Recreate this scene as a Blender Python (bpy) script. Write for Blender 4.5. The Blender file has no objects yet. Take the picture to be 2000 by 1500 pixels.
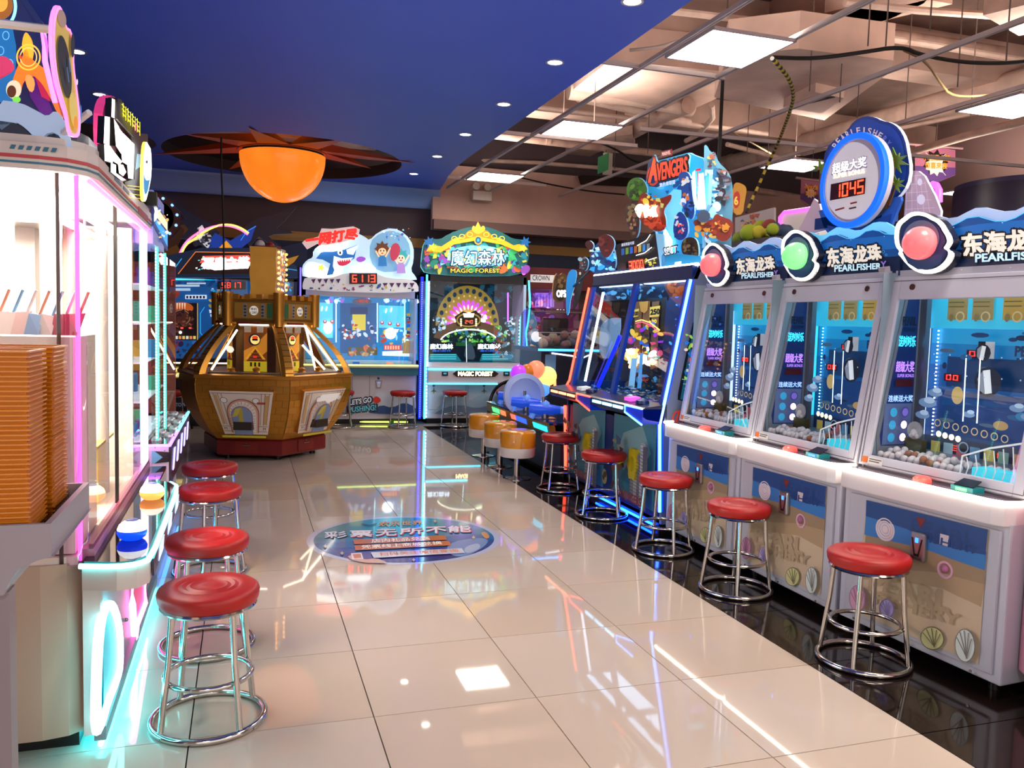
import bpy, bmesh, math, random
from mathutils import Vector as V, Matrix
random.seed(7)
S = bpy.context.scene
COL = S.collection
R_ = math.radians
# ------------------------------------------------------------------ camera
F_ = 1618.976; YAW = -0.314229653; PIT = 0.0736539327; ROL = 0.0274593126
CP = V((-0.436176, -2.793191, 1.380549))
_f = V((-math.sin(YAW)*math.cos(PIT), math.cos(YAW)*math.cos(PIT), -math.sin(PIT)))
_r = V((math.cos(YAW), math.sin(YAW), 0)); _u = _r.cross(_f)
CR = _r*math.cos(ROL)+_u*math.sin(ROL); CU = -_r*math.sin(ROL)+_u*math.cos(ROL)
cam = bpy.data.objects.new('camera', bpy.data.cameras.new('camera')); COL.objects.link(cam)
cam.data.sensor_width = 36; cam.data.lens = F_/2000*36; cam.data.clip_end = 100
cam.matrix_world = Matrix(((CR.x, CU.x, -_f.x, CP.x), (CR.y, CU.y, -_f.y, CP.y), (CR.z, CU.z, -_f.z, CP.z), (0, 0, 0, 1)))
S.camera = cam
# ------------------------------------------------------------------ world, exposure
w = bpy.data.worlds.new('hall'); S.world = w; w.use_nodes = True
w.node_tree.nodes['Background'].inputs[0].default_value = (1.0, 0.86, 0.76, 1)
w.node_tree.nodes['Background'].inputs[1].default_value = 1.3
S.view_settings.view_transform = 'Standard'; S.view_settings.look = 'None'
S.view_settings.exposure = 0.0; S.view_settings.gamma = 1
S.view_settings.use_curve_mapping = False
S.cycles.max_bounces = 5; S.cycles.glossy_bounces = 3; S.cycles.transparent_max_bounces = 10
S.cycles.diffuse_bounces = 3; S.cycles.sample_clamp_indirect = 4.0
S.cycles.use_adaptive_sampling = True; S.cycles.adaptive_threshold = .05; S.cycles.caustics_reflective = False; S.cycles.caustics_refractive = False
PANEL_E = 30.0; SPOT_E = 22.0

def area(name, loc, rot, sx, sy, col, watts, parent=None):   # light source inside a lit cabinet or tube cove
    l = bpy.data.lights.new(name, 'AREA'); l.shape = 'RECTANGLE'; l.size = sx; l.size_y = sy
    l.color = col; l.energy = watts
    o = bpy.data.objects.new(name, l); COL.objects.link(o); o.location = loc; o.rotation_euler = rot
    return o
# the exposed part of the hall goes on to the right and behind the camera: its lamp rows
for _i, (_x, _y) in enumerate([(2.47, -0.55), (2.47, -3.0), (5.2, -0.3), (5.2, -2.8), (-0.6, -4.2)]):
    area('far_lamp_light', (_x, _y, 3.1), (0, 0, 0), .55, .55, (1, .88, .74), 52)

# ------------------------------------------------------------------ helpers
def W(px, py, ax, val):                      # where the sight line of an image point meets a plane x/y/z = val
    d = _f*F_ + CR*(px-1000) - CU*(py-750)
    return CP + d*((val-CP[ax])/d[ax])
def WPl(px, py, p0, n):                      # ... meets a free plane
    d = _f*F_ + CR*(px-1000) - CU*(py-750)
    return CP + d*((p0-CP).dot(n)/d.dot(n))
def lin(h):
    h = h.lstrip('#'); c = [int(h[i:i+2], 16)/255 for i in (0, 2, 4)]
    return tuple((x/12.92 if x <= .04045 else ((x+.055)/1.055)**2.4) for x in c)
_M = {}
def M(col, rough=.5, metal=0, e=0, ecol=None, noise=0, nscale=20, bump=0, coat=0, trans=0, spec=None):
    key = (col, rough, metal, e, ecol, noise, nscale, bump, coat, trans, spec)
    if key in _M: return _M[key]
    m = bpy.data.materials.new('m'+col.strip('#')); m.use_nodes = True; nt = m.node_tree
    b = nt.nodes['Principled BSDF']; c = lin(col)
    b.inputs['Base Color'].default_value = (*c, 1); b.inputs['Roughness'].default_value = rough
    b.inputs['Metallic'].default_value = metal
    if coat: b.inputs['Coat Weight'].default_value = coat; b.inputs['Coat Roughness'].default_value = .05
    if spec is not None: b.inputs['Specular IOR Level'].default_value = spec
    if trans: b.inputs['Transmission Weight'].default_value = trans
    if e:
        b.inputs['Emission Color'].default_value = (*(lin(ecol) if ecol else c), 1)
        b.inputs['Emission Strength'].default_value = e
    if noise or bump:
        tc = nt.nodes.new('ShaderNodeTexCoord'); n = nt.nodes.new('ShaderNodeTexNoise'); n.inputs['Scale'].default_value = nscale
        n.inputs['Detail'].default_value = 4; nt.links.new(tc.outputs['Object'], n.inputs['Vector'])
        if noise:
            r = nt.nodes.new('ShaderNodeValToRGB'); r.color_ramp.elements[0].position = .3; r.color_ramp.elements[1].position = .7
            r.color_ramp.elements[0].color = (*[x*(1-noise) for x in c], 1); r.color_ramp.elements[1].color = (*[min(1, x*(1+noise*.6)) for x in c], 1)
            nt.links.new(n.outputs['Fac'], r.inputs['Fac']); nt.links.new(r.outputs['Color'], b.inputs['Base Color'])
        if bump:
            bp = nt.nodes.new('ShaderNodeBump'); bp.inputs['Strength'].default_value = bump; bp.inputs['Distance'].default_value = .01
            nt.links.new(n.outputs['Fac'], bp.inputs['Height']); nt.links.new(bp.outputs['Normal'], b.inputs['Normal'])
    _M[key] = m; return m
def EM(col, e): return M(col, .6, e=e)
def glass(tint='#ffffff', refl=.05):
    k = ('glass', tint, refl)
    if k in _M: return _M[k]
    m = bpy.data.materials.new('pane'); m.use_nodes = True; nt = m.node_tree; nt.nodes.clear()
    o = nt.nodes.new('ShaderNodeOutputMaterial'); mx = nt.nodes.new('ShaderNodeMixShader')
    t = nt.nodes.new('ShaderNodeBsdfTransparent'); g = nt.nodes.new('ShaderNodeBsdfGlossy'); fr = nt.nodes.new('ShaderNodeLayerWeight')
    pw = nt.nodes.new('ShaderNodeMath'); pw.operation = 'POWER'; pw.inputs[1].default_value = 4
    ma = nt.nodes.new('ShaderNodeMath'); ma.operation = 'MULTIPLY_ADD'; ma.inputs[1].default_value = .6; ma.inputs[2].default_value = refl
    fr.inputs[0].default_value = .5
    t.inputs[0].default_value = (*lin(tint), 1); g.inputs['Roughness'].default_value = .01
    nt.links.new(fr.outputs['Facing'], pw.inputs[0]); nt.links.new(pw.outputs[0], ma.inputs[0]); nt.links.new(ma.outputs[0], mx.inputs[0])
    nt.links.new(t.outputs[0], mx.inputs[1]); nt.links.new(g.outputs[0], mx.inputs[2])
    nt.links.new(mx.outputs[0], o.inputs[0]); _M[k] = m; return m
XF = {}
def xf(o): return XF.get(o.name, Matrix.Identity(4)) if o else Matrix.Identity(4)
def thing(name, label, cat, loc=(0, 0, 0), rz=0, group=None):
    o = bpy.data.objects.new(name, None); COL.objects.link(o); o.empty_display_size = .1
    o.location = loc; o.rotation_euler = (0, 0, rz); o['label'] = label; o['category'] = cat
    if group: o['group'] = group
    XF[o.name] = Matrix.Translation(V(loc)) @ Matrix.Rotation(rz, 4, 'Z'); return o
def tag(o, label, cat, group=None, kind=None):
    o['label'] = label; o['category'] = cat
    if group: o['group'] = group
    if kind: o['kind'] = kind
    return o
_N = [0]
class MB:
    def __init__(s): s.v = []; s.f = []; s.m = []; s.mats = []; s.sm = []
    def add(s, vs, fs, m, smooth=False):
        if m not in s.mats: s.mats.append(m)
        i = s.mats.index(m); n = len(s.v); s.v += [V(p) for p in vs]
        for q in fs: s.f.append([n+k for k in q]); s.m.append(i); s.sm.append(smooth)
        return s
    def box(s, x0, x1, y0, y1, z0, z1, m):
        return s.add([(x, y, z) for z in (z0, z1) for x, y in ((x0, y0), (x1, y0), (x1, y1), (x0, y1))],
                     [(3, 2, 1, 0), (4, 5, 6, 7), (0, 1, 5, 4), (1, 2, 6, 5), (2, 3, 7, 6), (3, 0, 4, 7)], m)
    def prism(s, pts, d, m, mside=None):
        pts = [V(p) for p in pts]; d = V(d); n = len(pts)
        s.add(pts+[p+d for p in pts], [list(range(n))[::-1], list(range(n, 2*n))], m)
        k = len(s.v)-2*n
        mm = mside or m
        if mm not in s.mats: s.mats.append(mm)
        i = s.mats.index(mm)
        for a in range(n):
            b = (a+1) % n; s.f.append([k+a, k+b, k+n+b, k+n+a]); s.m.append(i); s.sm.append(False)
        return s
    def poly(s, pts, m): return s.add(pts, [list(range(len(pts)))], m)
    def tube(s, pts, r, m, n=8, closed=False, caps=True):
        pts = [V(p) for p in pts]; N = len(pts); vs = []; up = None
        for i, p in enumerate(pts):
            if closed: t = pts[(i+1) % N]-pts[i-1]
            else: t = pts[min(i+1, N-1)]-pts[max(i-1, 0)]
            t.normalize()
            if up is None:
                up = V((0, 0, 1)) if abs(t.z) < .9 else V((1, 0, 0))
            up = (up - t*up.dot(t)).normalized(); sd = t.cross(up)
            rr = r[i] if isinstance(r, (list, tuple)) else r
            vs += [p + (up*math.cos(2*math.pi*k/n)+sd*math.sin(2*math.pi*k/n))*rr for k in range(n)]
        fs = []
        for i in range(N if closed else N-1):
            j = (i+1) % N
            for k in range(n): fs.append([i*n+k, i*n+(k+1) % n, j*n+(k+1) % n, j*n+k])
        if caps and not closed: fs += [list(range(n))[::-1], [(N-1)*n+k for k in range(n)]]
        return s.add(vs, fs, m, True)
    def lathe(s, prof, m, n=28, o=(0, 0, 0), ax=None, cap=True):       # prof (r,z); ax optional (X,Y,Z) frame
        X, Y, Z = ax or (V((1, 0, 0)), V((0, 1, 0)), V((0, 0, 1))); o = V(o); vs = []
        for r, z in prof: vs += [o+X*(r*math.cos(2*math.pi*k/n))+Y*(r*math.sin(2*math.pi*k/n))+Z*z for k in range(n)]
        fs = [[i*n+k, i*n+(k+1) % n, (i+1)*n+(k+1) % n, (i+1)*n+k] for i in range(len(prof)-1) for k in range(n)]
        if cap and prof[0][0] > 1e-5: fs.append(list(range(n))[::-1])
        if cap and prof[-1][0] > 1e-5: fs.append([(len(prof)-1)*n+k for k in range(n)])
        return s.add(vs, fs, m, True)
    def cyl(s, o, r, h, m, n=20, ax=None): return s.lathe([(r, 0), (r, h)], m, n, o, ax)
    def ball(s, o, r, m, n=20, sz=1, a0=-90, a1=90, ax=None):
        k = max(4, n//2)
        return s.lathe([(r*math.cos(R_(a0+(a1-a0)*i/k)), sz*r*math.sin(R_(a0+(a1-a0)*i/k))) for i in range(k+1)], m, n, o, ax)
    def tr(s, mat, frm=0):
        for i in range(frm, len(s.v)): s.v[i] = mat @ s.v[i]
        return s
    def build(s, name, parent=None, label=None, world=False, cat=None, group=None, kind=None, bevel=0):
        inv = Matrix.Identity(4); loc = V((0, 0, 0))
        vs = s.v
        if parent is not None and world: inv = xf(parent).inverted(); vs = [inv @ v for v in vs]
        if parent is None:
            lo = V([min(v[i] for v in vs) for i in range(3)]); hi = V([max(v[i] for v in vs) for i in range(3)])
            loc = V(((lo.x+hi.x)/2, (lo.y+hi.y)/2, lo.z)); vs = [v-loc for v in vs]
        me = bpy.data.meshes.new(name); me.from_pydata([tuple(v) for v in vs], [], s.f)
        for m in s.mats: me.materials.append(m)
        me.polygons.foreach_set('material_index', s.m); me.polygons.foreach_set('use_smooth', s.sm)
        bm = bmesh.new(); bm.from_mesh(me); bmesh.ops.recalc_face_normals(bm, faces=bm.faces)
        if any(s.sm):
            for e in bm.edges:
                if len(e.link_faces) == 2 and e.calc_face_angle(0) > .7: e.smooth = False
        bm.to_mesh(me); bm.free()
        o = bpy.data.objects.new(name, me); COL.objects.link(o); o.location = loc
        if parent is not None: o.parent = parent; XF[o.name] = xf(parent)
        else: XF[o.name] = Matrix.Translation(loc)
        if label: o['label'] = label
        if cat: o['category'] = cat
        if group: o['group'] = group
        if kind: o['kind'] = kind
        if bevel:
            b = o.modifiers.new('b', 'BEVEL'); b.width = bevel; b.segments = 2; b.limit_method = 'ANGLE'; b.angle_limit = 1.0
        return o
def kids(o): return [c for c in bpy.data.objects if c.parent == o]
def dup(root, loc, rz=0, label=None, group=None, swap=None):
    """copy of a thing with its parts and sub-parts; swap maps a part name to a material change"""
    def cp(o, par):
        c = o.copy(); COL.objects.link(c)
        if par is not None: c.parent = par
        base = o.name.split('.')[0]
        if swap and base in swap and o.data:
            c.data = o.data.copy(); sw = swap[base]
            for i, m in enumerate(c.data.materials):
                if m in sw: c.data.materials[i] = sw[m]
        for k in CH.get(o.name, []): cp(k, c)
        return c
    CH = {}
    for o in bpy.data.objects:
        if o.parent: CH.setdefault(o.parent.name, []).append(o)
    r = cp(root, None); r.location = loc; r.rotation_euler = (0, 0, rz)
    XF[r.name] = Matrix.Translation(V(loc)) @ Matrix.Rotation(rz, 4, 'Z')
    if label: r['label'] = label
    if group: r['group'] = group
    return r
# text as mesh ------------------------------------------------------
_T = {}
def glyphs(s, off=.0):
    k = (s, off)
    if k not in _T:
        c = bpy.data.curves.new('t', 'FONT'); c.body = s; c.offset = off; c.resolution_u = 3; c.fill_mode = 'FRONT'
        o = bpy.data.objects.new('t', c); COL.objects.link(o)
        bpy.context.view_layer.update()
        me = o.evaluated_get(bpy.context.evaluated_depsgraph_get()).to_mesh()
        vs = [(v.co.x, v.co.y) for v in me.vertices]; fs = [list(p.vertices) for p in me.polygons]
        o.to_mesh_clear() if False else None
        bpy.data.objects.remove(o); bpy.data.curves.remove(c)
        if not vs: vs = [(0, 0), (1, 0), (1, 1)]; fs = []
        x0 = min(v[0] for v in vs); x1 = max(v[0] for v in vs); y0 = min(v[1] for v in vs); y1 = max(v[1] for v in vs)
        _T[k] = ([((a-x0)/(x1-x0 or 1), (b-y0)/(y1-y0 or 1)) for a, b in vs], fs)
    return _T[k]
SEG = {'0': 'abcdef', '1': 'bc', '2': 'abged', '3': 'abgcd', '4': 'fgbc', '5': 'afgcd', '6': 'afgedc', '7': 'abc', '8': 'abcdefg', '9': 'abcdfg'}
class Art:
    """flat print, cut sheets and lettering on a real plane; map(x,y) gives the point, n the outward normal"""
    def __init__(s, mp, n, mb=None, step=.0012, e=1.0, lift=.001):
        s.mp = mp; s.n = V(n).normalized(); s.mb = mb or MB(); s.k = lift; s.st = step; s.e = e
    def up(s): s.k += s.st; return s
    def P(s, x, y, k=None): return s.mp(x, y) + s.n*(s.k if k is None else k)
    def poly(s, col, pts, e=None, m=None):
        s.up(); s.mb.poly([s.P(x, y) for x, y in pts], m or s.mat(col, e)); return s
    def mat(s, col, e):
        e = s.e if e is None else e
        return M(col, .45, e=e) if e else M(col, .45)
    def plate(s, col, pts, t, e=None, m=None, ms=None):      # a sheet of thickness t whose face is at the current level
        s.mb.prism([s.P(x, y) for x, y in pts], -s.n*t, m or s.mat(col, e), ms); return s
    def ell(s, col, cx, cy, rx, ry=None, e=None, rot=0, n=22, m=None, a0=0, a1=360):
        ry = rx if ry is None else ry; c, t = math.cos(R_(rot)), math.sin(R_(rot)); pts = []
        for i in range(n if a1-a0 == 360 else n+1):
            a = R_(a0+(a1-a0)*i/n); u, v = rx*math.cos(a), ry*math.sin(a); pts.append((cx+u*c-v*t, cy+u*t+v*c))
        return s.poly(col, pts, e, m)
    def ring(s, col, cx, cy, rx, ry, wd, e=None, n=28, a0=0, a1=360, rot=0):
        s.up(); m = s.mat(col, e); vs = []; fs = []; c, t = math.cos(R_(rot)), math.sin(R_(rot))
        for i in range(n+1):
            a = R_(a0+(a1-a0)*i/n)
            for q in (0, wd):
                u, v = (rx-q)*math.cos(a), (ry-q)*math.sin(a); vs.append(s.P(cx+u*c-v*t, cy+u*t+v*c))
        fs = [[2*i, 2*i+1, 2*i+3, 2*i+2] for i in range(n)]
        s.mb.add(vs, fs, m); return s
    def line(s, col, pts, wd, e=None, m=None):
        s.up(); mt = m or s.mat(col, e)
        for (x0, y0), (x1, y1) in zip(pts, pts[1:]):
            L = math.hypot(x1-x0, y1-y0) or 1; nx, ny = -(y1-y0)/L*wd/2, (x1-x0)/L*wd/2
            s.mb.poly([s.P(x0+nx, y0+ny), s.P(x1+nx, y1+ny), s.P(x1-nx, y1-ny), s.P(x0-nx, y0-ny)], mt)
        return s
    def rect(s, col, x0, y0, x1, y1, e=None, m=None): return s.poly(col, [(x0, y0), (x1, y0), (x1, y1), (x0, y1)], e, m)
    def text(s, t, col, quad, e=None, off=.02):
        """quad: bottom-left, bottom-right, top-right, top-left corners"""
        s.up(); vs, fs = glyphs(t); (ax, ay), (bx, by), (cx, cy), (dx, dy) = quad
        L = math.hypot(bx-ax, by-ay) or 1; H = math.hypot(dx-ax, dy-ay) or 1; d = off*H
        def q(u, v): return ((1-u)*(1-v)*ax+u*(1-v)*bx+u*v*cx+(1-u)*v*dx, (1-u)*(1-v)*ay+u*(1-v)*by+u*v*cy+(1-u)*v*dy)
        m = s.mat(col, e); sh = [(0, 0)] if off <= 0 else [(math.cos(R_(a))*d, math.sin(R_(a))*d) for a in (range(0, 360, 45) if off > .05 else (45, 135, 225, 315))]
        for i, (ox, oy) in enumerate(sh): s.mb.add([s.P(q(u, v)[0]+ox, q(u, v)[1]+oy, s.k+i*.00003) for u, v in vs], fs, m)
        return s
    def digits(s, t, col, quad, e=3, gap=.28):
        (ax, ay), (bx, by), (cx, cy), (dx, dy) = quad; s.up(); m = s.mat(col, e); n = len(t)
        def q(u, v): return ((1-u)*(1-v)*ax+u*(1-v)*bx+u*v*cx+(1-u)*v*dx, (1-u)*(1-v)*ay+u*(1-v)*by+u*v*cy+(1-u)*v*dy)
        w_ = 1/n; a = w_*(1-gap); h = .12; g = a*.22
        for i, ch in enumerate(t):
            x = i*w_+w_*gap/2
            R = {'a': (x, 1-h, x+a, 1), 'g': (x, .5-h/2, x+a, .5+h/2), 'd': (x, 0, x+a, h), 'f': (x, .53, x+g, .97), 'b': (x+a-g, .53, x+a, .97),
                 'e': (x, .03, x+g, .47), 'c': (x+a-g, .03, x+a, .47)}
            for k in SEG.get(ch, ''):
                x0, y0, x1, y1 = R[k]
                s.mb.poly([s.P(*q(x0, y0)), s.P(*q(x1, y0)), s.P(*q(x1, y1)), s.P(*q(x0, y1))], m)
        return s
    def build(s, name, parent=None, label=None, **k): return s.mb.build(name, parent, label, **k)
def pxart(ax, val, n, **k): return Art(lambda x, y: W(x, y, ax, val), n, **k)
def plart(p0, n, **k): return Art(lambda x, y: WPl(x, y, V(p0), V(n)), n, **k)
def frart(o, ux, uy, **k):
    o, ux, uy = V(o), V(ux), V(uy); return Art(lambda x, y: o+ux*x+uy*y, ux.cross(uy), **k)
def wob(pts, amp, seed=0):
    r = random.Random(seed); return [(x+r.uniform(-amp, amp), y+r.uniform(-amp, amp)) for x, y in pts]
def star(cx, cy, R, r, n=5, rot=0):
    return [(cx+(R if i % 2 == 0 else r)*math.cos(R_(rot+i*180/n)), cy+(R if i % 2 == 0 else r)*math.sin(R_(rot+i*180/n))) for i in range(2*n)]
def smooth(pts, it=2, closed=True):
    for _ in range(it):
        q = []; n = len(pts)
        for i in range(n if closed else n-1):
            a, b = pts[i], pts[(i+1) % n]
            q += [tuple(a[k]*.75+b[k]*.25 for k in range(len(a))), tuple(a[k]*.25+b[k]*.75 for k in range(len(a)))]
        if not closed: q = [pts[0]]+q[1:-1]+[pts[-1]]
        pts = q
    return pts
CHROME = M('#cfcac4', .12, 1); WHITE = M('#e9e4e6', .4); GREY = M('#8a8688', .5); BLACK = M('#0b0a0c', .35)
STEEL = M('#9a989a', .3, .9); DARK = M('#17141a', .6)
# ================================================================== the setting
sub = MB().box(-5, 9, -5, 9.2, -.06, -.012, M('#3a3330', .7)).build('floor', kind='structure')
GRAIN = None
def tilemat(col, v, rough):
    m = M(col, rough, noise=v, nscale=1.6); return m
TB = [tilemat('#cdbdae', .05, .032), tilemat('#cbbaaa', .05, .036), tilemat('#cfc0b2', .05, .03)]
TD = [tilemat('#1c1412', .2, .06), tilemat('#1f1714', .2, .07)]
def tile_mesh(mats, i):
    g = .0022
    return MB().box(g, .6-g, g, .6-g, -.012, 0, mats[i])
tm = {}
def edge_x(y):                                  # beige / black boundary
    return 1.8 if y < 6.75 else 1.8 - .0*(y)
for k, mats in (('b', TB), ('d', TD)):
    for i in range(len(mats)):
        mb = tile_mesh(mats, i); me = bpy.data.meshes.new('tile'); me.from_pydata([tuple(v) for v in mb.v], [], mb.f); me.materials.append(mats[i]); tm[k, i] = me
for iy in range(-7, 15):
    for ix in range(-7, 12):
        x, y = ix*.6, iy*.6
        dark = x >= 1.79 and y < 7.7
        if ix > 9 and iy > 9: continue
        me = tm['d', (ix*7+iy*3) % 2] if dark else tm['b', (ix*5+iy*11) % 3]
        o = bpy.data.objects.new('tile', me); COL.objects.link(o); o.parent = sub
        o.location = V((x, y, 0))-sub.location; XF[o.name] = Matrix.Identity(4)
# the black field ends in a rounded corner: one cut dark piece between the last beige tiles
# walls
WL = MB()
wm = M('#5c4a50', .7, noise=.06, nscale=1.2)
WL.box(-5, 9, 8.9, 9.0, 0, 4.4, wm)
wb = WL.build('wall_back', kind='structure')
MB().box(-5, 9, 8.86, 8.9, 0, 2.40, M('#14203f', .6)).build('trim_1', kind='structure', label='navy lower wall band')
MB().box(-5, 9, 8.85, 8.9, 2.40, 2.53, M('#a87a3c', .6)).build('trim_2', kind='structure', label='ochre stripe along the back wall')
MB().box(-5.1, -5, -5, 9, 0, 4.4, M('#4a3a48', .7)).build('wall_left', kind='structure')
MB().box(9, 9.1, -5, 9, 0, 4.4, M('#8d6f6c', .7)).build('wall_right', kind='structure')
# blue dropped ceiling with a round opening and a curled rear edge
ZC = 3.12
edge = [(1.83, -5), (1.83, 5.9), (1.85, 6.5), (1.9, 7.1), (1.98, 7.6)]
cen = V((0, 6.85)); RH = 1.27
bm = bmesh.new()
outer = [(-5, -5)]+edge+[(-5, 7.6)]
ring = [(cen.x+RH*math.cos(2*math.pi*i/48), cen.y+RH*math.sin(2*math.pi*i/48)) for i in range(48)]
def loop(pts):
    vs = [bm.verts.new((x, y, ZC)) for x, y in pts]; return [bm.edges.new((vs[i], vs[(i+1) % len(vs)])) for i in range(len(vs))]
# hole reaches past y=7.6, so the flat field is carried to 8.2 and the curl starts there
outer = [(-5, -5)]+edge[:-1]+[(1.96, 7.5), (2.05, 8.2), (-5, 8.2)]
bmesh.ops.triangle_fill(bm, edges=loop(outer)+loop(ring), use_beauty=True)
bm.normal_update()
cm = M('#4264dc', .55, noise=.04, nscale=.8)
ext = bmesh.ops.extrude_face_region(bm, geom=bm.faces[:])
bmesh.ops.translate(bm, vec=(0, 0, .12), verts=[g for g in ext['geom'] if isinstance(g, bmesh.types.BMVert)])
bmesh.ops.recalc_face_normals(bm, faces=bm.faces)
me = bpy.data.meshes.new('ceiling'); bm.to_mesh(me); bm.free(); me.materials.append(cm)
ceil = bpy.data.objects.new('ceiling', me); COL.objects.link(ceil); ceil['kind'] = 'structure'; XF[ceil.name] = Matrix.Identity(4)
prof = [(8.2, 3.12), (8.3, 3.10), (8.4, 3.06), (8.48, 3.0), (8.52, 2.95), (8.54, 2.93), (8.58, 2.91), (8.60, 2.91)]
cv = MB(); n = len(prof)
vs = [(x, y, z) for x in (-5, 2.05+.0) for y, z in prof]
for j, (y, z) in enumerate(prof): vs[n+j] = (2.05+(y-8.2)*.25, y, z)
cv.add(vs, [[j, j+1, n+j+1, n+j] for j in range(n-1)], M('#8fb0f4', .42), True)  # light on the curl put into the lighter blue base colour
o = cv.build('coving', ceil, 'curled rear edge of the ceiling, its light painted in as lighter blue', world=True); sm = o.modifiers.new('s', 'SOLIDIFY'); sm.thickness = .03; sm.offset = 1
# structural slab and beams over the open part
slabm = M('#dcb8aa', .8, noise=.25, nscale=2.0)
dk = M('#8a6f66', .85, noise=.3, nscale=3)
MB().box(-5, 9, -5, 9, 4.35, 4.5, dk).build('ceiling.001', kind='structure', label='bare concrete slab high above')
bmk = MB()
for y in (1.0, 3.9, 6.9): bmk.box(1.9, 9, y, y+.35, 3.95, 4.35, slabm)
bmk.box(4.1, 4.5, -3, 9, 3.9, 4.35, slabm)
bmk.build('beam', bpy.data.objects['ceiling.001'], 'painted concrete beams', world=True)
MB().box(2.0, 9, 8.4, 8.5, 2.62, 3.5, M('#c9a498', .8, noise=.2, nscale=1.5)).box(2.0, 9, 8.3, 8.4, 2.62, 2.75, M('#7d625e', .8)).build('wall_far', kind='structure', label='pinkish soffit above the back wall')

# ---- downlights
spots = [(1.62, 1.52), (1.62, 2.67), (1.62, 3.8), (1.61, 4.95), (1.6, 6.1), (1.6, 7.27), (1.6, 8.1), (1.6, .3), (-1.53, 4.62), (-1.5, 3.5), (-1.5, 2.3), (-1.52, 5.8)]
spots = [tuple(W(x, y, 2, ZC)[:2]) for x, y in ((1235, 2), (1084, 121), (984, 203), (909, 262), (854, 305), (808, 339), (775, 368), (195, 184), (150, 100))]
dl0 = thing('downlight', '', 'light', (0, 0, 0))
d = MB().lathe([(.062, 0), (.062, -.006), (.048, -.006), (.045, .0)], M('#cfcbd8', .3, .6), 24, cap=False); d.build('trim_ring', dl0)
MB().cyl((0, 0, -.004), .047, .003, M('#fff6e6', .4, e=SPOT_E), 20).build('lens', dl0)
nm = ['nearest the camera at the top edge of the photo', 'second from the camera', 'third from the camera', 'fourth from the camera', 'fifth from the camera', 'sixth from the camera', 'farthest, above the shark machine']
for i, (x, y) in enumerate(spots):
    lb = ('round recessed downlight in the right-hand row of the blue ceiling, '+nm[i]) if i < 7 else ['round recessed downlight above the glowing white sign, left side', 'round recessed downlight in the left part of the ceiling behind the cartoon sign'][i-7]
    lb = ' '.join(lb.split()[:16])
    if i == 0: dl0.location = (x, y, ZC); dl0['label'] = lb; dl0['group'] = 'recessed ceiling downlights'; XF[dl0.name] = Matrix.Translation(V((x, y, ZC)))
    else: dup(dl0, (x, y, ZC), 0, lb, 'recessed ceiling downlights')

# ---- lit square panels in the exposed grid
pn = {(0, 0): 'large square light panel at top centre, nearest of the lit panels', (0, 1): 'second square light panel beyond the nearest, left of the hero sign',
      (0, 2): 'farthest small square light panel near the blue ceiling edge', (1, 0): 'square light panel cut by the right photo edge', (1, 1): 'square light panel behind the round bonus sign'}
p0 = None
for (cx, i0, ys) in ((2.465, 0, (1.91, 4.31, 7.03)), (5.18, 1, (2.2, 4.83))):
    for j, y in enumerate(ys):
        lb = pn[(i0, j)]
        if p0 is None:
            p0 = thing('ceiling_panel_light', lb, 'light', (cx, y, 3.13), group='square ceiling panel lights')
            fr = MB(); t = .292
            for a in (((-t, t, -t, -t+.014)), ((-t, t, t-.014, t)), ((-t, -t+.014, -t, t)), ((t-.014, t, -t, t))): fr.box(*a, 0, .02, M('#b7a8b0', .4))
            fr.build('frame', p0)
            MB().box(-.278, .278, -.278, .278, .004, .012, M('#fff3e2', .5, e=PANEL_E)).build('diffuser', p0)
        else: dup(p0, (cx, y, 3.13), 0, lb)
dup(p0, (8.1, 5.3, 3.13), 0, 'small distant light panel by the dark blue pillar at right')
# ---- T-bar grid
bar = M('#d8ccce', .45, .1)
gi = 0
def tbar(x0, y0, x1, y1, z, lab, w_=.014):
    a, b = V((x0, y0, z)), V((x1, y1, z)); t = (b-a).normalized(); s = V((-t.y, t.x, 0))
    mb = MB(); mb.prism([a+s*w_, b+s*w_, b-s*w_, a-s*w_], (0, 0, .004), bar); mb.prism([a+s*.003, b+s*.003, b-s*.003, a-s*.003], (0, 0, .035), bar)
    return mb.build('grid_bar', None, lab, cat='ceiling bar', group='suspended ceiling grid bars')
for x, l in ((2.165, 'long grey ceiling grid bar touching the panels, nearest the blue ceiling'), (2.765, 'long grey grid bar along the far side of the panel row')):
    tbar(x, -3, x, 8.3, 3.152, l)
tbar(3.75, 0, 3.75, 8.2, 3.152, 'long grey grid bar halfway between the two panel rows')
tbar(4.87, -1, 4.87, 8.2, 3.152, 'long grid bar beside the right-hand panel row')
for y, l in ((2.55, 'short cross bar just beyond the nearest panel'), (4.86, 'cross bar just beyond the second panel'), (7.5, 'cross bar behind the farthest panel')):
    tbar(1.84, y, 3.3 if y > 3 else 2.84, y, 3.16, l)
tbar(3.0, 4.2, 8.0, 4.0, 3.16, 'cross bar running right past the hero sign top')
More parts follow.
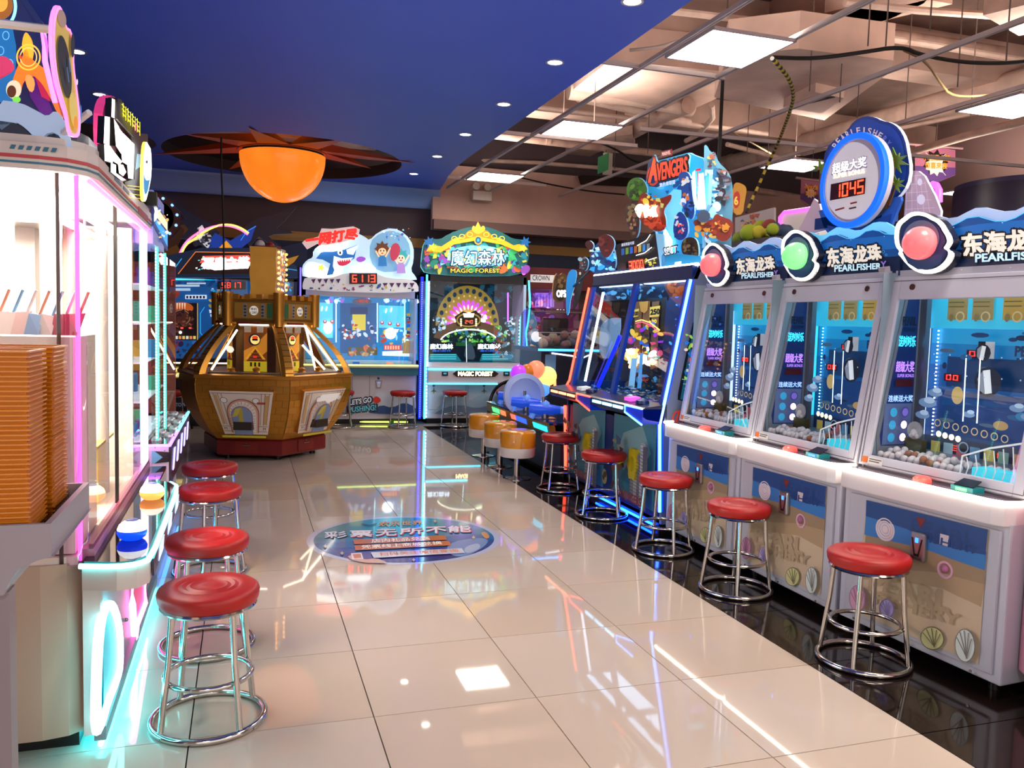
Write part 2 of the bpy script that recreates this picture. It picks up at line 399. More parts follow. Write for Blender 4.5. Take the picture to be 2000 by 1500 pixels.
# ---- pipes and ducts
pm = M('#e2c2b4', .65, noise=.22, nscale=5); pm2 = M('#c9a698', .7, noise=.25, nscale=6); drk = M('#2a1714', .9)
def pipe(pts, r, lab, m=pm, name='ceiling_pipe', grp='ceiling pipes', n=12, flanges=0):
    t = thing(name, lab, 'pipe', tuple(V(pts[0])), group=grp)
    MB().tube(pts, r, m, n).build('pipe_run', t, world=True)
    if flanges:
        for i in range(1, flanges+1):
            a, b = V(pts[0]), V(pts[-1]); c = a.lerp(b, i/(flanges+1)); d = (b-a).normalized()*.03
            MB().tube([c-d, c+d], r*1.07, pm2, n).build('collar', t, world=True)
    return t
A = lambda x, y, z=3.7: W(x, y, 2, z)
def curve(pts): return smooth([tuple(p) for p in pts], 2, False)
pipe([A(2050, 150, 3.9), A(1840, 205, 3.9), A(1570, 283, 3.9)], .15, 'thick round lagged duct running across the upper right ceiling', flanges=4)
pipe([A(1560, 288, 3.9), A(1370, 330, 3.9)], .12, 'thinner continuation of the lagged duct, above the hero sign', flanges=2)
pipe([A(1110, 178), A(1230, 190), A(1350, 212)], .085, 'upper of two short fat pipes above the second light panel', flanges=2)
pipe([A(1130, 190), A(1240, 215), A(1345, 240)], .05, 'slim pipe under the short fat pipes', n=10)
pipe([A(1225, 262), A(1300, 222), A(1345, 205)], .09, 'slanting fat pipe end above the second light panel', pm2, flanges=1)
pipe([A(1050, 210), A(1240, 232), A(1420, 250), A(1500, 262)], .025, 'thin sprinkler pipe right of the blue ceiling edge', n=8)
pipe([A(1310, 22, 3.9), A(1560, 50, 3.9), A(1800, 85, 3.9), A(2010, 120, 3.9)], .03, 'thin pipe across the top right of the ceiling', n=8)
pipe([A(1500, 38, 4.1), A(1700, 60, 4.1), A(1960, 100, 4.1)], .045, 'second pipe parallel to the top thin one', pm2, n=10)
pipe([A(1650, 5, 3.8), A(1790, 20, 3.8), A(1965, 32, 3.8)], .03, 'thin pipe in the top right corner', n=8)
pipe([A(900, 312), A(1050, 318), A(1200, 330), A(1320, 345)], .03, 'thin pipe low over the far light panel', n=8)
pipe([A(950, 262), A(1100, 280), A(1290, 300)], .05, 'pipe behind the second light panel', pm2, n=10, flanges=2)
pipe([A(1420, 282), A(1560, 318), A(1700, 342)], .03, 'thin pipe left of the round bonus sign', n=8)
pipe([A(1480, 372, 3.5), A(1600, 392, 3.5), A(1690, 400, 3.5)], .05, 'low pipe between the hero sign and the bonus sign', pm2, n=8)
pipe([A(1700, 262), A(1850, 232), A(2010, 200)], .022, 'thin rail under the lagged duct at right', n=8)
pipe([A(1770, 300), A(1900, 262), A(2010, 235)], .05, 'pipe rising to the right edge behind the banner', pm2, n=10)
pipe([A(1390, 205), A(1392, 230), A(1365, 262), A(1340, 275)], .03, 'bent pipe hooking down above the hero sign', n=8)
def duct(name, lab, q, z, h, m=slabm):
    t = thing(name, lab, 'duct', tuple(A(*q[0], z)), group='air ducts')
    MB().prism([A(x, y, z) for x, y in q], (0, 0, h), m).build('duct_body', t, world=True); return t
duct('air_duct', 'broad pale flat duct right of the blue ceiling edge', [(1120, 175), (1190, 118), (1420, 140), (1300, 212)], 3.62, .3)
duct('air_duct', 'big pale box duct behind the nearest light panel', [(1395, 190), (1420, 110), (1560, 95), (1745, 118), (1740, 140), (1610, 235)], 3.5, .28)
t = duct('air_duct', 'dropped box with a slatted grille near the striped cable', [(1530, 210), (1592, 180), (1648, 192), (1605, 222)], 3.42, .12)
for i in range(8):
    MB().prism([A(1545+i*5.5, 208-i*1.2+0, 3.415), A(1590+i*5.5, 190-i*.2, 3.415), A(1593+i*5.5, 190.5-i*.2, 3.415), A(1548+i*5.5, 208.5-i*1.2, 3.415)], (0, 0, -.006), drk).build('slat', t, world=True)
duct('air_duct', 'dark recessed duct at the top edge of the photo', [(1610, 25), (1760, -10), (1860, 8), (1720, 42)], 3.9, .2, slabm)
duct('air_duct', 'pinkish box at the right edge above the pillar', [(1920, 30), (2040, 0), (2040, 60), (1990, 70)], 3.6, .3, pm2)
duct('air_duct', 'broken pale ceiling board left of the hanging pole', [(1175, 270), (1235, 262), (1240, 290), (1180, 300)], 3.6, .1, pm2)
# hanger rods
rod = M('#6d5a56', .6)
rods = [(1581, 0, 178), (1695, 0, 90), (1730, 0, 90), (1768, 0, 240), (1816, 0, 60), (1895, 45, 240), (1160, 165, 250), (1265, 230, 300), (1459, 215, 300), (1553, 290, 320), (1674, 180, 230), (1420, 0, 30), (1500, 150, 300), (1870, 110, 170), (1100, 205, 240), (1200, 265, 330), (1640, 110, 200), (1965, 10, 120)]
RL = ['above the slatted grille', 'left of the black cable', 'second one left of the black cable', 'at the bend of the black cable', 'just past the bend of the black cable', 'above the right-hand light panel', 'left of the second light panel', 'right of the second light panel',
      'beside the hanging pole', 'above the light panel behind the bonus sign', 'over the slatted box edge', 'above the nearest light panel corner', 'left of the striped cable', 'over the lagged duct at right', 'above the second light panel', 'left of the far hatch', 'right of the slatted grille', 'in the top right corner']
for i, (x, y0, y1) in enumerate(rods):
    b = A(x, y1, 3.2); h = 4.36-b.z
    MB().tube([b, b+V((0, 0, h))], .005, rod, 6).build('hanger_rod', None, 'thin grey hanger rod '+RL[i]+' in the open ceiling', cat='rod', group='thin hanger rods of the open ceiling')
# cables
def cable(pts, r, m, lab, name='cable', n=8):
    return MB().tube(curve(pts), r, m, n).build(name, None, lab, cat='cable')
bk = M('#120d0e', .6)
cable([A(1510, 112, 3.25), A(1590, 115, 3.3), A(1680, 103, 3.3), A(1760, 90, 3.3), A(1800, 108, 3.3), A(1880, 122, 3.3), A(1960, 124, 3.3), A(2020, 118, 3.3)], .014, bk, 'sagging black cable from the nearest panel to the right edge')
cable([A(1765, 98, 3.3), A(1810, 120, 3.3), A(1835, 160, 3.3), A(1860, 190, 3.3), A(1940, 185, 3.3)], .009, M('#a5824f', .6), 'thin ochre cable looping under the black one at right')
cable([A(1430, 258, 3.3), A(1470, 280, 3.3), A(1510, 302, 3.3)], .008, M('#a5824f', .6), 'thin ochre cable end beside the hanging pole')
cable([A(1010, 345, 3.2), A(1080, 362, 3.2), A(1160, 375, 3.2), A(1220, 380, 3.2)], .01, bk, 'thin dark cable sagging across the far soffit')
cable([A(1175, 280, 3.3), A(1210, 295, 3.3), A(1240, 318, 3.3), A(1300, 318, 3.3)], .012, bk, 'short dark cable above the exit sign')
cable([A(1230, 98, 3.3), A(1290, 92, 3.3), A(1330, 78, 3.3), A(1360, 75, 3.3)], .012, M('#8d7a76', .6), 'pale conduit drooping near the blue ceiling edge')
# striped warning-tape cable
sp = curve([A(1508, 114, 3.1), A(1540, 150, 3.1), A(1550, 180, 3.1), A(1548, 205, 3.1), A(1520, 280, 3.1)]+[W(1500, 320, 1, 4.1), W(1478, 370, 1, 4.1), W(1455, 420, 1, 4.1)])
Y2, K2 = M('#c9b23a', .5), M('#15110f', .5)
sc = MB(); P = [V(p) for p in sp]; L = [0]
for a, b in zip(P, P[1:]): L.append(L[-1]+(b-a).length)
def along(s_):
    for i in range(len(P)-1):
        if L[i+1] >= s_: return P[i].lerp(P[i+1], (s_-L[i])/(L[i+1]-L[i]))
    return P[-1]
k = 0; s0 = 0
while s0 < L[-1]-.03:
    s1 = min(L[-1], s0+.045); sc.tube([along(s0), along(s1)], .014, Y2 if k % 2 else K2, 8); s0 = s1; k += 1
sc.build('striped_cable', None, 'black and yellow striped cable cover hanging from the ceiling', cat='cable')
q = W(1405, 300, 1, 3.2)
MB().tube([V((q.x, 3.2, 2.5)), V((q.x, 3.2, 3.4))], .014, bk, 10).build('hanging_pole', None, 'straight black pole hanging down to the hero sign', cat='pole')
q = W(432, 330, 1, 6.0); q2 = W(437, 575, 1, 6.0)
MB().tube(curve([V((q.x, 6.0, 3.12)), q, W(437, 430, 1, 6.0), q2]), .009, bk, 8).build('power_cord', None, 'thin dark cord dropping from the ceiling to the gold machine', cat='cord')
# exit sign, emergency lamp
t = thing('exit_sign', 'small green exit sign on a bracket under the ceiling pipes', 'sign', tuple(W(1183, 318, 1, 6.6)))
c = W(1183, 320, 1, 6.6)
MB().box(c.x-.03, c.x+.08, c.y-.02, c.y+.02, c.z-.13, c.z+.13, M('#c9c0b4', .5)).build('housing', t, world=True)
a = Art(lambda u, v: V((c.x-.032, c.y+u, c.z+v)), (-1, 0, 0))
MB().box(c.x-.04, c.x-.03, c.y-.15, c.y+.15, c.z-.1, c.z+.1, M('#1c5a34', .4, e=.5)).build('green_face', t, world=True)
MB().tube([V((c.x, c.y, c.z+.13)), V((c.x, c.y, 3.5))], .008, rod, 6).build('bracket', t, world=True)
c = W(938, 385, 1, 8.28)
t = thing('emergency_lamp', 'white twin-head emergency lamp on the soffit under the far panel', 'light', tuple(c))
MB().box(c.x-.12, c.x+.14, 8.2, 8.3, c.z-.05, c.z+.07, M('#d8cbc4', .5)).build('housing', t, world=True)
for dx in (-.08, .08):
    MB().lathe([(.05, 0), (.055, .05), (.03, .1)], M('#d8cbc4', .5), 16, (c.x+dx, 8.2, c.z+.13), (V((1, 0, 0)), V((0, 0, 1)), V((0, 1, 0)))).build('lamp_head', t, world=True)
c = W(1190, 350, 1, 8.2)
MB().prism([W(1135, 342, 1, 8.2), W(1245, 348, 1, 8.2), W(1232, 362, 1, 8.2), W(1140, 358, 1, 8.2)], (0, .12, 0), drk).build('ceiling_hatch', None, 'dark rectangular gap in the far pink soffit', cat='hatch')

# ---- sun lamp in the round opening
sun = thing('sun_lamp', 'glowing orange half-dome sun lamp with red spikes in a round ceiling opening', 'lamp', (-.03, 6.85, 3.14))
om = bpy.data.materials.new('sun_glow'); om.use_nodes = True; nt = om.node_tree; b = nt.nodes['Principled BSDF']
b.inputs['Base Color'].default_value = (*lin('#ff8a1c'), 1); b.inputs['Roughness'].default_value = .18
n_ = nt.nodes.new('ShaderNodeTexNoise'); n_.inputs['Scale'].default_value = 2.5; r_ = nt.nodes.new('ShaderNodeValToRGB')
r_.color_ramp.elements[0].color = (*lin('#f0640c'), 1); r_.color_ramp.elements[1].color = (*lin('#ff9a30'), 1)
tc = nt.nodes.new('ShaderNodeTexCoord'); nt.links.new(tc.outputs['Object'], n_.inputs['Vector']); nt.links.new(n_.outputs['Fac'], r_.inputs['Fac']); nt.links.new(r_.outputs['Color'], b.inputs['Emission Color'])
b.inputs['Emission Strength'].default_value = .95
MB().lathe([(.46*math.cos(R_(a)), .50*math.sin(R_(a))) for a in range(-90, 8, 7)], om, 40).build('dome', sun)
MB().lathe([(.465, .03), (.485, .03), (.485, .07), (.465, .07)], M('#a5390f', .5), 40, cap=False).build('rim', sun)
sm_ = M('#c24a12', .5); sm2 = M('#8a2c10', .5)
tips = [(-.40, 5.35, 3.10), (-1.385, 7.0, 3.07), (-1.03, 6.0, 3.12), (-.61, 7.7, 3.09), (.93, 6.75, 3.07), (1.36, 6.35, 3.10), (.53, 5.6, 3.13), (.25, 7.95, 3.12)]
for tx, ty, tz in tips:
    d = V((tx+.03, ty-6.85, 0)); u = d.normalized(); s_ = V((-u.y, u.x, 0)); t_ = d+V((0, 0, tz-3.14))
    b0 = u*.44+s_*.17+V((0, 0, .04)); b1 = u*.44-s_*.17+V((0, 0, .04)); tp = u*.44+V((0, 0, .16))
    MB().add([b0, b1, tp, t_], [(0, 1, 3), (1, 2, 3), (2, 0, 3), (0, 2, 1)], sm_).build('spike', sun)
# second star opening at left behind the signs
MB().lathe([(1.25, 3.24), (1.27, 3.12), (1.275, 3.24)], M('#20161c', .6), 48, (0, 6.85, 0), cap=False).build('opening_collar', ceil, world=True)
hk = MB()
for y, w_ in ((6.3, .5), (7.3, .35)): hk.box(-1.1, 1.1, y, y+w_, 3.45, 3.5, M('#e6d6c6', .7, noise=.3, nscale=4))
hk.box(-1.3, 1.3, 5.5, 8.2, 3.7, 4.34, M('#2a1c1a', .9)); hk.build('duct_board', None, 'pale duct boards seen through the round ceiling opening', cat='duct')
# ================================================================== red stools
def make_stool():
    t = thing('bar_stool', '', 'stool', (0, 0, 0))
    red = M('#a8130f', .45, noise=.10, nscale=9, bump=.12)
    prof = [(0, .455), (.03, .457), (.045, .452), (.06, .457), (.072, .452), (.085, .458), (.097, .453), (.11, .459), (.125, .456), (.15, .455), (.162, .447), (.166, .435), (.163, .415), (.157, .402), (0, .400)]
    MB().lathe([(r, z+.014) for r, z in prof], red, 40).build('seat', t)
    MB().lathe([(.0, .399), (.152, .399), (.157, .406), (.152, .414), (0, .414)], CHROME, 40).build('seat_band', t)
    for k in range(4):
        a = R_(35+90*k); c, s = math.cos(a), math.sin(a)
        MB().tube([(.135*c, .135*s, .406), (.147*c, .147*s, .25), (.176*c, .176*s, .022)], .0105, CHROME, 10).build('leg', t)
    ring = lambda r, z: [(r*math.cos(2*math.pi*i/40), r*math.sin(2*math.pi*i/40), z) for i in range(40)]
    MB().tube(ring(.183, .012), .012, CHROME, 10, True).build('base_ring', t)
    MB().tube(ring(.140, .165), .0095, CHROME, 10, True).build('foot_ring', t)
    return t
stool0 = make_stool(); first = [True]
def stool(x, y, lab, rz=0, grp='red round bar stools'):
    if first[0]:
        first[0] = False; stool0.location = (x, y, 0); stool0.rotation_euler = (0, 0, rz); stool0['label'] = lab; stool0['group'] = grp; XF[stool0.name] = Matrix.Translation(V((x, y, 0))); return
    dup(stool0, (x, y, 0), rz, lab, grp)
for i, (x, y, l) in enumerate([
    (-.545, .125, 'large red round bar stool nearest the camera at left, small chip in its edge'), (-.575, .80, 'red bar stool behind the nearest one on the left side'),
    (-.605, 1.85, 'third red bar stool along the left row, beside the counter corner'), (-.63, 2.56, 'farthest red bar stool of the left row, before the gold machine'),
    (2.055, -.02, 'red bar stool nearest the camera on the right, on black tiles'), (2.05, .93, 'red bar stool before the middle white shell cabinet'),
    (2.045, 1.72, 'red bar stool before the farthest white shell cabinet, blue light on its seat'), (2.05, 2.66, 'red bar stool in front of the blue neon twin cabinet'),
    (2.085, 3.60, 'red bar stool by the red neon tube'), (1.515, 7.72, 'distant red bar stool before the shark machine'), (2.215, 7.78, 'distant red bar stool before the forest machine'),
    (2.95, 7.78, 'distant red bar stool half hidden behind the toy gun table'), (.74, 7.80, 'distant bar stool mostly hidden by the gold machine'), (-1.2, 7.78, 'distant red bar stool left of the gold machine')]):
    stool(x, y, l, R_(i*23))
c = W(464, 1178, 2, .43)
# ================================================================== white shell cabinets (right row)
RZ = -math.pi/2
def pearl():
    t = thing('pusher_cabinet', 'white arcade cabinet with a green pearl, second from the right edge', 'arcade machine', (2.22, 1.22, 0), RZ, 'white shell arcade cabinets')
    wh = M('#cbcbda', .35); wh2 = M('#c4c4d2', .35); gw = .832
    # body
    b = MB(); b.box(.004, gw, .02, .70, .05, .68, wh); b.build('body', t, bevel=.008)
    MB().box(.05, .80, .006, .02, .085, .645, wh2).build('door_frame', t, bevel=.004)
    for x_ in (.08, .75):
        for y_ in (.1, .62): MB().cyl((x_, y_, 0), .022, .05, BLACK, 12).build('foot', t)
    # counter
    pts = [(.0, .10), (.0, .0), (.01, -.015), (.05, -.02), (gw-.06, -.02), (gw-.015, -.005), (gw, .04), (gw, .12)]
    MB().prism([(x, y, .665) for x, y in pts], (0, 0, .09), M('#ece7ea', .3)).build('counter', t, bevel=.006)
    st = MB(); o = [(x, y-.004) for x, y in pts[1:7]]
    st.tube([(0, .05, .757)]+[(x, y, .757) for x, y in o]+[(gw+.003, .09, .757)], .009, M('#fff2dc', .5, e=9), 8); st.build('light_strip', t, 'warm white light strip along the counter edge')
    MB().prism([(x*.985+.006, y+.012, .755) for x, y in pts[:-1]]+[(gw-.01, .12, .755)], (0, 0, .004), M('#5d4d5c', .12)).build('counter_top', t)
    # raised button, card reader
    MB().lathe([(.038, .758), (.036, .772), (.024, .782), (0, .786)], M('#ff5a50', .3, e=.8), 24, (.40, .045, 0)).build('button', t, 'glowing red push button')
    cr = MB(); cr.prism([(.56, .02, .759), (.66, .02, .759), (.66, .085, .759), (.56, .085, .759)], (0, 0, .02), M('#11858c', .35)); cr.prism([(.565, .03, .779), (.655, .03, .779), (.65, .08, .80), (.57, .08, .80)], (0, 0, .004), M('#15131a', .25))
    cro = cr.build('card_reader', t); MB().box(.585, .635, .016, .021, .762, .775, M('#2b6cff', .4, e=2.5)).build('reader_light', cro)
    # cabinet shell: sides, back, top
    side = [(.11, .755), (.255, 1.64), (.25, 1.84), (.70, 1.84), (.70, .68), (.1, .68)]
    sh = MB()
    for x0 in (.004, gw-.016): sh.prism([(x0, y, z) for y, z in side], (.012, 0, 0), M('#85808c', .45))
    sh.box(.016, gw-.016, .66, .70, .68, 1.84, wh); sh.box(.016, gw-.016, .27, .66, 1.66, 1.84, wh2); sh.box(.016, gw-.016, .12, .66, .70, .765, M('#b9b4be', .3))
    sh.build('cabinet_shell', t)
    # front frame (sloping)
    fo = V((0, .108, .765)); uy = V((0, .1575, .9875)).normalized(); ux = V((1, 0, 0)); nz = ux.cross(uy)   # nz points to player (-y)
    Lh = .885
    def pl(x0, x1, v0, v1, m, t_=.018, off=0): 
        q = [fo+ux*x+uy*v+nz*off for x, v in ((x0, v0), (x1, v0), (x1, v1), (x0, v1))]; return MB().prism(q, nz*t_, m)
    f = MB()
    for a in ((0.0, .058, 0, Lh), (gw-.062, gw, 0, Lh), (.058, gw-.062, 0, .05), (.058, gw-.062, Lh-.105, Lh)):
        q = [fo+ux*x+uy*v for x, v in ((a[0], a[2]), (a[1], a[2]), (a[1], a[3]), (a[0], a[3]))]; f.prism(q, nz*.016, wh)
    f.build('glass_frame', t, bevel=.003)
    g = MB(); q = [fo+ux*x+uy*v+nz*.004 for x, v in ((.058, .05), (gw-.062, .05), (gw-.062, Lh-.105), (.058, Lh-.105))]; g.poly(q, glass()); g.build('pane', t)
    for x in (.13, gw-.14):
        k = MB(); k.cyl(tuple(fo+ux*x+uy*(Lh-.05)+nz*.016), .014, .006, M('#6d4a44', .3, .6), 16, (ux, uy, nz)); k.build('lock', t)
    gv = Art(lambda u, v: fo+ux*u+uy*v, nz, lift=.0165); gv.line('#5a525c', [(.016, .012), (gw-.016, .012), (gw-.016, Lh-.02), (.016, Lh-.02), (.016, .012)], .0035, 0); gv.build('frame_groove', t)
    st = Art(lambda u, v: fo+ux*u+uy*v, nz, lift=.017); st.rect('#e8e4e2', .02, .01, .14, .042, 0); st.rect('#d8692a', .022, .012, .055, .04, 0); st.line('#3a3434', [(.065, .032), (.135, .032)], .004, 0); st.line('#3a3434', [(.065, .022), (.125, .022)], .004, 0)
    st.build('warning_sticker', t, 'small orange and white warning sticker')
    # lower front art panel, traced on the front plane
    A_ = pxart(0, 2.224, (-1, 0, 0), lift=.0005, e=.10)
    o_ = [(1472.8, 912), (1616, 950), (1603, 1162), (1457, 1093)]
    A_.poly('#c2ac92', o_)
    A_.poly('#a58b6d', [(1472, 970), (1520, 980), (1560, 1000), (1612, 1026), (1607, 1072), (1560, 1046), (1510, 1040), (1466, 1040)])
    A_.poly('#8f7860', [(1472, 960), (1520, 972), (1570, 995), (1612, 1014), (1611, 1036), (1560, 1022), (1510, 1020), (1468, 1010)])
    A_.poly('#2b6fb5', [(1472, 935), (1500, 940), (1545, 968), (1614, 985), (1612, 1014), (1575, 1000), (1540, 985), (1510, 978), (1470, 968)])
    A_.poly('#12407f', [(1472.8, 912), (1616, 950), (1613, 990), (1560, 978), (1520, 955), (1490, 944), (1472, 938)])
    A_.text('PEARL', '#0f3873', [(1527, 956), (1600, 976), (1601, 958), (1528, 938)], off=.04); A_.text('FISHERY', '#0f3873', [(1540, 972), (1604, 990), (1605, 979), (1541, 960)], off=.04)
    A_.text('PEARL', '#ab9377', [(1476, 1056), (1570, 1083), (1572, 1052), (1478, 1030)], off=.06)
    A_.text('FISHERY', '#ab9377', [(1482, 1076), (1582, 1104), (1584, 1086), (1484, 1058)], off=.06)
    def shell(cx, cy, rx, ry, col, ln):
        A_.ell(ln, cx, cy, rx+1.2, ry+1.5); A_.ell(col, cx, cy, rx, ry)
        for a in (-60, -30, 0, 30, 60): A_.line(ln, [(cx+rx*.25, cy+ry*.8), (cx+rx*.95*math.sin(R_(a)), cy-ry*.95*math.cos(R_(a)))], 1.1)
    shell(1552, 1126, 13, 17, '#c9c48e', '#6f6a4c'); shell(1592, 1133, 11, 25, '#cfd6d2', '#77706a')
    shell(1466, 1070, 9, 20, '#c992b0', '#98688a'); shell(1503, 1083, 8, 14, '#a99bc9', '#7a6ba0')
    A_.build('printed_panel', t, 'beach picture panel with blue waves, sand and shells', world=True)
    L2 = lambda x, y: xf(t).inverted() @ W(x, y, 0, 2.224)
    v = L2(1495, 958); k = MB(); fx = (V((1, 0, 0)), V((0, 0, 1)), V((0, -1, 0)))
    k.lathe([(.052, 0), (.052, .006), (.047, .008), (.042, .005), (.036, .008), (.03, .005), (.024, .008), (.018, .005), (.012, .008), (0, .006)], M('#e6e2e6', .5), 30, v, fx); k.build('speaker_grille', t)
    v = L2(1537, 980)
    k = MB().box(v.x-.035, v.x+.035, -.022, .004, v.z-.065, v.z+.055, M('#a9a4a8', .28, .85)); co = k.build('coin_slot', t, bevel=.008)
    MB().prism([(v.x-.028, -.0235, v.z+.03), (v.x-.012, -.0235, v.z-.045), (v.x+.012, -.0235, v.z-.045), (v.x+.028, -.0235, v.z+.03), (v.x+.02, -.0235, v.z+.03), (v.x+.007, -.0235, v.z-.035), (v.x-.007, -.0235, v.z-.035), (v.x-.02, -.0235, v.z+.03)], (0, .001, 0), M('#1a1719', .3)).build('slot_trim', co)
    MB().box(v.x-.008, v.x+.006, -.025, -.022, v.z+.012, v.z+.032, M('#2f7dff', .3, e=3)).build('slot_light', co)
    k = MB(); u = L2(1538, 943); k.prism([(u.x-.024, -.004, u.z+.016), (u.x+.024, -.004, u.z+.016), (u.x, -.004, u.z-.028)], (0, .006, 0), M('#7a201c', .4)); k.build('arrow_mark', t)
    u = L2(1566, 970); k = MB().box(u.x-.022, u.x+.018, -.004, .002, u.z-.022, u.z+.022, M('#d5ced6', .3)); k.build('coin_return', t)
    u = L2(1566, 1017); k = MB(); k.lathe([(.036, 0), (.036, .008), (.028, .008), (.024, .002), (0, .002)], M('#d9a9c2', .4), 24, u, fx); k.ball((u.x, -.001, u.z+.004), .018, M('#a8678c', .5), 12); k.build('shell_knob', t)
    for x_, z_ in ((.12, .075), (.42, .072), (.72, .07)):
        MB().cyl((x_, -.0, z_), .006, .004, M('#555', .4, .5) if False else STEEL, 10, fx).build('bolt', t)
    MB().box(.01, gw-.01, .246, .275, 1.635, 1.672, wh2).build('header_light_stop', t)  # filler box added to block lamp light leaking under the header
    # header: waves and lettering
    H = 2.468
    hd = pxart(0, H, (-1, 0, 0), e=.35)
    HB = pxart(0, H+.02, (-1, 0, 0), e=.8)
    wt = [(1565, 458), (1580, 453), (1590, 456), (1600, 460), (1612, 458), (1624, 450), (1634, 444), (1646, 443.5), (1657, 447), (1668, 450), (1682, 449), (1694, 442), (1706, 435), (1718, 433), (1730, 434), (1741, 440), (1748, 445)]
    lo = [(1757, 470), (1740, 480), (1565, 495)]
    HB.plate('#6fc4e8', wt+lo, .012, e=.75); HB.build('wave_plate', t, 'pale cyan edge-lit wave plate', world=True)
    lw = [(1590, 474), (1602, 473), (1612, 467), (1622, 460), (1636, 458), (1646, 462), (1656, 466), (1668, 466), (1680, 461), (1692, 452), (1706, 449), (1718, 451), (1730, 457), (1742, 458), (1757, 458)]
    hd.plate('#10264f', [(1544, 520)]+[(1560, 480)]+lw+[(1758, 538), (1541, 551)], .03, e=.12)
    hd.poly('#0f4f9a', [(1562, 480)]+lw+[(1758, 500), (1550, 515)], .3)
    hd.poly('#1669bd', [(1592, 478), (1605, 477), (1636, 470), (1757, 458), (1757, 485), (1600, 500)], .35)
    hd.line('#52b6ea', lw, 1.6, .8)
    hd.text('东海龙珠', '#1b0f14', [(1617, 524), (1726, 507), (1722, 475), (1614, 485)], 0, .09)
    hd.text('东海龙珠', '#efe9da', [(1619, 522), (1724, 506), (1721, 477), (1616, 486)], .55, .045)
    hd.text('PEARLFISHERY', '#0b1730', [(1632, 533), (1735, 525), (1735, 513), (1632, 516)], 0, .08)
    hd.text('PEARLFISHER', '#bfe6f6', [(1633, 531), (1723, 525), (1723, 514), (1633, 518)], .7, .05); hd.text('Y', '#8a6fc9', [(1724, 524), (1734, 523), (1734, 510), (1724, 511)], .5, .04)
    for x_, y_, r_ in ((1729, 492, 3), (1735, 498, 2.4), (1614, 518, 3)): hd.ring('#5fb0de', x_, y_, r_, r_, .8, .3, n=12)
    for x_, y_ in ((1608, 475), (1667, 469), (1733, 462), (1618, 543), (1677, 540), (1743, 536), (1598, 544)): hd.ell('#d9e2ea', x_, y_, .8, 1, .2, n=8)
    hd.rect('#b9b2ba', 1722, 521, 1748, 535, .15) if False else hd.poly('#b9b2ba', [(1723, 523), (1746, 520), (1748, 533), (1725, 535)], .15)
    for q in range(3): hd.line('#5a555c', [(1726, 525.5+q*2.6), (1737, 524.5+q*2.6)], .8, .05)
    hd.build('sign_board', t, 'blue wave sign with white lettering', world=True)
    # clam ring and pearl
    cx, cy = 1562, 498
    out = [(1553, 449), (1560, 450), (1567, 453), (1573, 458), (1580, 462), (1586, 470), (1590, 480), (1594, 488), (1596, 498), (1593, 505), (1590, 510), (1597, 515), (1597, 523), (1592, 534), (1583, 544), (1572, 549), (1560, 549), (1548, 542), (1539, 530), (1534, 521), (1531, 517), (1533, 512), (1529, 507), (1526.5, 495), (1527, 478), (1530, 466), (1538, 458), (1545, 451)]
    inn = [(cx+(x-cx)*.86, cy+(y-cy)*.88) for x, y in out]
    inn = [(x, y) for x, y in inn]
    CX = 2.405
    c0 = pxart(0, CX, (-1, 0, 0)); c0.plate('#0d1b3e', smooth(out, 1), .05, e=0, ms=M('#0b1430', .4)); c0.build('clam_plate', t, world=True)
    c1 = pxart(0, CX, (-1, 0, 0), lift=.004); m = c1.mat('#fff6ea', 2.6); so, si = smooth(out, 1), smooth(inn, 1); n = len(so)
    vs = [c1.P(*p) for p in so]+[c1.P(*p) for p in si]+[c1.P(p[0], p[1], -.01) for p in so]+[c1.P(p[0], p[1], -.01) for p in si]
    c1.mb.add(vs, [[i, (i+1) % n, n+(i+1) % n, n+i] for i in range(n)]+[[i, (i+1) % n, 2*n+(i+1) % n, 2*n+i] for i in range(n)]+[[n+i, n+(i+1) % n, 3*n+(i+1) % n, 3*n+i] for i in range(n)], m)
    c1.build('clam_outline', t, 'white glowing scalloped outline', world=True)
    c2 = pxart(0, CX, (-1, 0, 0), lift=.002); c2.poly('#172f63', [(cx+(x-cx)*.8, cy+(y-cy)*.82) for x, y in out], .25)
    c2.poly('#23406f', [(1537, 517), (1546, 522), (1556, 520), (1566, 523), (1576, 519), (1586, 518), (1583, 533), (1570, 542), (1555, 542), (1543, 532)], .2)
    c2.ell('#5f6b88', 1560, 492, 22, 29, .25)
    c2.build('clam_print', t, world=True)
    v = xf(t).inverted() @ W(1554, 500, 0, CX-.03)
    MB().ball(tuple(v), .073, M('#86ef93', .25, e=.75), 32, ax=fx).build('pearl', t, 'glowing green ball')
    # interior -----------------------------------------------------
    inn_ = M('#8fa6b8', .5)
    i0 = MB(); i0.box(.016, .02, .16, .66, .765, 1.66, inn_); i0.build('inner_wall', t)
    sw = frart((.0215, .17, .80), (0, 1, 0), (0, 0, 1), e=.5); sw.n = V((1, 0, 0))
    sw.poly('#7c8492', [(.01, .02), (.235, .02), (.245, .78), (.14, .78), (.0, .1)], .1); sw.poly('#0f2c66', [(.03, .05), (.215, .05), (.22, .75), (.15, .75), (.02, .1)], .35)
    sw.poly('#5d6f9a', [(.035, .055), (.21, .055), (.212, .25), (.04, .25)], .3)
    sw.text('PEARL', '#11193a', [(.12, .62), (.205, .62), (.205, .66), (.12, .66)], 0, .04); sw.text('FISHERY', '#11193a', [(.13, .59), (.205, .59), (.205, .61), (.13, .61)], 0, .03)
    sw.text('送时时乐', '#3fd8f4', [(.10, .52), (.205, .52), (.205, .57), (.10, .57)], 1.5, .03); sw.text('超级大奖', '#b684ff', [(.09, .40), (.205, .40), (.205, .45), (.09, .45)], 1.3, .03)
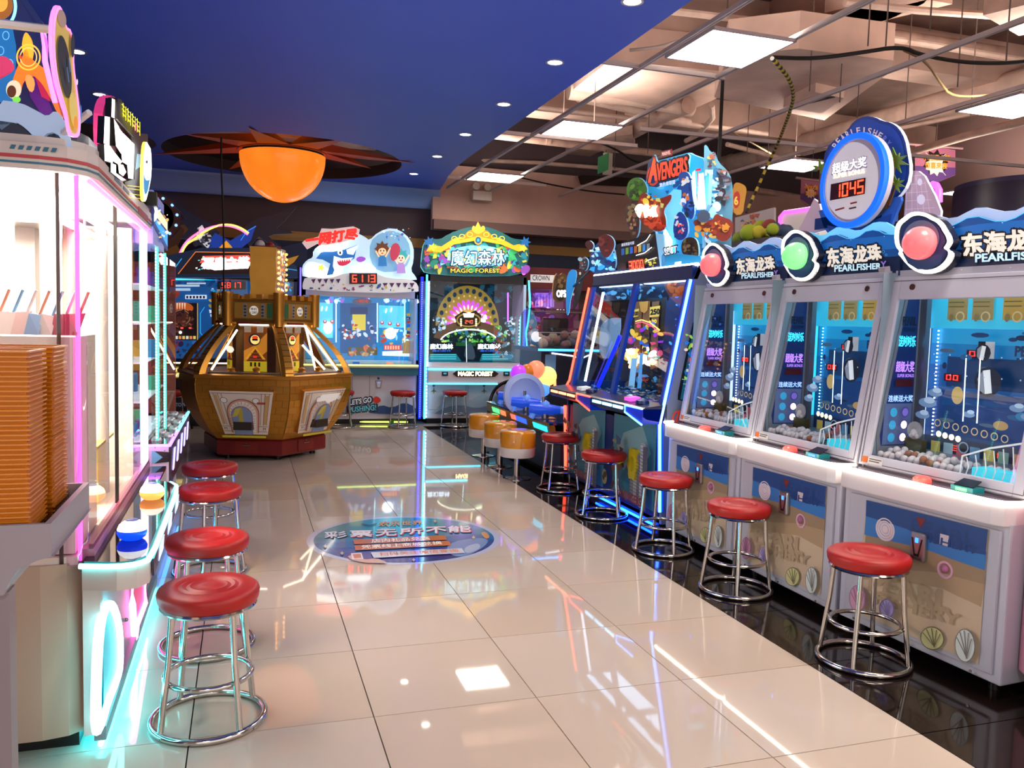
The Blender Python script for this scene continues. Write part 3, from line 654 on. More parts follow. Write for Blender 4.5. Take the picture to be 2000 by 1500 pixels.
    sw.text('SUPER BONUS', '#b684ff', [(.1, .375), (.205, .375), (.205, .39), (.1, .39)], 1, .03); sw.rect('#401016', .09, .33, .2, .365, .3)
    sw.text('连续送大奖', '#9fc8ff', [(.05, .26), (.205, .26), (.205, .29), (.05, .29)], 1.2, .03)
    for j in range(3):
        sw.ell('#3aa5d8', .08, .09+.06*j, .022, .022, .5, n=14); sw.ell('#4a3f90', .15, .09+.06*j, .026, .026, .5, n=14); sw.ell('#ffe9c8' if j < 2 else '#7c6fd0', .15, .09+.06*j, .019, .019, 2.5 if j < 2 else .5, n=14)
    sw.build('side_display', t, 'blue side board with lettering and round lamps')
    MB().box(.02, .06, .40, .43, .8, 1.66, M('#77808c', .35, .5)).build('inner_post', t)
    pf = frart((.03, .48, .78), (1, 0, 0), (0, 0, 1), e=.5); pf.n = V((0, -1, 0))
    pf.rect('#1c8fc4', 0, .12, .80, .72, .55); pf.rect('#1273b0', 0, .12, .80, .56, .5); pf.rect('#0f5596', 0, .12, .80, .46, .45); pf.rect('#0b3a76', .0, .12, .80, .34, .4); pf.rect('#1a2650', 0, 0, .80, .12, .25)
    pf.rect('#123c6c', .1, .36, .5, .5, .3); pf.rect('#aab5bd', 0, .64, .8, .665, .2)
    for (x, z, w_, tx) in ((.20, .50, .06, '0'), (.09, .385, .09, '00'), (.14, .06, .075, '6'), (.36, .06, .085, '15')):
        pf.rect('#3a0710', x, z, x+w_, z+.035, .3); pf.digits(tx, '#ff2b22', [(x+.008, z+.006), (x+w_-.008, z+.006), (x+w_-.008, z+.03), (x+.008, z+.03)], 4)
    pf.rect('#cfd5da', .30, .50, .345, .575, .3); pf.rect('#1c1a20', .265, .50, .30, .575, .1)
    for j in range(8): pf.ring('#c9b78a', .08+j*.05, .185-.004*j, .018, .018, .005, .5, n=14)
    for j in range(7): pf.rect(['#c9b95c', '#8fb6c9', '#b0626c', '#5c93c0', '#cbbf6a', '#7aa99c', '#c08a5a'][j], .06+j*.07, .03, .11+j*.07, .10, .25)
    rr = random.Random(3)
    for j in range(24): pf.ell(rr.choice(['#0a2a55', '#1c5f93', '#0d3a70', '#2a86b8', '#49657e']), rr.uniform(.1, .75), rr.uniform(.2, .62), rr.uniform(.01, .05), rr.uniform(.006, .02), .3, n=10)
    for (x, y, w_, rt) in ((.36, .40, .05, 20), (.33, .525, .03, 0), (.60, .52, .03, 0), (.66, .42, .045, -15)):
        pf.poly('#101c34', [(x+w_*1.3*math.cos(R_(k)), y+w_*1.3*math.sin(R_(k))) for k in range(0, 360, 30)], .15)
        pf.poly('#dfe8ee', [(x+w_*math.cos(R_(k+rt)), y+w_*1.1*math.sin(R_(k+rt))) for k in (60, 100, 240, 280)], .45); pf.poly('#8a94a4', [(x+w_*math.cos(R_(k+rt)), y+w_*1.1*math.sin(R_(k+rt))) for k in (100, 150, 210, 240)], .3)
    for (x, y, s_) in ((.07, .28, .05), (.11, .33, .04), (.05, .22, .04), (.52, .30, .035), (.57, .27, .03), (.3, .25, .03)):
        pf.ell('#6f8fb4', x, y, s_, s_*.45, .5); pf.ell('#a9c4dc', x+.01, y+.012, s_*.6, s_*.3, .5)
    pf.text('PEARL', '#0c3a6a', [(.50, .52), (.64, .52), (.64, .56), (.50, .56)], .2, .06); pf.text('FISHERY', '#0c3a6a', [(.51, .48), (.64, .48), (.64, .51), (.51, .51)], .2, .06)
    pf.ell('#c8b070', .24, .33, .03, .04, .3); pf.ell('#b89a60', .46, .22, .035, .02, .3); pf.ring('#7a96b8', .29, .10, .026, .026, .006, .5); pf.ell('#0a1a30', .29, .10, .02, .02, .1)
    for j in range(4): pf.ell('#ffe6a8', .16+j*.035, .145-.003*j, .014, .014, 2.6, n=12)
    for j in range(16): pf.ell('#9fb4cc', .12+(j % 8)*.085, .42+.09*(j//8), .004, .004, .6, n=6)
    for x in (.30, .37, .62): pf.line('#d8f4ff', [(x, .22), (x-.005, .5)], .006, 2.2)  # glare painted as pale glowing lines on the playfield
    pf.build('playfield', t, 'dark blue playfield with red number displays')
    k = MB()
    for x, n_, s_ in ((.035, 46, .009), (.075, 30, .005)):
        for j in range(n_): z = .90+j*(.53/n_); k.box(x-s_/2, x+s_/2, .465-.05*(x < .05), .47-.05*(x < .05), z, z+.006, M('#8ff0ff', .4, e=6))
    k.box(.026, .03, .42, .47, .9, 1.5, M('#35c8e8', .4, e=1.2)); k.build('led_strip', t, 'cyan light strip')
    cards = frart((.12, .455, 1.43), (1, 0, 0), (0, 0, 1), e=.3); cards.n = V((0, -1, 0))
    cards.rect('#35b6dd', -.1, -.02, .72, .16, .55)
    for j in range(5):
        x = .01+j*.135+(.02 if j > 1 else 0); c = '#9d8f5e' if j < 2 else '#b89a4a'
        cards.rect(c, x, .02, x+.105, .16, .22); cards.rect('#1f0f12', x+.05, .13, x+.095, .15, .05); cards.ell('#c9bd93', x+.07, .035, .024, .024, .25, n=12); cards.ell(c, x+.07, .035, .017, .017, .15, n=12); cards.ell('#857a52', x+.025, .03, .012, .018, .2, n=10); cards.line('#776a3c', [(x+.01, .1), (x+.09, .1)], .005, .1); cards.line('#776a3c', [(x+.01, .08), (x+.09, .08)], .005, .1)
    cards.build('prize_cards', t, 'row of tan prize cards')
    # tray lip, figure disc, chute basket
    MB().box(.02, .81, .135, .47, .765, .80, M('#a8b0bc', .3)).box(.02, .81, .29, .47, .80, .83, M('#8f98a8', .3)).build('ball_tray', t)
    k = MB(); k.lathe([(.042, 0), (.042, .006), (0, .006)], M('#8d8d96', .5, e=.2), 20, (.10, .33, .93), fx); k.ball((.10, .325, .92), .018, WHITE, 12); k.ball((.085, .325, .905), .012, WHITE, 10); k.ball((.115, .325, .905), .012, WHITE, 10)
    k.box(.05, .15, .32, .35, .80, .89, M('#4d4a20', .5)); k.build('shell_ornament', t)
    k = MB(); bw = M('#dfe9ee', .4, e=.25)
    top = [(.50, .14, .79), (.50, .15, .88), (.62, .15, .93), (.76, .15, .97)]
    k.tube(top, .004, bw, 6); k.tube([(.50, .15, .80), (.76, .15, .80)], .004, bw, 6)
    for j in range(7): x = .52+j*.04; k.tube([(x, .15, .80), (x+.012, .15, .84), (x, .15, .88+.028*j*.5)], .0025, bw, 5)
    k.build('wire_basket', t); MB().box(.54, .74, .16, .24, .78, .84, M('#35c4d8', .4, e=.7)).build('prize_tub', t)
    MB().box(.05, .78, .36, .46, 1.645, 1.65, M('#d8f6ff', .5, e=3.0)).build('lamp_board', t, 'pale cyan lamp under the roof')
    return t
m2 = pearl()
GR = M('#86ef93', .25, e=.75); PK = M('#ff6f74', .3, e=.75); CY1, CY2 = M('#8ff0ff', .4, e=6), M('#35c8e8', .4, e=1.2)
WT1, WT2 = M('#e6f0ff', .4, e=7), M('#b9d2f5', .4, e=1.3)
sw_ = {'pearl': {GR: PK}, 'led_strip': {CY1: WT1, CY2: WT2}, 'wave_plate': {M('#6fc4e8', .45, e=.75): M('#a9bfe6', .45, e=.55)}}
m3 = dup(m2, (2.22, 2.06, 0), RZ, 'white arcade cabinet with a pink pearl beside the blue neon cabinet', swap=sw_)
m1 = dup(m2, (2.220, .364, 0), RZ+R_(4.5), 'white arcade cabinet with a pink pearl nearest the camera at the right edge', swap=sw_)
for m_ in (m1, m3):
    for c in kids(m_):
        if c.name.startswith('pearl'): c['label'] = 'glowing pink ball'
        if c.name.startswith('led_strip'): c['label'] = 'bluish white light strip'
for c in kids(m1):
    if c.name.startswith('card_reader'):
        for q in kids(c): q.data = q.data.copy(); q.data.materials[0] = M('#5dff7a', .4, e=2)
# balls in the trays
bw_, bb_ = M('#e9e6e8', .35), M('#a4643f', .45)
def ballmesh(m, r=.0165):
    mb = MB().ball((0, 0, 0), r, m, 12); me = bpy.data.meshes.new('ball'); me.from_pydata([tuple(v) for v in mb.v], [], mb.f); me.materials.append(m); me.polygons.foreach_set('use_smooth', [True]*len(mb.f)); return me
bme = (ballmesh(bw_), ballmesh(bb_, .0175)); rr = random.Random(5)
for mi, (mac, txt) in enumerate(((m1, 'nearest right-hand cabinet'), (m2, 'green pearl cabinet'), (m3, 'far white cabinet'))):
    mat = xf(mac)
    for iy in range(4):
        for ix in range(20):
            x = .06+ix*.034+(.017 if iy % 2 else 0); y = .165+iy*.031
            if y > .15 and x > .48 and y < .26 and iy < 3: continue
            if x > .70 or rr.random() < .08: continue
            br = rr.random() < (.16, .03, .12)[mi]; z = .818+(.012 if iy > 1 else 0)+rr.choice([0, 0, 0, .012])
            o = bpy.data.objects.new('prize_ball', bme[br]); COL.objects.link(o); o.location = mat @ V((x, y, z+(.001 if br else 0)))
            tag(o, ('brown' if br else 'white')+' prize ball in the tray of the '+txt, 'ball', ('brown' if br else 'white')+' prize balls, '+txt)
# ================================================================== round bonus sign on the middle cabinet
t = thing('bonus_sign', 'round blue-rimmed bonus counter sign with palm cutouts above the white cabinets', 'sign', (2.6, .8, 1.93))
bp = pxart(0, 2.54, (-1, 0, 0), e=.0)
fl = [(1603, 375), (1606, 330), (1613, 290), (1634, 270), (1655, 255), (1668, 236), (1690, 226), (1710, 229), (1722, 236), (1740, 239), (1756, 250), (1768, 272), (1773, 300), (1778, 330), (1772, 362), (1755, 385), (1740, 392), (1700, 430), (1640, 430)]
bp.plate('#0c2f7c', smooth(fl, 1), .02, e=.18, ms=M('#c9d4ea', .4, e=.5)); bp.poly('#0d3f9c', [(1690+(x-1690)*.93, 330+(y-330)*.94) for x, y in smooth(fl, 1)], .22)
for i, ch in enumerate('PEARLFISHERY'):
    a = -56+i*9.75; x0 = 1688+math.sin(R_(a))*67; y0 = 323-math.cos(R_(a))*68
    c_, s_ = math.cos(R_(a)), math.sin(R_(a)); w_, h_ = (1.0 if ch == 'I' else 3.4), 6.0
    qd = [(x0+u*c_-v*s_, y0+u*s_+v*c_) for u, v in ((-w_, h_), (w_, h_), (w_, -h_), (-w_, -h_))]
    bp.text(ch, '#d8c4c4' if i < 10 else '#6b72c8', qd, .4, .03)
bp.build('backing_flower', t, 'dark blue scalloped backing plate', world=True)
bt = pxart(0, 2.53, (-1, 0, 0), lift=.01)
bt.plate('#1c57b0', [(1602, 412), (1608, 410), (1640, 424), (1700, 418), (1738, 386), (1762, 384), (1763, 392), (1748, 430), (1735, 462), (1625, 462), (1612, 445)], .015, e=.12)
bt.poly('#454a66', [(1616, 424), (1650, 432), (1700, 424), (1730, 400), (1744, 402), (1722, 422), (1690, 436), (1640, 440)], .05)
bt.poly('#0f3a86', [(1618, 440), (1650, 446), (1680, 440), (1710, 430), (1745, 418), (1735, 455), (1630, 460)], .12)
bt.build('wave_cutout', t, world=True)
drum = MB(); c = W(1663.5, 353, 0, 2.44); DX = (V((0, -1, 0)), V((0, 0, 1)), V((-1, 0, 0))); Rd = .228
drum.lathe([(Rd, -.05), (Rd, -.02), (Rd-.004, 0), (Rd-.03, .0), (Rd-.03, -.012), (0, -.012)], M('#c9c2cc', .4), 48, c, DX); drum.build('drum', t, world=True)
MB().lathe([(Rd+.001, -.022), (Rd+.006, -.01), (Rd+.003, .008), (Rd-.024, .008), (Rd-.026, .001), (Rd-.004, -.0)], M('#0e55ff', .4, e=1.5), 48, c, DX, cap=False).build('neon_rim', t, 'bright blue glowing rim', world=True)
f = Art(lambda x, y: WPl(x, y, c+V((.010, 0, 0)), V((-1, 0, 0))), (-1, 0, 0), e=.5)
f.ell('#cfc9cf', 1663.5, 353, 52, 76, .45, n=40, rot=8); f.text('超级大奖', '#8c7fb0', [(1626, 342), (1694, 327), (1694, 304), (1626, 320)], .3, .06); f.text('超级大奖', '#fff6e4', [(1627, 340), (1693, 325), (1693, 305), (1627, 320)], 1.5, .03)
f.text('SUPER BONUS', '#fff0cc', [(1629, 349), (1690, 338), (1690, 329), (1629, 340)], 1.3, .03)
f.poly('#2a0507', [(1623, 392), (1691, 379), (1693, 347), (1625, 360)], .3); f.digits('1045', '#ff3b22', [(1630, 388), (1690, 377), (1691, 350), (1631, 362)], 5, .2)
f.line('#8a1a14', [(1634, 411), (1652, 406)], 3, .1); f.line('#8a1a14', [(1664, 398), (1677, 395)], 3, .1); f.line('#3a2020', [(1662, 408), (1676, 405)], 3, .1)
f.build('display_face', t, 'white face with red digits', world=True)
def palm(x, y, s, bx, by):
    a = pxart(0, 2.525, (-1, 0, 0), lift=.012, e=0)
    a.plate('#6f4a2c', [(x-1.5*s, y), (x+1.5*s, y), (bx+3*s, by), (bx-3*s, by)], .008, e=0)
    for ang, L in ((-100, 25), (-60, 17), (-25, 24), (15, 26), (60, 24), (165, 24), (205, 20), (-150, 14)):
        d = (math.cos(R_(ang)), math.sin(R_(ang))); n_ = (-d[1], d[0]); L *= s
        a.up(); a.plate('#6c8a26' if ang < 90 else '#4c6b3a', [(x, y), (x+d[0]*L*.35+n_[0]*4*s, y+d[1]*L*.35+n_[1]*4.5*s), (x+d[0]*L, y+d[1]*L), (x+d[0]*L*.35-n_[0]*4*s, y+d[1]*L*.35-n_[1]*4.5*s)], .006, e=0)
    a.ell('#a86b4a', x, y, 3*s, 3*s, 0); a.build('palm_cutout', t, world=True)
palm(1752, 315, 1.1, 1731, 408); palm(1753, 360, .8, 1738, 402); palm(1606, 330, .8, 1604, 398)
for pts, lab in (([(1772, 332), (1794, 334), (1806, 344), (1826, 382), (1838, 412), (1836, 432), (1765, 436)], 'right'), ([(1590, 388), (1600, 396), (1612, 450), (1590, 456), (1558, 452), (1575, 420)], 'left')):
    a = pxart(0, 2.57, (-1, 0, 0), e=.3); tt = M('#c0a4b4', .5, e=.22)
    a.plate('#c9aebd', pts, .012, m=tt, ms=M('#e9dff5', .4, e=.7))
    xs = [p[0] for p in pts]; x0, x1 = min(xs), max(xs)
    if lab == 'right':
        for k in range(6): a.line('#dccbe0', [(1770, 345+k*16), (1800+k*7, 342+k*16)], .7, .35)
        for k in range(5): a.line('#dccbe0', [(1775+k*9, 338+k*4), (1772+k*13, 434)], .7, .35)
        a.ell('#dfd8ea', 1804, 390, 8, 10, .4, n=14); a.ell('#dfd8ea', 1802, 356, 5, 7, .4, n=12)
    a.build('net_cutout', t, 'pale pink net shaped plate', world=True)
MB().box(2.52, 2.62, .55, 1.05, 1.93, 1.99, M('#173a80', .4)).build('sign_base', t, world=True)
# ================================================================== twin hero cabinet
def rblobs(a, x0, y0, x1, y1, cols, n, r0, r1, seed, e=.5, sq=.5):
    r = random.Random(seed); st0 = a.st; a.st = .00025
    for _ in range(n):
        x, y = r.uniform(x0, x1), r.uniform(y0, y1); s = r.uniform(r0, r1)
        if r.random() < sq: a.poly(r.choice(cols), [(x+s*math.cos(R_(k)), y+s*math.sin(R_(k))*r.uniform(.4, 1)) for k in (r.uniform(0, 80), r.uniform(90, 160), r.uniform(180, 250), r.uniform(260, 340))], e*r.uniform(.6, 1.3))
        else: a.ell(r.choice(cols), x, y, s, s*r.uniform(.3, .9), e*r.uniform(.6, 1.3), r.uniform(0, 180), 12)
    a.st = st0
h = thing('twin_cabinet', 'tall blue two-player arcade cabinet edged in red and blue neon', 'arcade machine', (2.25, 2.98, 0))
Y0, Y1, YM = 2.13, 3.85, 2.98
nv = M('#0d2a66', .35); bl = M('#0c3fae', .3, e=.06); gy = M('#7c88a2', .35)
prf = [(2.25, .05), (2.225, .74), (2.258, .90), (2.415, 1.70), (2.46, 1.80), (2.95, 1.80), (2.95, .05)]
MB().prism([(x, Y0, z) for x, z in prf], (0, .03, 0), gy).build('side_panel', h, world=True)
fs_ = MB()
for q in (prf[:2]+[(2.225, .74), (2.258, .90), (2.95, .90), (2.95, .05)], [(2.258, .9), (2.415, 1.70), (2.475, 1.70), (2.318, .9)], [(2.415, 1.70), (2.46, 1.80), (2.95, 1.80), (2.95, 1.70)], [(2.87, .9), (2.95, .9), (2.95, 1.7), (2.87, 1.7)]):
    fs_.prism([(x, Y1-.03, z) for x, z in dict.fromkeys(q)], (0, .03, 0), nv)
fs_.build('side_panel', h, 'far side panel with a large clear window', world=True)
MB().poly([(2.318, Y1-.015, .9), (2.475, Y1-.015, 1.7), (2.87, Y1-.015, 1.7), (2.87, Y1-.015, .9)], glass('#dfeaf6', .05)).build('pane', h, world=True)
sa = pxart(1, Y0-.002, (0, -1, 0), e=.35)
wq = smooth([(1362, 587), (1415, 588), (1412, 700), (1406, 786), (1323, 786), (1324, 765)], 1)
sa.poly('#0c1420', wq, .05); sa.poly('#16607a', [(1362, 595), (1410, 595), (1402, 780), (1328, 780)], .4); sa.poly('#e0c83a', smooth([(1364, 590), (1384, 590), (1392, 625), (1400, 660), (1392, 665), (1380, 640), (1362, 625)], 1), .7)
rblobs_later = (sa, wq)
MB().box(2.90, 2.95, Y0+.03, Y1-.03, .05, 1.80, nv).box(2.42, 2.9, Y0+.03, Y1-.03, 1.72, 1.80, nv).box(2.24, 2.9, Y0+.03, Y1-.03, .70, .80, nv).build('cabinet_shell', h, world=True)
MB().prism([(2.415, y, z) if z < 1.75 else (2.452, y, z) for y, z in ((Y0, 1.705), (Y1, 1.705), (Y1, 1.795), (Y0, 1.795))], (.03, 0, 0), M('#0e1f4c', .3)).build('top_rail', h, world=True)
MB().tube([(2.445, Y0, 1.805), (2.445, Y1, 1.805)], .011, M('#dff0ff', .4, e=8), 8).build('top_light', h, 'cold white light bar under the sign', world=True)
sl = lambda z: 2.258+(z-.9)*(.157/.80)
for y, w_ in ((Y0+.03, .05), (YM-.03, .06), (Y1-.08, .05)):
    MB().prism([(sl(.86)-.012, y, .86), (sl(.86)-.012, y+w_, .86), (sl(1.705)-.012, y+w_, 1.705), (sl(1.705)-.012, y, 1.705)], (.03, 0, 0), bl).build('window_post', h, world=True)
for y0, y1 in ((Y0+.08, YM-.03), (YM+.03, Y1-.08)):
    MB().poly([(sl(.86), y0, .86), (sl(.86), y1, .86), (sl(1.705), y1, 1.705), (sl(1.705), y0, 1.705)], glass('#eaf4ff', .07)).build('pane', h, world=True)
bn = M('#bfe0ff', .4, e=5, ecol='#4f9bff'); rn = M('#ff7a62', .4, e=4.2, ecol='#ff4a32')
yb = Y0-.016
MB().tube([(2.226, yb, .14), (2.199, yb, .73), (2.232, yb, .90), (2.386, yb, 1.70)], .0105, bn, 8).build('neon_tube', h, 'bluish white neon tube on the near edge', world=True)
MB().tube([(2.246, yb+.022, .90), (2.40, yb+.022, 1.70)], .02, M('#0a3cff', .5, e=1.6), 8).tube([(2.24, yb+.022, .14), (2.213, yb+.022, .73)], .02, M('#0a3cff', .5, e=1.6), 8).build('neon_glow', h, 'blue glow of the neon, modelled as a thicker tube behind it', world=True)  # halo of the neon imitated by a glowing blue tube
MB().tube([(2.235, Y1+.006, .12), (2.213, Y1+.006, .68)], .013, rn, 8).tube([(2.213, Y1+.006, .84), (2.246, Y1+.006, .90), (2.40, Y1+.006, 1.70)], .011, rn, 8).build('neon_tube', h, 'red neon tube on the far edge', world=True)
# consoles
for i, (ya, yb_, m1_, m2_, tx) in enumerate(((YM, Y1+.02, rn, M('#ff8f6b', .4, e=3.5), 'red lit console of the far player'), (Y0-.02, YM, bn, M('#8fd6ff', .4, e=4.5, ecol='#8fd6ff'), 'blue lit console of the near player'))):
    cb = MB(); cb.prism([(2.245, ya, .865), (2.085, ya, .845), (2.07, ya, .835), (2.07, ya, .785), (2.10, ya, .765), (2.25, ya, .74)], (0, yb_-ya, 0), M('#2a3350', .25) if i else M('#4a3040', .25))
    co = cb.build('console', h, tx, world=True)
    L_ = yb_-ya; 
    for k in range(3):
        y1_ = yb_-.05-k*(L_*.21); MB().box(2.062, 2.072, y1_-L_*.17, y1_, .803, .822, m2_).build('light_bar', co, world=True)
    ye = ya+.30*L_
    MB().prism([(2.068, ye, .835), (2.068, ya+.0, .835), (2.068, ya+.0, .735), (2.068, ye, .79)], (.16, 0, 0), M('#0b2fc0', .3, e=.25) if True else bl).build('console_end', co, world=True)
    MB().tube([(2.064, ya+.0, .838), (2.064, ye, .838), (2.064, ye+.0, .79), (2.064, ya+.0, .733)], .007, m1_, 6).build('neon_loop', co, world=True)
    k = MB(); k.prism([(2.12, ya+.45*L_, .858), (2.12, ya+.34*L_, .858), (2.20, ya+.34*L_, .864), (2.20, ya+.45*L_, .864)], (0, 0, .025), M('#e9f4f0' if not i else '#e85bd6', .35, e=.3 if not i else .9)); k.build('control_box', co, world=True)
    k = MB(); k.lathe([(.05, 0), (.045, .02), (.02, .03), (0, .032)], M('#16305e', .3), 18, (2.16, ya+.22*L_, .855)); k.build('dome_button', co, world=True)
# lower front
MB().box(2.24, 2.26, Y0+.03, Y1-.03, .08, .74, M('#0a2c6c', .4)).build('lower_front', h, world=True)
for k, (q, sd) in enumerate(((((3.73, 3.06)), 1), (((2.90, 2.22)), 2))):
    a = frart((2.238, q[0], .12), (0, -1, 0), (0, 0, 1), e=.06); Lw = q[0]-q[1]
    a.n = V((-1, 0, 0)); a.rect('#3b7f92', 0, 0, Lw, .60); a.poly('#7fa9ad', wob([(.05, .3), (.2, .5), (.45, .55), (.6, .4), (.5, .28), (.2, .2)], .03, sd)); a.poly('#2c6a86', wob([(.1, .1), (.3, .3), (.55, .25), (.6, .1)], .03, sd))
    for j in range(5): x = Lw*(.45+.11*j); a.rect(['#8d8f98', '#b9b7b4', '#6f7480', '#c4c3c4', '#565b6b'][j], x, 0, x+Lw*.1, .18+.09*j-(.1 if j == 4 else 0)); [a.line('#4a4f5c', [(x+.005, .03+.025*z), (x+Lw*.095, .03+.025*z)], .004) for z in range(6+3*j)]
    rblobs(a, .02, .05, Lw*.55, .45, ['#5b2a22', '#7a3a28', '#20242f', '#8d8a5a', '#31506e', '#3d2a22'], 22, .02, .06, sd+4, .06)
    a.text('HEROES' if False else 'AVENGERS', '#8a2a22', [(Lw*.45, .03), (Lw*.97, .03), (Lw*.97, .09), (Lw*.45, .09)], .06, .05)
    a.build('printed_panel', h, 'teal city picture panel', world=True)
    y_ = q[1]+Lw*.42
    m_ = MB(); o_ = [(y_+.075*math.cos(R_(t_))*(1+.12*math.cos(R_(6*t_))), .40+.115*math.sin(R_(t_))*(1+.1*math.cos(R_(6*t_)))) for t_ in range(0, 360, 15)]
    i_ = [(y_+.032*math.cos(R_(t_)), .40+.055*math.sin(R_(t_))) for t_ in range(0, 360, 15)]; n = 24
    for xx in (2.20, 2.225): pass
    vs = [(2.20, *p) for p in o_]+[(2.20, *p) for p in i_]+[(2.236, *p) for p in o_]+[(2.236, *p) for p in i_]
    m_.add(vs, [[j, (j+1) % n, n+(j+1) % n, n+j] for j in range(n)]+[[j, (j+1) % n, 2*n+(j+1) % n, 2*n+j] for j in range(n)]+[[n+j, n+(j+1) % n, 3*n+(j+1) % n, 3*n+j] for j in range(n)], M('#d9c01e', .4)); m_.build('cup_ring', h, 'yellow ring with a dark hole', world=True)
MB().box(2.25, 2.9, Y0+.03, Y1-.03, 0.0, .05, BLACK).build('plinth', h, world=True)
MB().tube([(2.235, Y0+.1, .03), (2.235, YM+.2, .03)], .008, M('#0b3dff', .4, e=40), 8).build('floor_light', h, 'deep blue light strip at the foot', world=True)
# interior backs
bk_ = pxart(0, 2.80, (-1, 0, 0), e=.5)
bk_.poly('#16140f', [(1236, 560), (1342, 545), (1322, 760), (1205, 760)], .15)
bk_.poly('#0d2452', [(1305, 548), (1345, 540), (1325, 760), (1290, 760)], .4); rblobs(bk_, 1305, 570, 1330, 740, ['#1c6fe0', '#123a90', '#3fa5ff'], 16, 2, 6, 2, 1.0)
for x in (1242, 1258, 1276): bk_.poly('#7d5630', [(x, 590), (x+14, 588), (x+10, 720), (x-4, 722)], .35)
bk_.poly('#dcb54a', [(1272, 600), (1292, 597), (1290, 618), (1271, 620)], .8); bk_.text('250', '#1a1208', [(1273, 615), (1291, 613), (1291, 603), (1274, 605)], 0, .08)
bk_.poly('#dcb54a', [(1241, 605), (1251, 603), (1249, 618), (1240, 620)], .8); bk_.text('100', '#1a1208', [(1241, 617), (1249, 616), (1250, 608), (1242, 609)], 0, .06)
bk_.poly('#c58a3a', [(1252, 590), (1270, 588), (1268, 606), (1262, 612), (1255, 608)], .5); bk_.text('+20', '#ffcf5a', [(1270, 632), (1286, 631), (1286, 624), (1271, 625)], 1, .05)
rblobs(bk_, 1226, 630, 1298, 700, ['#18b5a0', '#9c2bc0', '#f0c23a', '#1a66d6', '#1c1a2a', '#7bd44a', '#e0486a', '#2b2230'], 60, 3, 9, 11, .9)
rblobs(bk_, 1228, 680, 1292, 715, ['#fff1d6', '#ffd9a0', '#ffb06a', '#fff6ea'], 34, 3, 10, 12, 3)
bk_.line('#ffd65a', [(1250, 628), (1262, 625), (1278, 630), (1298, 645)], 2, 3); bk_.line('#ff4a6a', [(1250, 632), (1262, 629), (1278, 634), (1296, 648)], 1.6, 3)
rblobs(bk_, 1210, 715, 1310, 765, ['#2c221c', '#604630', '#141a26', '#4c9ac2'], 40, 3, 9, 13, .5)
for c_, q in (('#8fc9ea', [(1245, 700), (1256, 700), (1250, 760), (1238, 760)]), ('#5fa9da', [(1262, 690), (1268, 690), (1264, 760), (1256, 760)])): bk_.poly(c_, q, .7)
sa = rblobs_later[0]
rblobs(sa, 1345, 660, 1398, 775, ['#0f2f4a', '#2a9ac0', '#e8c04a', '#1a1c24', '#9fd0e0', '#3a6a8a', '#c84a3a'], 60, 4, 10, 141, .5); rblobs(sa, 1335, 650, 1360, 750, ['#e05a5a', '#f0e0c0', '#8ad04a', '#1a6ac0'], 26, 3, 7, 142, .6)
for k in range(5): sa.line('#b8c8d8', [(1328+k*2, 740+k*9), (1350+k*2, 742+k*9)], 1.2, .3)
sa.ring('#c0382a', 1319, 816, 11, 15, 3, .25); sa.line('#c0382a', [(1313, 830), (1322, 800), (1327, 830)], 3, .25); sa.line('#c0382a', [(1312, 820), (1330, 818)], 2.5, .25)
sa.build('side_print', h, 'side picture with yellow and teal shapes and red ring mark', world=True)
bk_.build('playfield', h, 'dark playfield boards with bright flames and gold columns', world=True)
ch = pxart(0, 2.6, (-1, 0, 0)); ch.plate('#8fb0c4', smooth([(1170, 700), (1171, 640), (1182, 625), (1200, 620), (1215, 622), (1200, 700)], 1), .01, m=M('#8fb0c4', .3, e=.3)); ch.build('chute_plate', h, world=True)
cn = MB(); rr = random.Random(9)
cn.box(2.28, 2.88, Y0+.04, Y1-.04, .80, .83, M('#0f3f7a', .3))
for _ in range(240):
    x, y = rr.uniform(2.29, 2.8), rr.uniform(Y0+.08, Y1-.08); s = rr.uniform(.012, .035)
    mt = rr.choice([M('#cfe4ea', .2, .6), M('#1b86c9', .3), M('#0f6f9e', .25), M('#d6c9a2', .3, .5), M('#f0efe6', .4), M('#12344e', .3)])
    z = .83+rr.uniform(0, .03); a = rr.uniform(0, 6.28)
    cn.prism([(x+s*math.cos(a+k*1.57), y+s*math.sin(a+k*1.57), z+rr.uniform(-.005, .012)) for k in range(4)], (0, 0, .005), mt)
cn.build('token_bed', h, 'bed of scattered tokens and cards', kind='stuff', world=True)
MB().box(2.45, 2.75, Y0+.1, YM-.06, 1.70, 1.705, M('#bfe2ff', .4, e=5)).box(2.45, 2.75, YM+.06, Y1-.1, 1.70, 1.705, M('#bfe2ff', .4, e=5)).build('lamp_board', h, world=True)
for y in (Y1-.12,): MB().tube([(2.34, y, .90), (2.48, y, 1.66)], .012, M('#e6eeff', .4, e=4), 8).build('inner_tube', h, world=True)
MB().tube([(2.40, Y1-.25, .86), (2.50, Y1-.36, 1.2), (2.52, Y1-.40, 1.3)], .018, M('#1a2cff', .4, e=1.2), 8).build('inner_tube', h, 'violet blue inner tube', world=True)
tf = pxart(0, 2.50, (-1, 0, 0), e=.3); tf.poly('#0f3054', [(1158, 562), (1345, 546), (1338, 578), (1152, 590)], .25)
rblobs(tf, 1160, 562, 1310, 582, ['#2f8fd0', '#123a5c', '#5fb0d8', '#0d2036'], 50, 3, 7, 15, .6); rblobs(tf, 1310, 552, 1338, 580, ['#a8502e', '#7c3a26', '#c06a3a'], 20, 4, 8, 16, .4)
tf.build('inner_fascia', h, world=True)
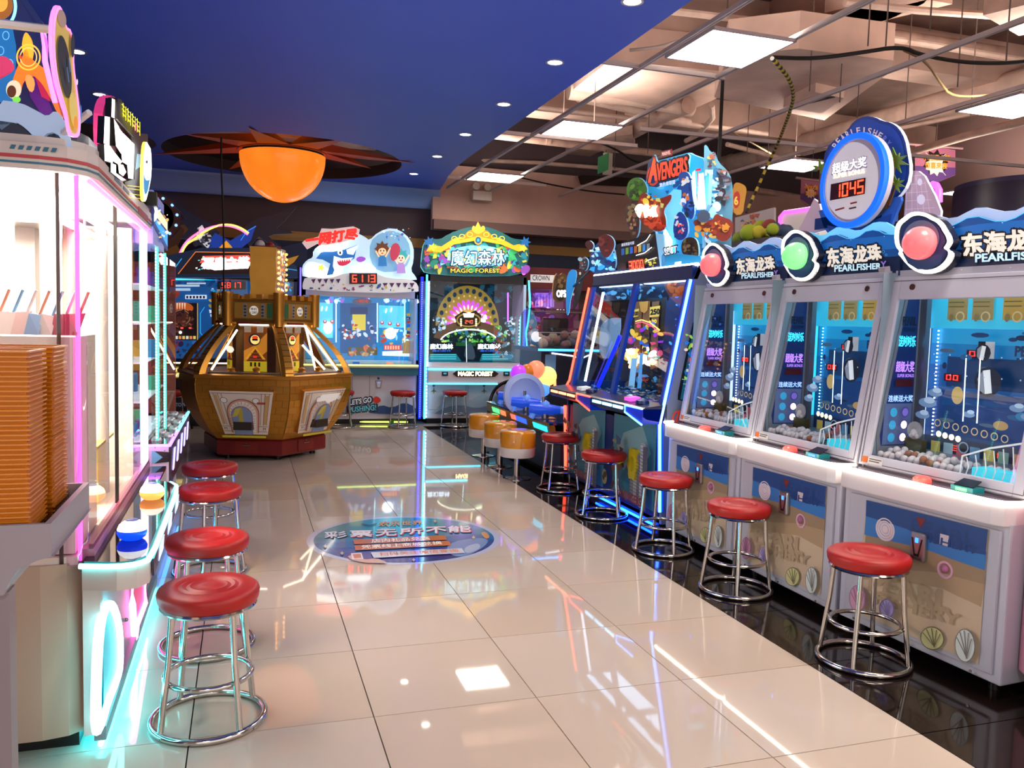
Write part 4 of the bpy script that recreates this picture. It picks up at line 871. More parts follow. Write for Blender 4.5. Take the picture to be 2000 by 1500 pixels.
# header --------------------------------------------------------------
hs = thing('lit_header', 'towering glowing cutout sign with big red lettering on the blue cabinet', 'sign', (2.6, 2.98, 1.81))
H1 = pxart(0, 2.60, (-1, 0, 0), e=.6); ol = M('#7fb8e0', .4, e=.45)
H1.plate('#2a9fd6', [(1262, 345), (1270, 318), (1345, 298), (1352, 302), (1374, 310), (1378, 332), (1385, 340), (1382, 400), (1372, 430), (1372, 520), (1295, 528), (1290, 460), (1262, 440)], .03, e=.7, ms=ol)
rblobs(H1, 1266, 330, 1376, 515, ['#1c7fc0', '#1468a8', '#3ab0e0', '#0f4a86', '#58c4f0'], 60, 4, 12, 145, .6)
H1.poly('#6cc8f2', [(1290, 400), (1320, 370), (1340, 372), (1335, 420), (1318, 470), (1300, 430)], 1.0)
H1.poly('#e9faff', [(1300, 440), (1318, 470), (1316, 520), (1300, 500)], 2)
H1.poly('#eaf6ff', [(1357, 338), (1362, 333), (1366, 405), (1352, 410)], 3); H1.poly('#ffffff', [(1370, 340), (1379, 338), (1384, 408), (1366, 410)], 3); H1.line('#c8202c', [(1364, 333), (1374, 331)], 4, 1); H1.line('#c8202c', [(1368, 335), (1369, 365)], 1.5, 1)
H1.poly('#1aa0e0', [(1345, 305), (1358, 302), (1356, 340), (1344, 345)], 1.3)
H1.build('sky_board', hs, 'bright blue sky board with white light shafts', world=True)
H2 = pxart(0, 2.545, (-1, 0, 0), e=.5)
H2.plate('#123a6e', [(1262, 350), (1266, 318), (1278, 302), (1284, 318), (1300, 316), (1343, 300), (1346, 304), (1343, 334), (1322, 350), (1300, 356), (1284, 366), (1268, 364)], .015, e=.4, ms=ol)
H2.ring('#b8331f', 1277, 342, 13, 21, 4, .9, rot=8)
H2.text('A', '#1a0805', [(1266, 357), (1286, 352), (1284, 304), (1274, 306)], .1, .05); H2.text('A', '#e8502c', [(1268, 356), (1284, 352), (1283, 308), (1275, 309)], 1.0, .04)
H2.text('VENGERS', '#1a0805', [(1284, 356), (1345, 338), (1346, 303), (1284, 318)], .05, .07); H2.text('VENGERS', '#e2462a', [(1285, 354), (1343, 338), (1344, 306), (1285, 320)], .95, .03)
H2.plate('#7d1418', [(1293, 296), (1313, 291), (1313, 304), (1293, 308)], .006, e=.4); H2.text('MARVEL', '#e6b8ae', [(1295, 305), (1312, 301), (1312, 294), (1295, 298)], .7, .05)
H2.text('惊奇联盟', '#c9dcf0', [(1290, 366), (1321, 359), (1321, 350), (1290, 358)], .8, .03) if False else H2.text('复仇者联盟', '#c9dcf0', [(1290, 366), (1321, 359), (1321, 351), (1290, 358)], .8, .03)
H2.build('title_plate', hs, 'red lettering plate', world=True)
def cut(pts, col, x, name, lab, e=.25, blobs=None, edge=ol, it=2):
    a = pxart(0, x, (-1, 0, 0), e=e); a.plate(col, smooth(pts, it), .012, e=e, ms=edge)
    if blobs:
        for (x0, y0, x1, y1, cols, n, r0, r1, sd, ee) in blobs: rblobs(a, x0, y0, x1, y1, cols, n, r0, r1, sd, ee)
    return a.build(name, hs, lab, world=True)
cut([(1223, 372), (1228, 352), (1245, 345), (1258, 352), (1266, 372), (1258, 392), (1238, 392), (1226, 385)], '#3f7d1c', 2.56, 'green_cutout', 'leafy green rounded plate', .25, [(1232, 352, 1256, 385, ['#5d9a24', '#2f5c18', '#78b53a', '#24421a'], 20, 3, 7, 21, .3)])
cut([(1222, 398), (1240, 398), (1250, 420), (1248, 460), (1236, 470), (1226, 440), (1220, 420)], '#5a4034', 2.57, 'brown_cutout', 'mottled brown plate', .12, [(1228, 402, 1246, 455, ['#8d6048', '#40536c', '#9a8a5c', '#2c2a3a', '#c48c62'], 26, 3, 6, 22, .25)])
cut([(1246, 398), (1250, 378), (1262, 376), (1275, 392), (1298, 385), (1312, 378), (1312, 390), (1295, 410), (1302, 430), (1300, 448), (1285, 454), (1262, 442), (1246, 425)], '#8c2a16', 2.53, 'red_cutout', 'red and gold plate with a white flare', .35, [(1252, 382, 1300, 402, ['#c9562a', '#e8c84a', '#7a2a18', '#d8dc7a'], 22, 3, 8, 23, .5), (1262, 424, 1298, 446, ['#b8381c', '#d4502a', '#8a2412'], 22, 4, 8, 24, .5), (1248, 404, 1286, 422, ['#fff4dc', '#ffe2b0', '#ffffff'], 26, 4, 9, 25, 3)])
cut([(1322, 340), (1340, 333), (1350, 345), (1352, 380), (1358, 410), (1352, 432), (1340, 420), (1330, 395), (1332, 370)], '#1650a8', 2.525, 'blue_cutout', 'deep blue tall plate', .3, [(1330, 345, 1352, 420, ['#0d2c66', '#2a78d8', '#c46a3a', '#e8ecf0', '#12203e'], 26, 3, 7, 26, .5)])
cut([(1318, 425), (1328, 410), (1342, 425), (1345, 455), (1335, 470), (1320, 468), (1314, 450)], '#0f3fa0', 2.515, 'blue_cutout', 'small deep blue plate', .3, [(1320, 420, 1342, 462, ['#1658c8', '#0a2a66', '#e04a3a', '#dfe6f0'], 18, 3, 6, 27, .6)])
cut([(1332, 470), (1345, 462), (1362, 466), (1366, 500), (1356, 512), (1340, 505), (1330, 490)], '#3c2c1e', 2.51, 'rock_cutout', 'brown rocky plate', .06, [(1336, 468, 1360, 500, ['#6b5238', '#241a12', '#8a7050'], 24, 3, 6, 28, .15)])
H3 = pxart(0, 2.505, (-1, 0, 0), e=.4)
H3.plate('#12151c', [(1204, 478), (1280, 452), (1290, 525), (1206, 532)], .02, e=.05, ms=ol)
for k in range(7): H3.poly(['#2a5cae', '#7a9a3a', '#2f6ad0', '#b05a2a', '#c8b05a', '#3a8ad0', '#7d8890'][k], [(1214+k*8.5, 486-k*1.6), (1220+k*8.5, 485-k*1.6), (1220+k*8.5, 497-k*1.4), (1214+k*8.5, 499-k*1.4)], .5)
H3.text('累积奖励可提', '#cfd8e8', [(1216, 482), (1241, 477), (1241, 471), (1216, 476)], .8, .02)
for q in ([(1247, 480), (1265, 470), (1273, 458)], [(1245, 499), (1262, 494), (1276, 483)], [(1256, 516), (1270, 508), (1286, 503)]): H3.line('#fff6e6', q, 1.4, 3)
rblobs(H3, 1256, 506, 1284, 520, ['#c9b43a', '#8a7a1c', '#e0d26a'], 14, 2, 4, 29, .6)
H3.rect('#3a1408', 1216, 514, 1227, 527, .2); H3.poly('#6e1008', [(1231, 509), (1262, 504), (1264, 526), (1233, 531)], .6)
H3.digits('3000', '#ff4a2a', [(1234, 529), (1263, 524), (1261, 507), (1232, 511)], 4, .22)
H3.build('score_board', hs, 'black board with red 3000 digits', world=True)
H4 = pxart(0, 2.5, (-1, 0, 0), e=.5); H4.plate('#7fb6d8', [(1281, 456), (1296, 458), (1300, 523), (1290, 525)], .01, e=.6, ms=ol)
H4.plate('#1682b0', [(1292, 500), (1300, 490), (1318, 495), (1368, 500), (1372, 520), (1292, 527)], .015, e=.4, ms=ol)
H4.text('SECT', '#181014', [(1298, 500), (1324, 494), (1324, 478), (1296, 484)], .05, .06); H4.text('SECT', '#e6e0da', [(1299, 499), (1323, 493), (1323, 480), (1297, 485)], .8, .02)
H4.poly('#cfe2f0', [(1319, 512), (1332, 510), (1332, 520), (1318, 521)], .8); H4.build('lower_board', hs, world=True)
# left low wing of the sign
cut([(1150, 520), (1152, 500), (1160, 482), (1172, 470), (1186, 478), (1200, 482), (1205, 532), (1160, 538)], '#134a80', 2.53, 'wing_cutout', 'blue icy plate at the far end', .5, [(1158, 485, 1202, 528, ['#2fa0e8', '#0c2a66', '#8fe0ff', '#1c3a5c', '#d8f4ff', '#0a1a3a'], 50, 3, 9, 30, .8)])
cut([(1141, 475), (1150, 468), (1160, 476), (1158, 488), (1148, 488)], '#5a2018', 2.50, 'red_cutout', 'small dark red rounded plate', .15); cut([(1168, 465), (1180, 456), (1196, 462), (1202, 478), (1192, 500), (1182, 505), (1170, 488)], '#6a2320', 2.49, 'red_cutout', 'dark red plate with glossy streaks', .2, [(1172, 462, 1196, 492, ['#8a3a30', '#3a1014', '#e8dce0'], 10, 2, 5, 31, .4)])
cut([(1130, 508), (1140, 500), (1150, 508), (1146, 530), (1134, 528)], '#3a3640', 2.5, 'wing_cutout', None, .1, [(1132, 505, 1146, 524, ['#6a7a8a', '#8a4a40', '#9fd0e0'], 14, 2, 5, 32, .4)])
# right wing turns back along the near side
B0 = W(1372, 500, 0, 2.6); nb = V((-.55, -.83, 0)).normalized()
def wing(pts, col, off, name, lab, e, blobs):
    p0 = B0+nb*off; a = plart(tuple(p0), tuple(nb), e=e); a.plate(col, smooth(pts, 1), .012, e=e, ms=ol)
    for (x0, y0, x1, y1, cols, n, r0, r1, sd, ee) in blobs: rblobs(a, x0, y0, x1, y1, cols, n, r0, r1, sd, ee)
    return a.build(name, hs, lab, world=True)
wing([(1374, 286), (1380, 282), (1388, 298), (1396, 296), (1404, 318), (1420, 332), (1430, 350), (1432, 400), (1430, 430), (1428, 500), (1376, 500)], '#4f86a4', .0, 'wing_board', 'pale blue wing board of the sign', .25,
     [(1380, 330, 1402, 470, ['#3fa9de', '#8fd8f4', '#1c5c8a', '#c9ecf8'], 50, 4, 12, 41, .7), (1385, 300, 1400, 330, ['#8a4a3a', '#d8a04a', '#4a2c3a'], 10, 3, 6, 42, .3), (1404, 335, 1424, 400, ['#3a3446', '#5f6a80', '#8a5a4a', '#8d97a8', '#22202c'], 36, 4, 9, 43, .2)])
wing([(1354, 440), (1362, 425), (1390, 432), (1398, 416), (1412, 424), (1430, 430), (1432, 448), (1424, 470), (1405, 472), (1390, 455), (1366, 446)], '#7d281a', .05, 'red_cutout', 'dark red and gold plate low on the near side', .12,
     [(1360, 432, 1425, 462, ['#9a3420', '#c9862a', '#5a1a14', '#b8502e', '#d8b04a'], 36, 3, 8, 44, .2)])
wing([(1361, 418), (1372, 408), (1386, 414), (1388, 428), (1374, 436), (1362, 430)], '#3a4a66', .07, 'round_cutout', 'round blue and red ringed disc', .12, [])
MB().prism([W(1300, 519, 0, 2.62), W(1370, 510, 0, 2.62), W(1370, 500, 0, 2.62), W(1300, 510, 0, 2.62)], (.2, 0, 0), nv).build('sign_base', hs, world=True)
MB().box(2.50, 2.62, 2.2, 3.9, 1.812, 1.84, nv).build('sign_base', hs, world=True)
# orange paper lantern banner hanging behind
a = plart(tuple(W(1440, 400, 1, 3.2)), (-.3, -.95, 0), e=.15); a.plate('#c98a2a', smooth(wob([(1432, 360), (1440, 356), (1455, 362), (1458, 372), (1454, 395), (1450, 418), (1436, 420), (1430, 400)], 1.5), 1), .02, e=.15); a.poly('#b8281c', smooth([(1432, 378), (1442, 372), (1446, 385), (1443, 405), (1433, 408)], 1), .25); a.text('6', '#f0c24a', [(1434, 400), (1441, 400), (1441, 384), (1434, 384)], .4, .05)
a.build('hanging_ornament', None, 'orange and red festive paper ornament right of the hero sign', cat='ornament')
# plush toys / dark stand behind, between sign and bonus sign
t = thing('prize_display', 'dark shelf heaped with yellow and red plush prizes behind the cabinets', 'display', (3.6, 3.3, 1.2))
c = W(1485, 455, 0, 3.6); MB().box(3.5, 4.1, c.y-.35, c.y+.45, 0, c.z-.06, M('#2a2330', .5)).build('shelf', t, world=True)
rr = random.Random(4)
for k in range(14):
    MB().ball((3.6+rr.uniform(-.08, .15), c.y+rr.uniform(-.26, .3), c.z+rr.uniform(-.03, .07)), rr.uniform(.045, .075), M(rr.choice(['#8f9a1e', '#b8a82a', '#6d7a1c', '#8a3426', '#7a2a20', '#2a3a5a']), .8), 12).build('plush', t, world=True)
a = pxart(0, 3.75, (-1, 0, 0), e=.1); a.plate('#8d7f84', [(1436, 425), (1512, 405), (1512, 475), (1436, 478)], .02, e=.12); rblobs(a, 1450, 420, 1488, 448, ['#7a2a20', '#a8482a', '#40304a', '#b08a2a'], 26, 3, 7, 51, .15); a.build('back_print', t, world=True)
# ================================================================== toy gun game table
g = thing('gun_game_table', 'low shooting game table with blue toy guns and lit coloured slots', 'arcade machine', (2.45, 4.9, 0))
# front face line from (960,790) to (1065,840) image
p_a, p_b = W(962, 800, 0, 2.16), W(1065, 848, 0, 2.10)
ya, yb2 = 5.95, 4.0; XF_ = 2.12; ZT = .50
MB().box(XF_+.12, 2.54, yb2, ya, .06, ZT-.09, M('#101a3c', .35)).build('body', g, world=True)
MB().box(XF_+.2, 2.5, yb2+.1, ya-.1, 0, .06, BLACK).build('plinth', g, world=True)
MB().box(XF_-.0, 2.56, yb2-.02, ya+.02, ZT-.008, ZT+.008, M('#0c2f5c', .12)).build('table_top', g, world=True)
MB().prism([(XF_, yb2-.02, ZT-.01), (XF_, ya+.02, ZT-.01), (XF_+.02, ya+.02, ZT-.10), (XF_+.02, yb2-.02, ZT-.10)], (.05, 0, 0), M('#7a7418', .4)).build('front_rail', g, 'olive yellow front rail', world=True)
for y0, y1, c_ in ((5.75, 5.5, '#58ff8a'), (5.45, 5.28, '#ff7a4a'), (5.1, 4.95, '#ff6a5a'), (4.93, 4.62, '#2a5cff'), (4.42, 4.05, '#2ad0ff')):
    MB().prism([(XF_-.004, y1, ZT-.03), (XF_-.004, y0, ZT-.03), (XF_+.012, y0, ZT-.08), (XF_+.012, y1, ZT-.08)], (.008, 0, 0), M(c_, .4, e=1.6)).build('light_slot', g, world=True)
a = frart((2.24, 4.0, 0), (1, 0, 0), (0, 0, 1), e=.3); a.n = V((0, -1, 0)); a.rect('#0d1838', 0, .06, .3, .41, .08); a.rect('#3a0d12', .10, .15, .16, .36, .3)
rblobs(a, .18, .1, .3, .4, ['#1c4ac0', '#c94a2a', '#e8e4d8'], 30, .004, .01, 61, .5); a.build('end_print', g, world=True)
MB().tube([(2.36, 3.985, .17), (2.36, 3.985, .31), (2.33, 3.985, .33), (2.30, 3.985, .31), (2.30, 3.985, .17), (2.33, 3.985, .15)], .008, M('#ff5a44', .4, e=3), 6, True).build('digit_frame', g, 'red glowing rounded frame', world=True)
gun = M('#1b56e8', .3, e=.35); gun2 = M('#5f8ff0', .3, e=.4)
for i, (px, py) in enumerate(((1000, 775), (1028, 787), (1065, 800))):
    c = W(px, py, 2, ZT+.09); u = V((math.cos(.5), -math.sin(.5)*.3, 0)).normalized(); u = CR.copy(); u.z = 0; u.normalize(); w2 = V((-u.y, u.x, 0))
    t = thing('toy_gun', ['translucent blue toy gun farthest along the table edge', 'middle translucent blue toy gun on the table', 'nearest translucent blue toy gun on the table'][i], 'toy gun', (c.x, c.y, ZT+.008), group='blue toy guns on the game table')
    b = MB(); b.tube([c-u*.15+V((0, 0, .01)), c-u*.05, c+u*.05, c+u*.16], [.045, .055, .05, .03], gun, 12); b.build('barrel', t, world=True)
    MB().tube([c+u*.14, c+u*.2], .035, gun2, 12).build('muzzle', t, world=True)
    MB().tube([c-u*.10+V((0, 0, -.01)), c-u*.13-V((0, 0, .08))], .028, gun2, 8).build('grip', t, world=True)
    MB().ball(tuple(c+V((0, 0, .04))), .045, gun2, 14).build('chamber', t, world=True)
    MB().cyl((c.x, c.y, ZT+.008), .035, .05, STEEL, 14).build('mount', t, world=True); MB().cyl((c.x+u.x*-.02, c.y+.0, c.z+.06), .015, .06, STEEL, 12).build('post', t, world=True)
    MB().box(c.x-.09, c.x+.09, c.y-.07, c.y+.07, ZT+.006, ZT+.014, STEEL).build('base_plate', t, world=True)
c = W(1022, 770, 1, 5.05)
MB().lathe([(.212, 0), (.212, .05), (.165, .06), (.155, .03), (0, .03)], M('#9fb3e8', .35, e=.15), 40, c, (V((1, 0, 0)), V((0, 0, 1)), V((0, -1, 0)))).build('target_wheel', g, 'pale blue rounded wheel shield', world=True)
for q, (px, py, r, cl, e) in enumerate(((1013, 728, .105, '#a436ff', 1.2), (1030, 726, .10, '#c06a1c', .5), (1047, 722, .12, '#ff7a5a', 1.2), (1068, 735, .13, '#ffe07a', 1.2), (1060, 760, .10, '#5aa0ff', 1.0))):
    MB().ball(tuple(W(px, py, 1, 5.22+.01*q)), r*.8, M(cl, .35, e=e), 18).build('light_ball', g, 'glowing coloured ball', world=True)
MB().box(2.28, 2.54, 5.15, 5.34, .508, .62, M('#101a3c', .4)).build('ball_stand', g, world=True)
# yellow drum stools
y0_ = None
for i, (x, y) in enumerate(((1.885, 4.14), (1.91, 4.74), (1.935, 5.40))):
    lb = ['orange and white drum stool nearest the camera', 'middle orange and white drum stool', 'farthest orange and white drum stool'][i]
    if y0_ is None:
        t = y0_ = thing('drum_stool', lb, 'stool', (x, y, 0), group='orange drum stools at the gun table')
        ym = M('#e0941c', .22, coat=.6)
        MB().lathe([(.158, .285), (.16, .30), (.16, .41), (.155, .425), (.145, .432), (0, .434)], ym, 36).build('seat', t)
        MB().lathe([(0, .200), (.150, .200), (.155, .21), (.158, .285), (0, .285)], M('#e6e0dc', .3), 36).build('seat_base', t)
        MB().lathe([(.026, .012), (.026, .200)], CHROME, 18).build('column', t)
        MB().lathe([(.125, 0), (.125, .006), (.05, .014), (.026, .02)], CHROME, 32).build('foot_plate', t)
    else: dup(y0_, (x, y, 0), 0, lb)
# ================================================================== domed claw game, dark cabinet, eye sign, CROWN booth
t = thing('dome_cabinet', 'dark cabinet with clear domed top full of balls and blue light edge', 'arcade machine', (3.0, 5.6, 0))
p = W(1050, 683, 1, 5.35); q = W(1170, 695, 1, 5.35)
x0, x1, zt = p.x, q.x+.1, p.z
MB().box(x0+.06, x1, 5.4, 6.1, .5, zt-.02, M('#14132a', .35)).box(x0+.12, x1, 5.5, 6.1, 0, .5, BLACK).build('body', t, world=True)
MB().tube([(x0, 5.33, zt), (x1, 5.33, zt)], .012, M('#3aa0ff', .4, e=4), 8).build('light_edge', t, world=True)
MB().box(x0, x1, 5.33, 6.2, zt-.02, zt+.015, M('#123a5c', .3)).build('deck', t, world=True)
dm = MB(); n = 12; arc = [(5.36+.4*(1-math.cos(R_(180*k/n))), zt+.02+.42*math.sin(R_(180*k/n))) for k in range(n+1)]
dm.add([(x, y, z) for x in (x0+.02, x1-.02) for y, z in arc], [[k, k+1, n+2+k, n+1+k] for k in range(n)]+[list(range(n+1))]+[[n+1+k for k in range(n+1)]], glass('#e6dfe2', .13)); dm.build('dome', t, 'clear curved dome', world=True)
MB().tube([(x0+.02, 5.62, zt+.40), (x1-.02, 5.62, zt+.40)], .008, GREY, 6).tube([(x0+.02, 5.38, zt+.18), (x1-.02, 5.38, zt+.18)], .006, GREY, 6).build('dome_trim', t, world=True)
rr = random.Random(8)
for k in range(34):
    MB().ball((rr.uniform(x0+.1, x1-.15), rr.uniform(5.45, 5.9), zt+rr.uniform(.05, .16)), rr.uniform(.04, .06), M(rr.choice(['#cfc4a8', '#c9a0a8', '#a8b8a0', '#8a9ac0', '#d8d0c4', '#b08a7a']), .5), 10).build('toy_ball', t, world=True)
MB().tube([tuple(W(x, y, 1, 5.385)) for x, y in ((1071, 755), (1072, 733), (1076, 728), (1083, 730), (1084, 754), (1080, 760), (1074, 759))], .016, M('#ffb08a', .4, e=3, ecol='#ff7a4a'), 8, True).build('neon_loop', t, 'warm glowing oval loop', world=True)
MB().box(x0+.10, x0+.22, 5.38, 5.40, zt-.27, zt-.05, M('#5a8ac9', .5)).build('notice', t, world=True)
MB().tube([(x0+.17, 5.38, zt-.035), (x0+.4, 5.38, zt-.06), (x0+.5, 5.38, zt-.09), (x0+.62, 5.38, zt-.04)], .008, M('#e8f0ff', .4, e=3), 6).build('light_edge', t, world=True)
# eye shaped blue board + dark sign with OPS
a = plart(tuple(W(1115, 560, 1, 5.2)), (-.55, -.83, 0), e=.3)
a.plate('#1f7fc9', smooth([(1110, 532), (1118, 525), (1128, 530), (1122, 560), (1114, 585), (1112, 612), (1106, 618), (1105, 580), (1106, 548)], 2), .02, e=.5, ms=M('#9fe0ff', .4, e=.8))
a.plate('#2c2c34', smooth([(1126, 535), (1138, 524), (1140, 548), (1130, 590), (1116, 612), (1122, 580)], 2), .02, e=.1)
for (x, y, r) in ((1133, 534, 3), (1120, 575, 2.6), (1131, 551, 2.6)): a.ell('#b8b0a0', x, y, r*.7, r, .5, n=12)
a.build('curved_board', hs, 'curved blue and black cutout board', world=True)
MB().tube([W(1120, 560, 1, 5.2), W(1160, 520, 0, 2.6)], .012, BLACK, 6).build('bracket', hs, world=True)
t = thing('monster_sign', 'brown horned cutout sign with white glowing letters beside the dark red booth', 'sign', (3.05, 6.3, 1.4))
a = pxart(1, 6.3, (0, -1, 0), e=.1)
a.plate('#5a3c1e', smooth([(1080, 590), (1080, 555), (1086, 533), (1092, 538), (1100, 532), (1108, 540), (1107, 575), (1104, 590)], 1), .03, e=.12, ms=M('#c9a070', .4)); a.ell('#1a0f0c', 1094, 570, 10, 18, .02); rblobs(a, 1084, 540, 1106, 560, ['#7a5228', '#3c2818', '#8a6a3a'], 20, 2, 5, 71, .15)
a.text('OPS', '#fff6ee', [(1087, 580), (1105, 580), (1104, 567), (1087, 567)], 3, .06); a.build('cutout', t, world=True)
MB().box(2.95, 3.2, 6.32, 6.5, 0, 1.45, DARK).build('stand', t, world=True)
t = thing('crown_booth', 'dark red prize booth with white name board and pink lit shelves', 'arcade machine', (3.7, 8.2, 0))
YB = 8.15
a = pxart(1, YB, (0, -1, 0), e=.1)
P0, P1 = W(1024, 530, 1, YB), W(1150, 530, 1, YB); P0.x = 3.28
MB().box(P0.x, P1.x+.5, YB, YB+.6, 0, .55, M('#d8d0cc', .5)).build('base', t, world=True)
MB().box(P0.x, P1.x+.5, YB+.5, YB+.6, .55, 2.1, M('#5a1420', .5)).box(P0.x, P1.x+.5, YB, YB+.6, 1.86, 2.16, M('#6a1218', .45)).box(P0.x, P0.x+.05, YB, YB+.6, .55, 1.9, M('#6a1218', .45)).box(P0.x, P1.x+.5, YB, YB+.5, .72, .76, M('#7a1a20', .4)).build('shell', t, world=True)
a.poly('#e9e2e4', [(1036, 536), (1098, 538), (1098, 553), (1036, 551)], .4); a.text('CROWN', '#3a3038', [(1040, 547.5), (1073, 548.5), (1073, 538.5), (1040, 537.5)], 0, .02); a.text('C', '#3a3038', [(1082, 549), (1089, 549), (1089, 539), (1082, 539)], 0, .02)
a.build('name_board', t, 'white board with black letters', world=True)
b = pxart(1, YB+.45, (0, -1, 0), e=.8); b.rect('#6a1c58', 1026, 560, 1130, 690, .5); b.rect('#b07af0', 1045, 572, 1082, 600, .8); b.rect('#ffc9e6', 1048, 561, 1080, 566, 3)
rblobs(b, 1030, 570, 1080, 625, ['#e06ac0', '#8a5ae0', '#f0a0d8', '#c03a9a', '#5a2a8a'], 40, 3, 8, 72, .8); rblobs(b, 1028, 625, 1052, 668, ['#8a1c24', '#c94a4a', '#5a1218', '#e8a0a0'], 26, 3, 6, 73, .4); rblobs(b, 1028, 673, 1048, 688, ['#f0c24a', '#f08a3a', '#ffe6b0'], 16, 3, 6, 74, 1.0)
for x in range(1048, 1082, 6): b.line('#40205a', [(x, 575), (x, 600)], .8, .1)
b.build('lit_shelves', t, 'pink and violet lit back with prizes', world=True)
MB().poly([(P0.x+.05, YB+.01, .76), (P1.x+.5, YB+.01, .76), (P1.x+.5, YB+.01, 1.86), (P0.x+.05, YB+.01, 1.86)], glass()).build('pane', t, world=True)
a = pxart(1, YB-.01, (0, -1, 0), e=.1); a.plate('#14100f', [(1026, 590), (1038, 590), (1038, 620), (1026, 618)], .006, e=0); a.ell('#8a7a6a', 1033, 594, 5, 6, .1); a.build('black_tag', t, world=True)
MB().ball(tuple(W(1023, 533, 1, YB-.02)), .03, M('#ff5ad8', .4, e=3), 10).build('pink_lamp', t, world=True)
# ================================================================== far right: pink machine, banners, pillar, lit cabinet
t = thing('pink_cabinet', 'pink cabinet edge cut off by the right photo border', 'arcade machine', (2.75, -.9, 0))
MB().prism([(2.385, -.465, .11), (2.335, -.56, .11), (2.27, -.80, .11), (3.1, -1.1, .11), (3.1, -.49, .11)], (0, 0, .69), M('#d890a8', .4)).build('body', t, world=True, bevel=.008)
MB().prism([(2.43, -.50, 0), (2.37, -.80, 0), (3.05, -1.05, 0), (3.05, -.52, 0)], (0, 0, .11), BLACK).build('plinth', t, world=True)
for i, (q, lab, z) in enumerate((([(1787, 282), (1866, 293), (1866, 342), (1827, 358), (1787, 338)], 'pink to purple hanging pennant with orange lettering right of the bonus sign', 6.0), ([(1565, 348), (1602, 350), (1602, 392), (1580, 402), (1563, 392)], 'small purple pennant with orange lettering left of the bonus sign', 6.6))):
    t = thing('pennant', lab, 'banner', tuple(W(*q[0], 1, z)))
    a = pxart(1, z, (0, -1, 0), e=.0); a.plate('#a8627c', q, .006, e=0); xs = [p[0] for p in q]; ys = [p[1] for p in q]; x0, x1, y0, y1 = min(xs), max(xs), min(ys), max(ys); w_, h_ = x1-x0, y1-y0
    a.poly('#5a3a78', [(x0, y0+h_*.55), (x1, y0+h_*.6), (x1, y1-h_*.22), ((x0+x1)/2, y1), (x0, y1-h_*.25)], 0)
    a.poly('#1c1014', star(x0+w_*.5, y0+h_*.46, w_*.33, w_*.22, 9), 0); a.poly('#e9d2c4', star(x0+w_*.5, y0+h_*.55, w_*.26, w_*.18, 9), 0)
    for (u, v) in ((.25, .2), (.75, .25), (.75, .8)): a.line('#e6d6d2', [(x0+w_*.5, y0+h_*.5), (x0+w_*u, y0+h_*v)], 1, 0)
    a.text('小猪爆大锤', '#f0962a', [(x0+w_*.18, y0+h_*.42), (x0+w_*.86, y0+h_*.44), (x0+w_*.86, y0+h_*.28), (x0+w_*.18, y0+h_*.26)], .1, .02); a.text('惊喜来袭', '#f0962a', [(x0+w_*.24, y0+h_*.62), (x0+w_*.78, y0+h_*.64), (x0+w_*.78, y0+h_*.48), (x0+w_*.24, y0+h_*.46)], .1, .02)
    a.build('cloth', t, world=True)
    A1, B1 = W(x0-12 if i == 0 else x0-8, y0-1, 1, z), W(x1+14, y0+8, 1, z); MB().tube([A1, B1], .015, M('#b0888a', .5), 8).tube([A1.lerp(B1, .5), A1.lerp(B1, .5)+V((0, 0, 1.0))], .004, rod, 5).build('hanging_bar', t, world=True)
c = W(1910, 400, 0, 7.5); MB().lathe([(.75, 0), (.75, 3.0), (.0, 3.0)], M('#3c3c66', .35), 40, (7.6, c.y-.6, 0)).lathe([(.76, 2.05), (.76, 2.95)], M('#2a2444', .4), 40, (7.6, c.y-.6, 0)).build('pillar', None, 'broad dark violet round pillar at the right edge', cat='pillar')
t = thing('outlined_cabinet', 'white cabinet top outlined in magenta neon behind the bonus sign', 'arcade machine', (4.6, 3.9, 0))
a = pxart(0, 4.6, (-1, 0, 0)); q = [(1525, 478), (1527, 425), (1532, 417), (1590, 408), (1600, 450), (1600, 500), (1527, 500)]
a.plate('#cfc9c0', q, .4, e=.25); a.build('top', t, world=True)
q1 = W(1527, 500, 0, 4.6); q2 = W(1600, 500, 0, 4.6); MB().box(4.6, 5.1, q2.y, q1.y, 0, q1.z, M('#b8b0b4', .5)).build('body', t, world=True)
MB().tube([W(x, y, 0, 4.59) for x, y in ((1523, 480), (1524, 424), (1532, 415), (1595, 406))], .02, M('#e04ad8', .4, e=3), 8).build('neon_outline', t, 'magenta neon outline', world=True)
MB().tube([W(x, y, 0, 5.4) for x, y in ((1834, 395), (1834, 372), (1829, 362), (1820, 360))], .03, M('#e04ad8', .4, e=3), 8).build('neon_hook', t, 'short magenta neon bend', world=True)
MB().box(6.0, 6.6, 3.2, 4.4, 0, 1.98, M('#b8a888', .5)).build('beige_cabinet', None, 'plain beige cabinet top at the right, behind the blue wave sign', cat='cabinet')

t = thing('ride_seat', 'small pink seat block with black curved rail beyond the toy gun table', 'ride', (2.5, 6.7, 0))
yy = 6.7
MB().tube(smooth([tuple(W(x, y, 1, yy)) for x, y in ((954, 826), (955, 795), (962, 765), (980, 748), (1004, 742), (1018, 746))], 2, False), .02, M('#1c1618', .2, .6), 8).build('rail', t, world=True)
c = W(1004, 762, 1, yy); MB().box(c.x-.12, c.x+.2, yy, yy+.3, c.z-.07, c.z+.08, M('#d88a92', .4)).box(c.x-.08, c.x+.16, yy+.05, yy+.25, 0, c.z-.07, DARK).build('seat_block', t, world=True, bevel=.01)
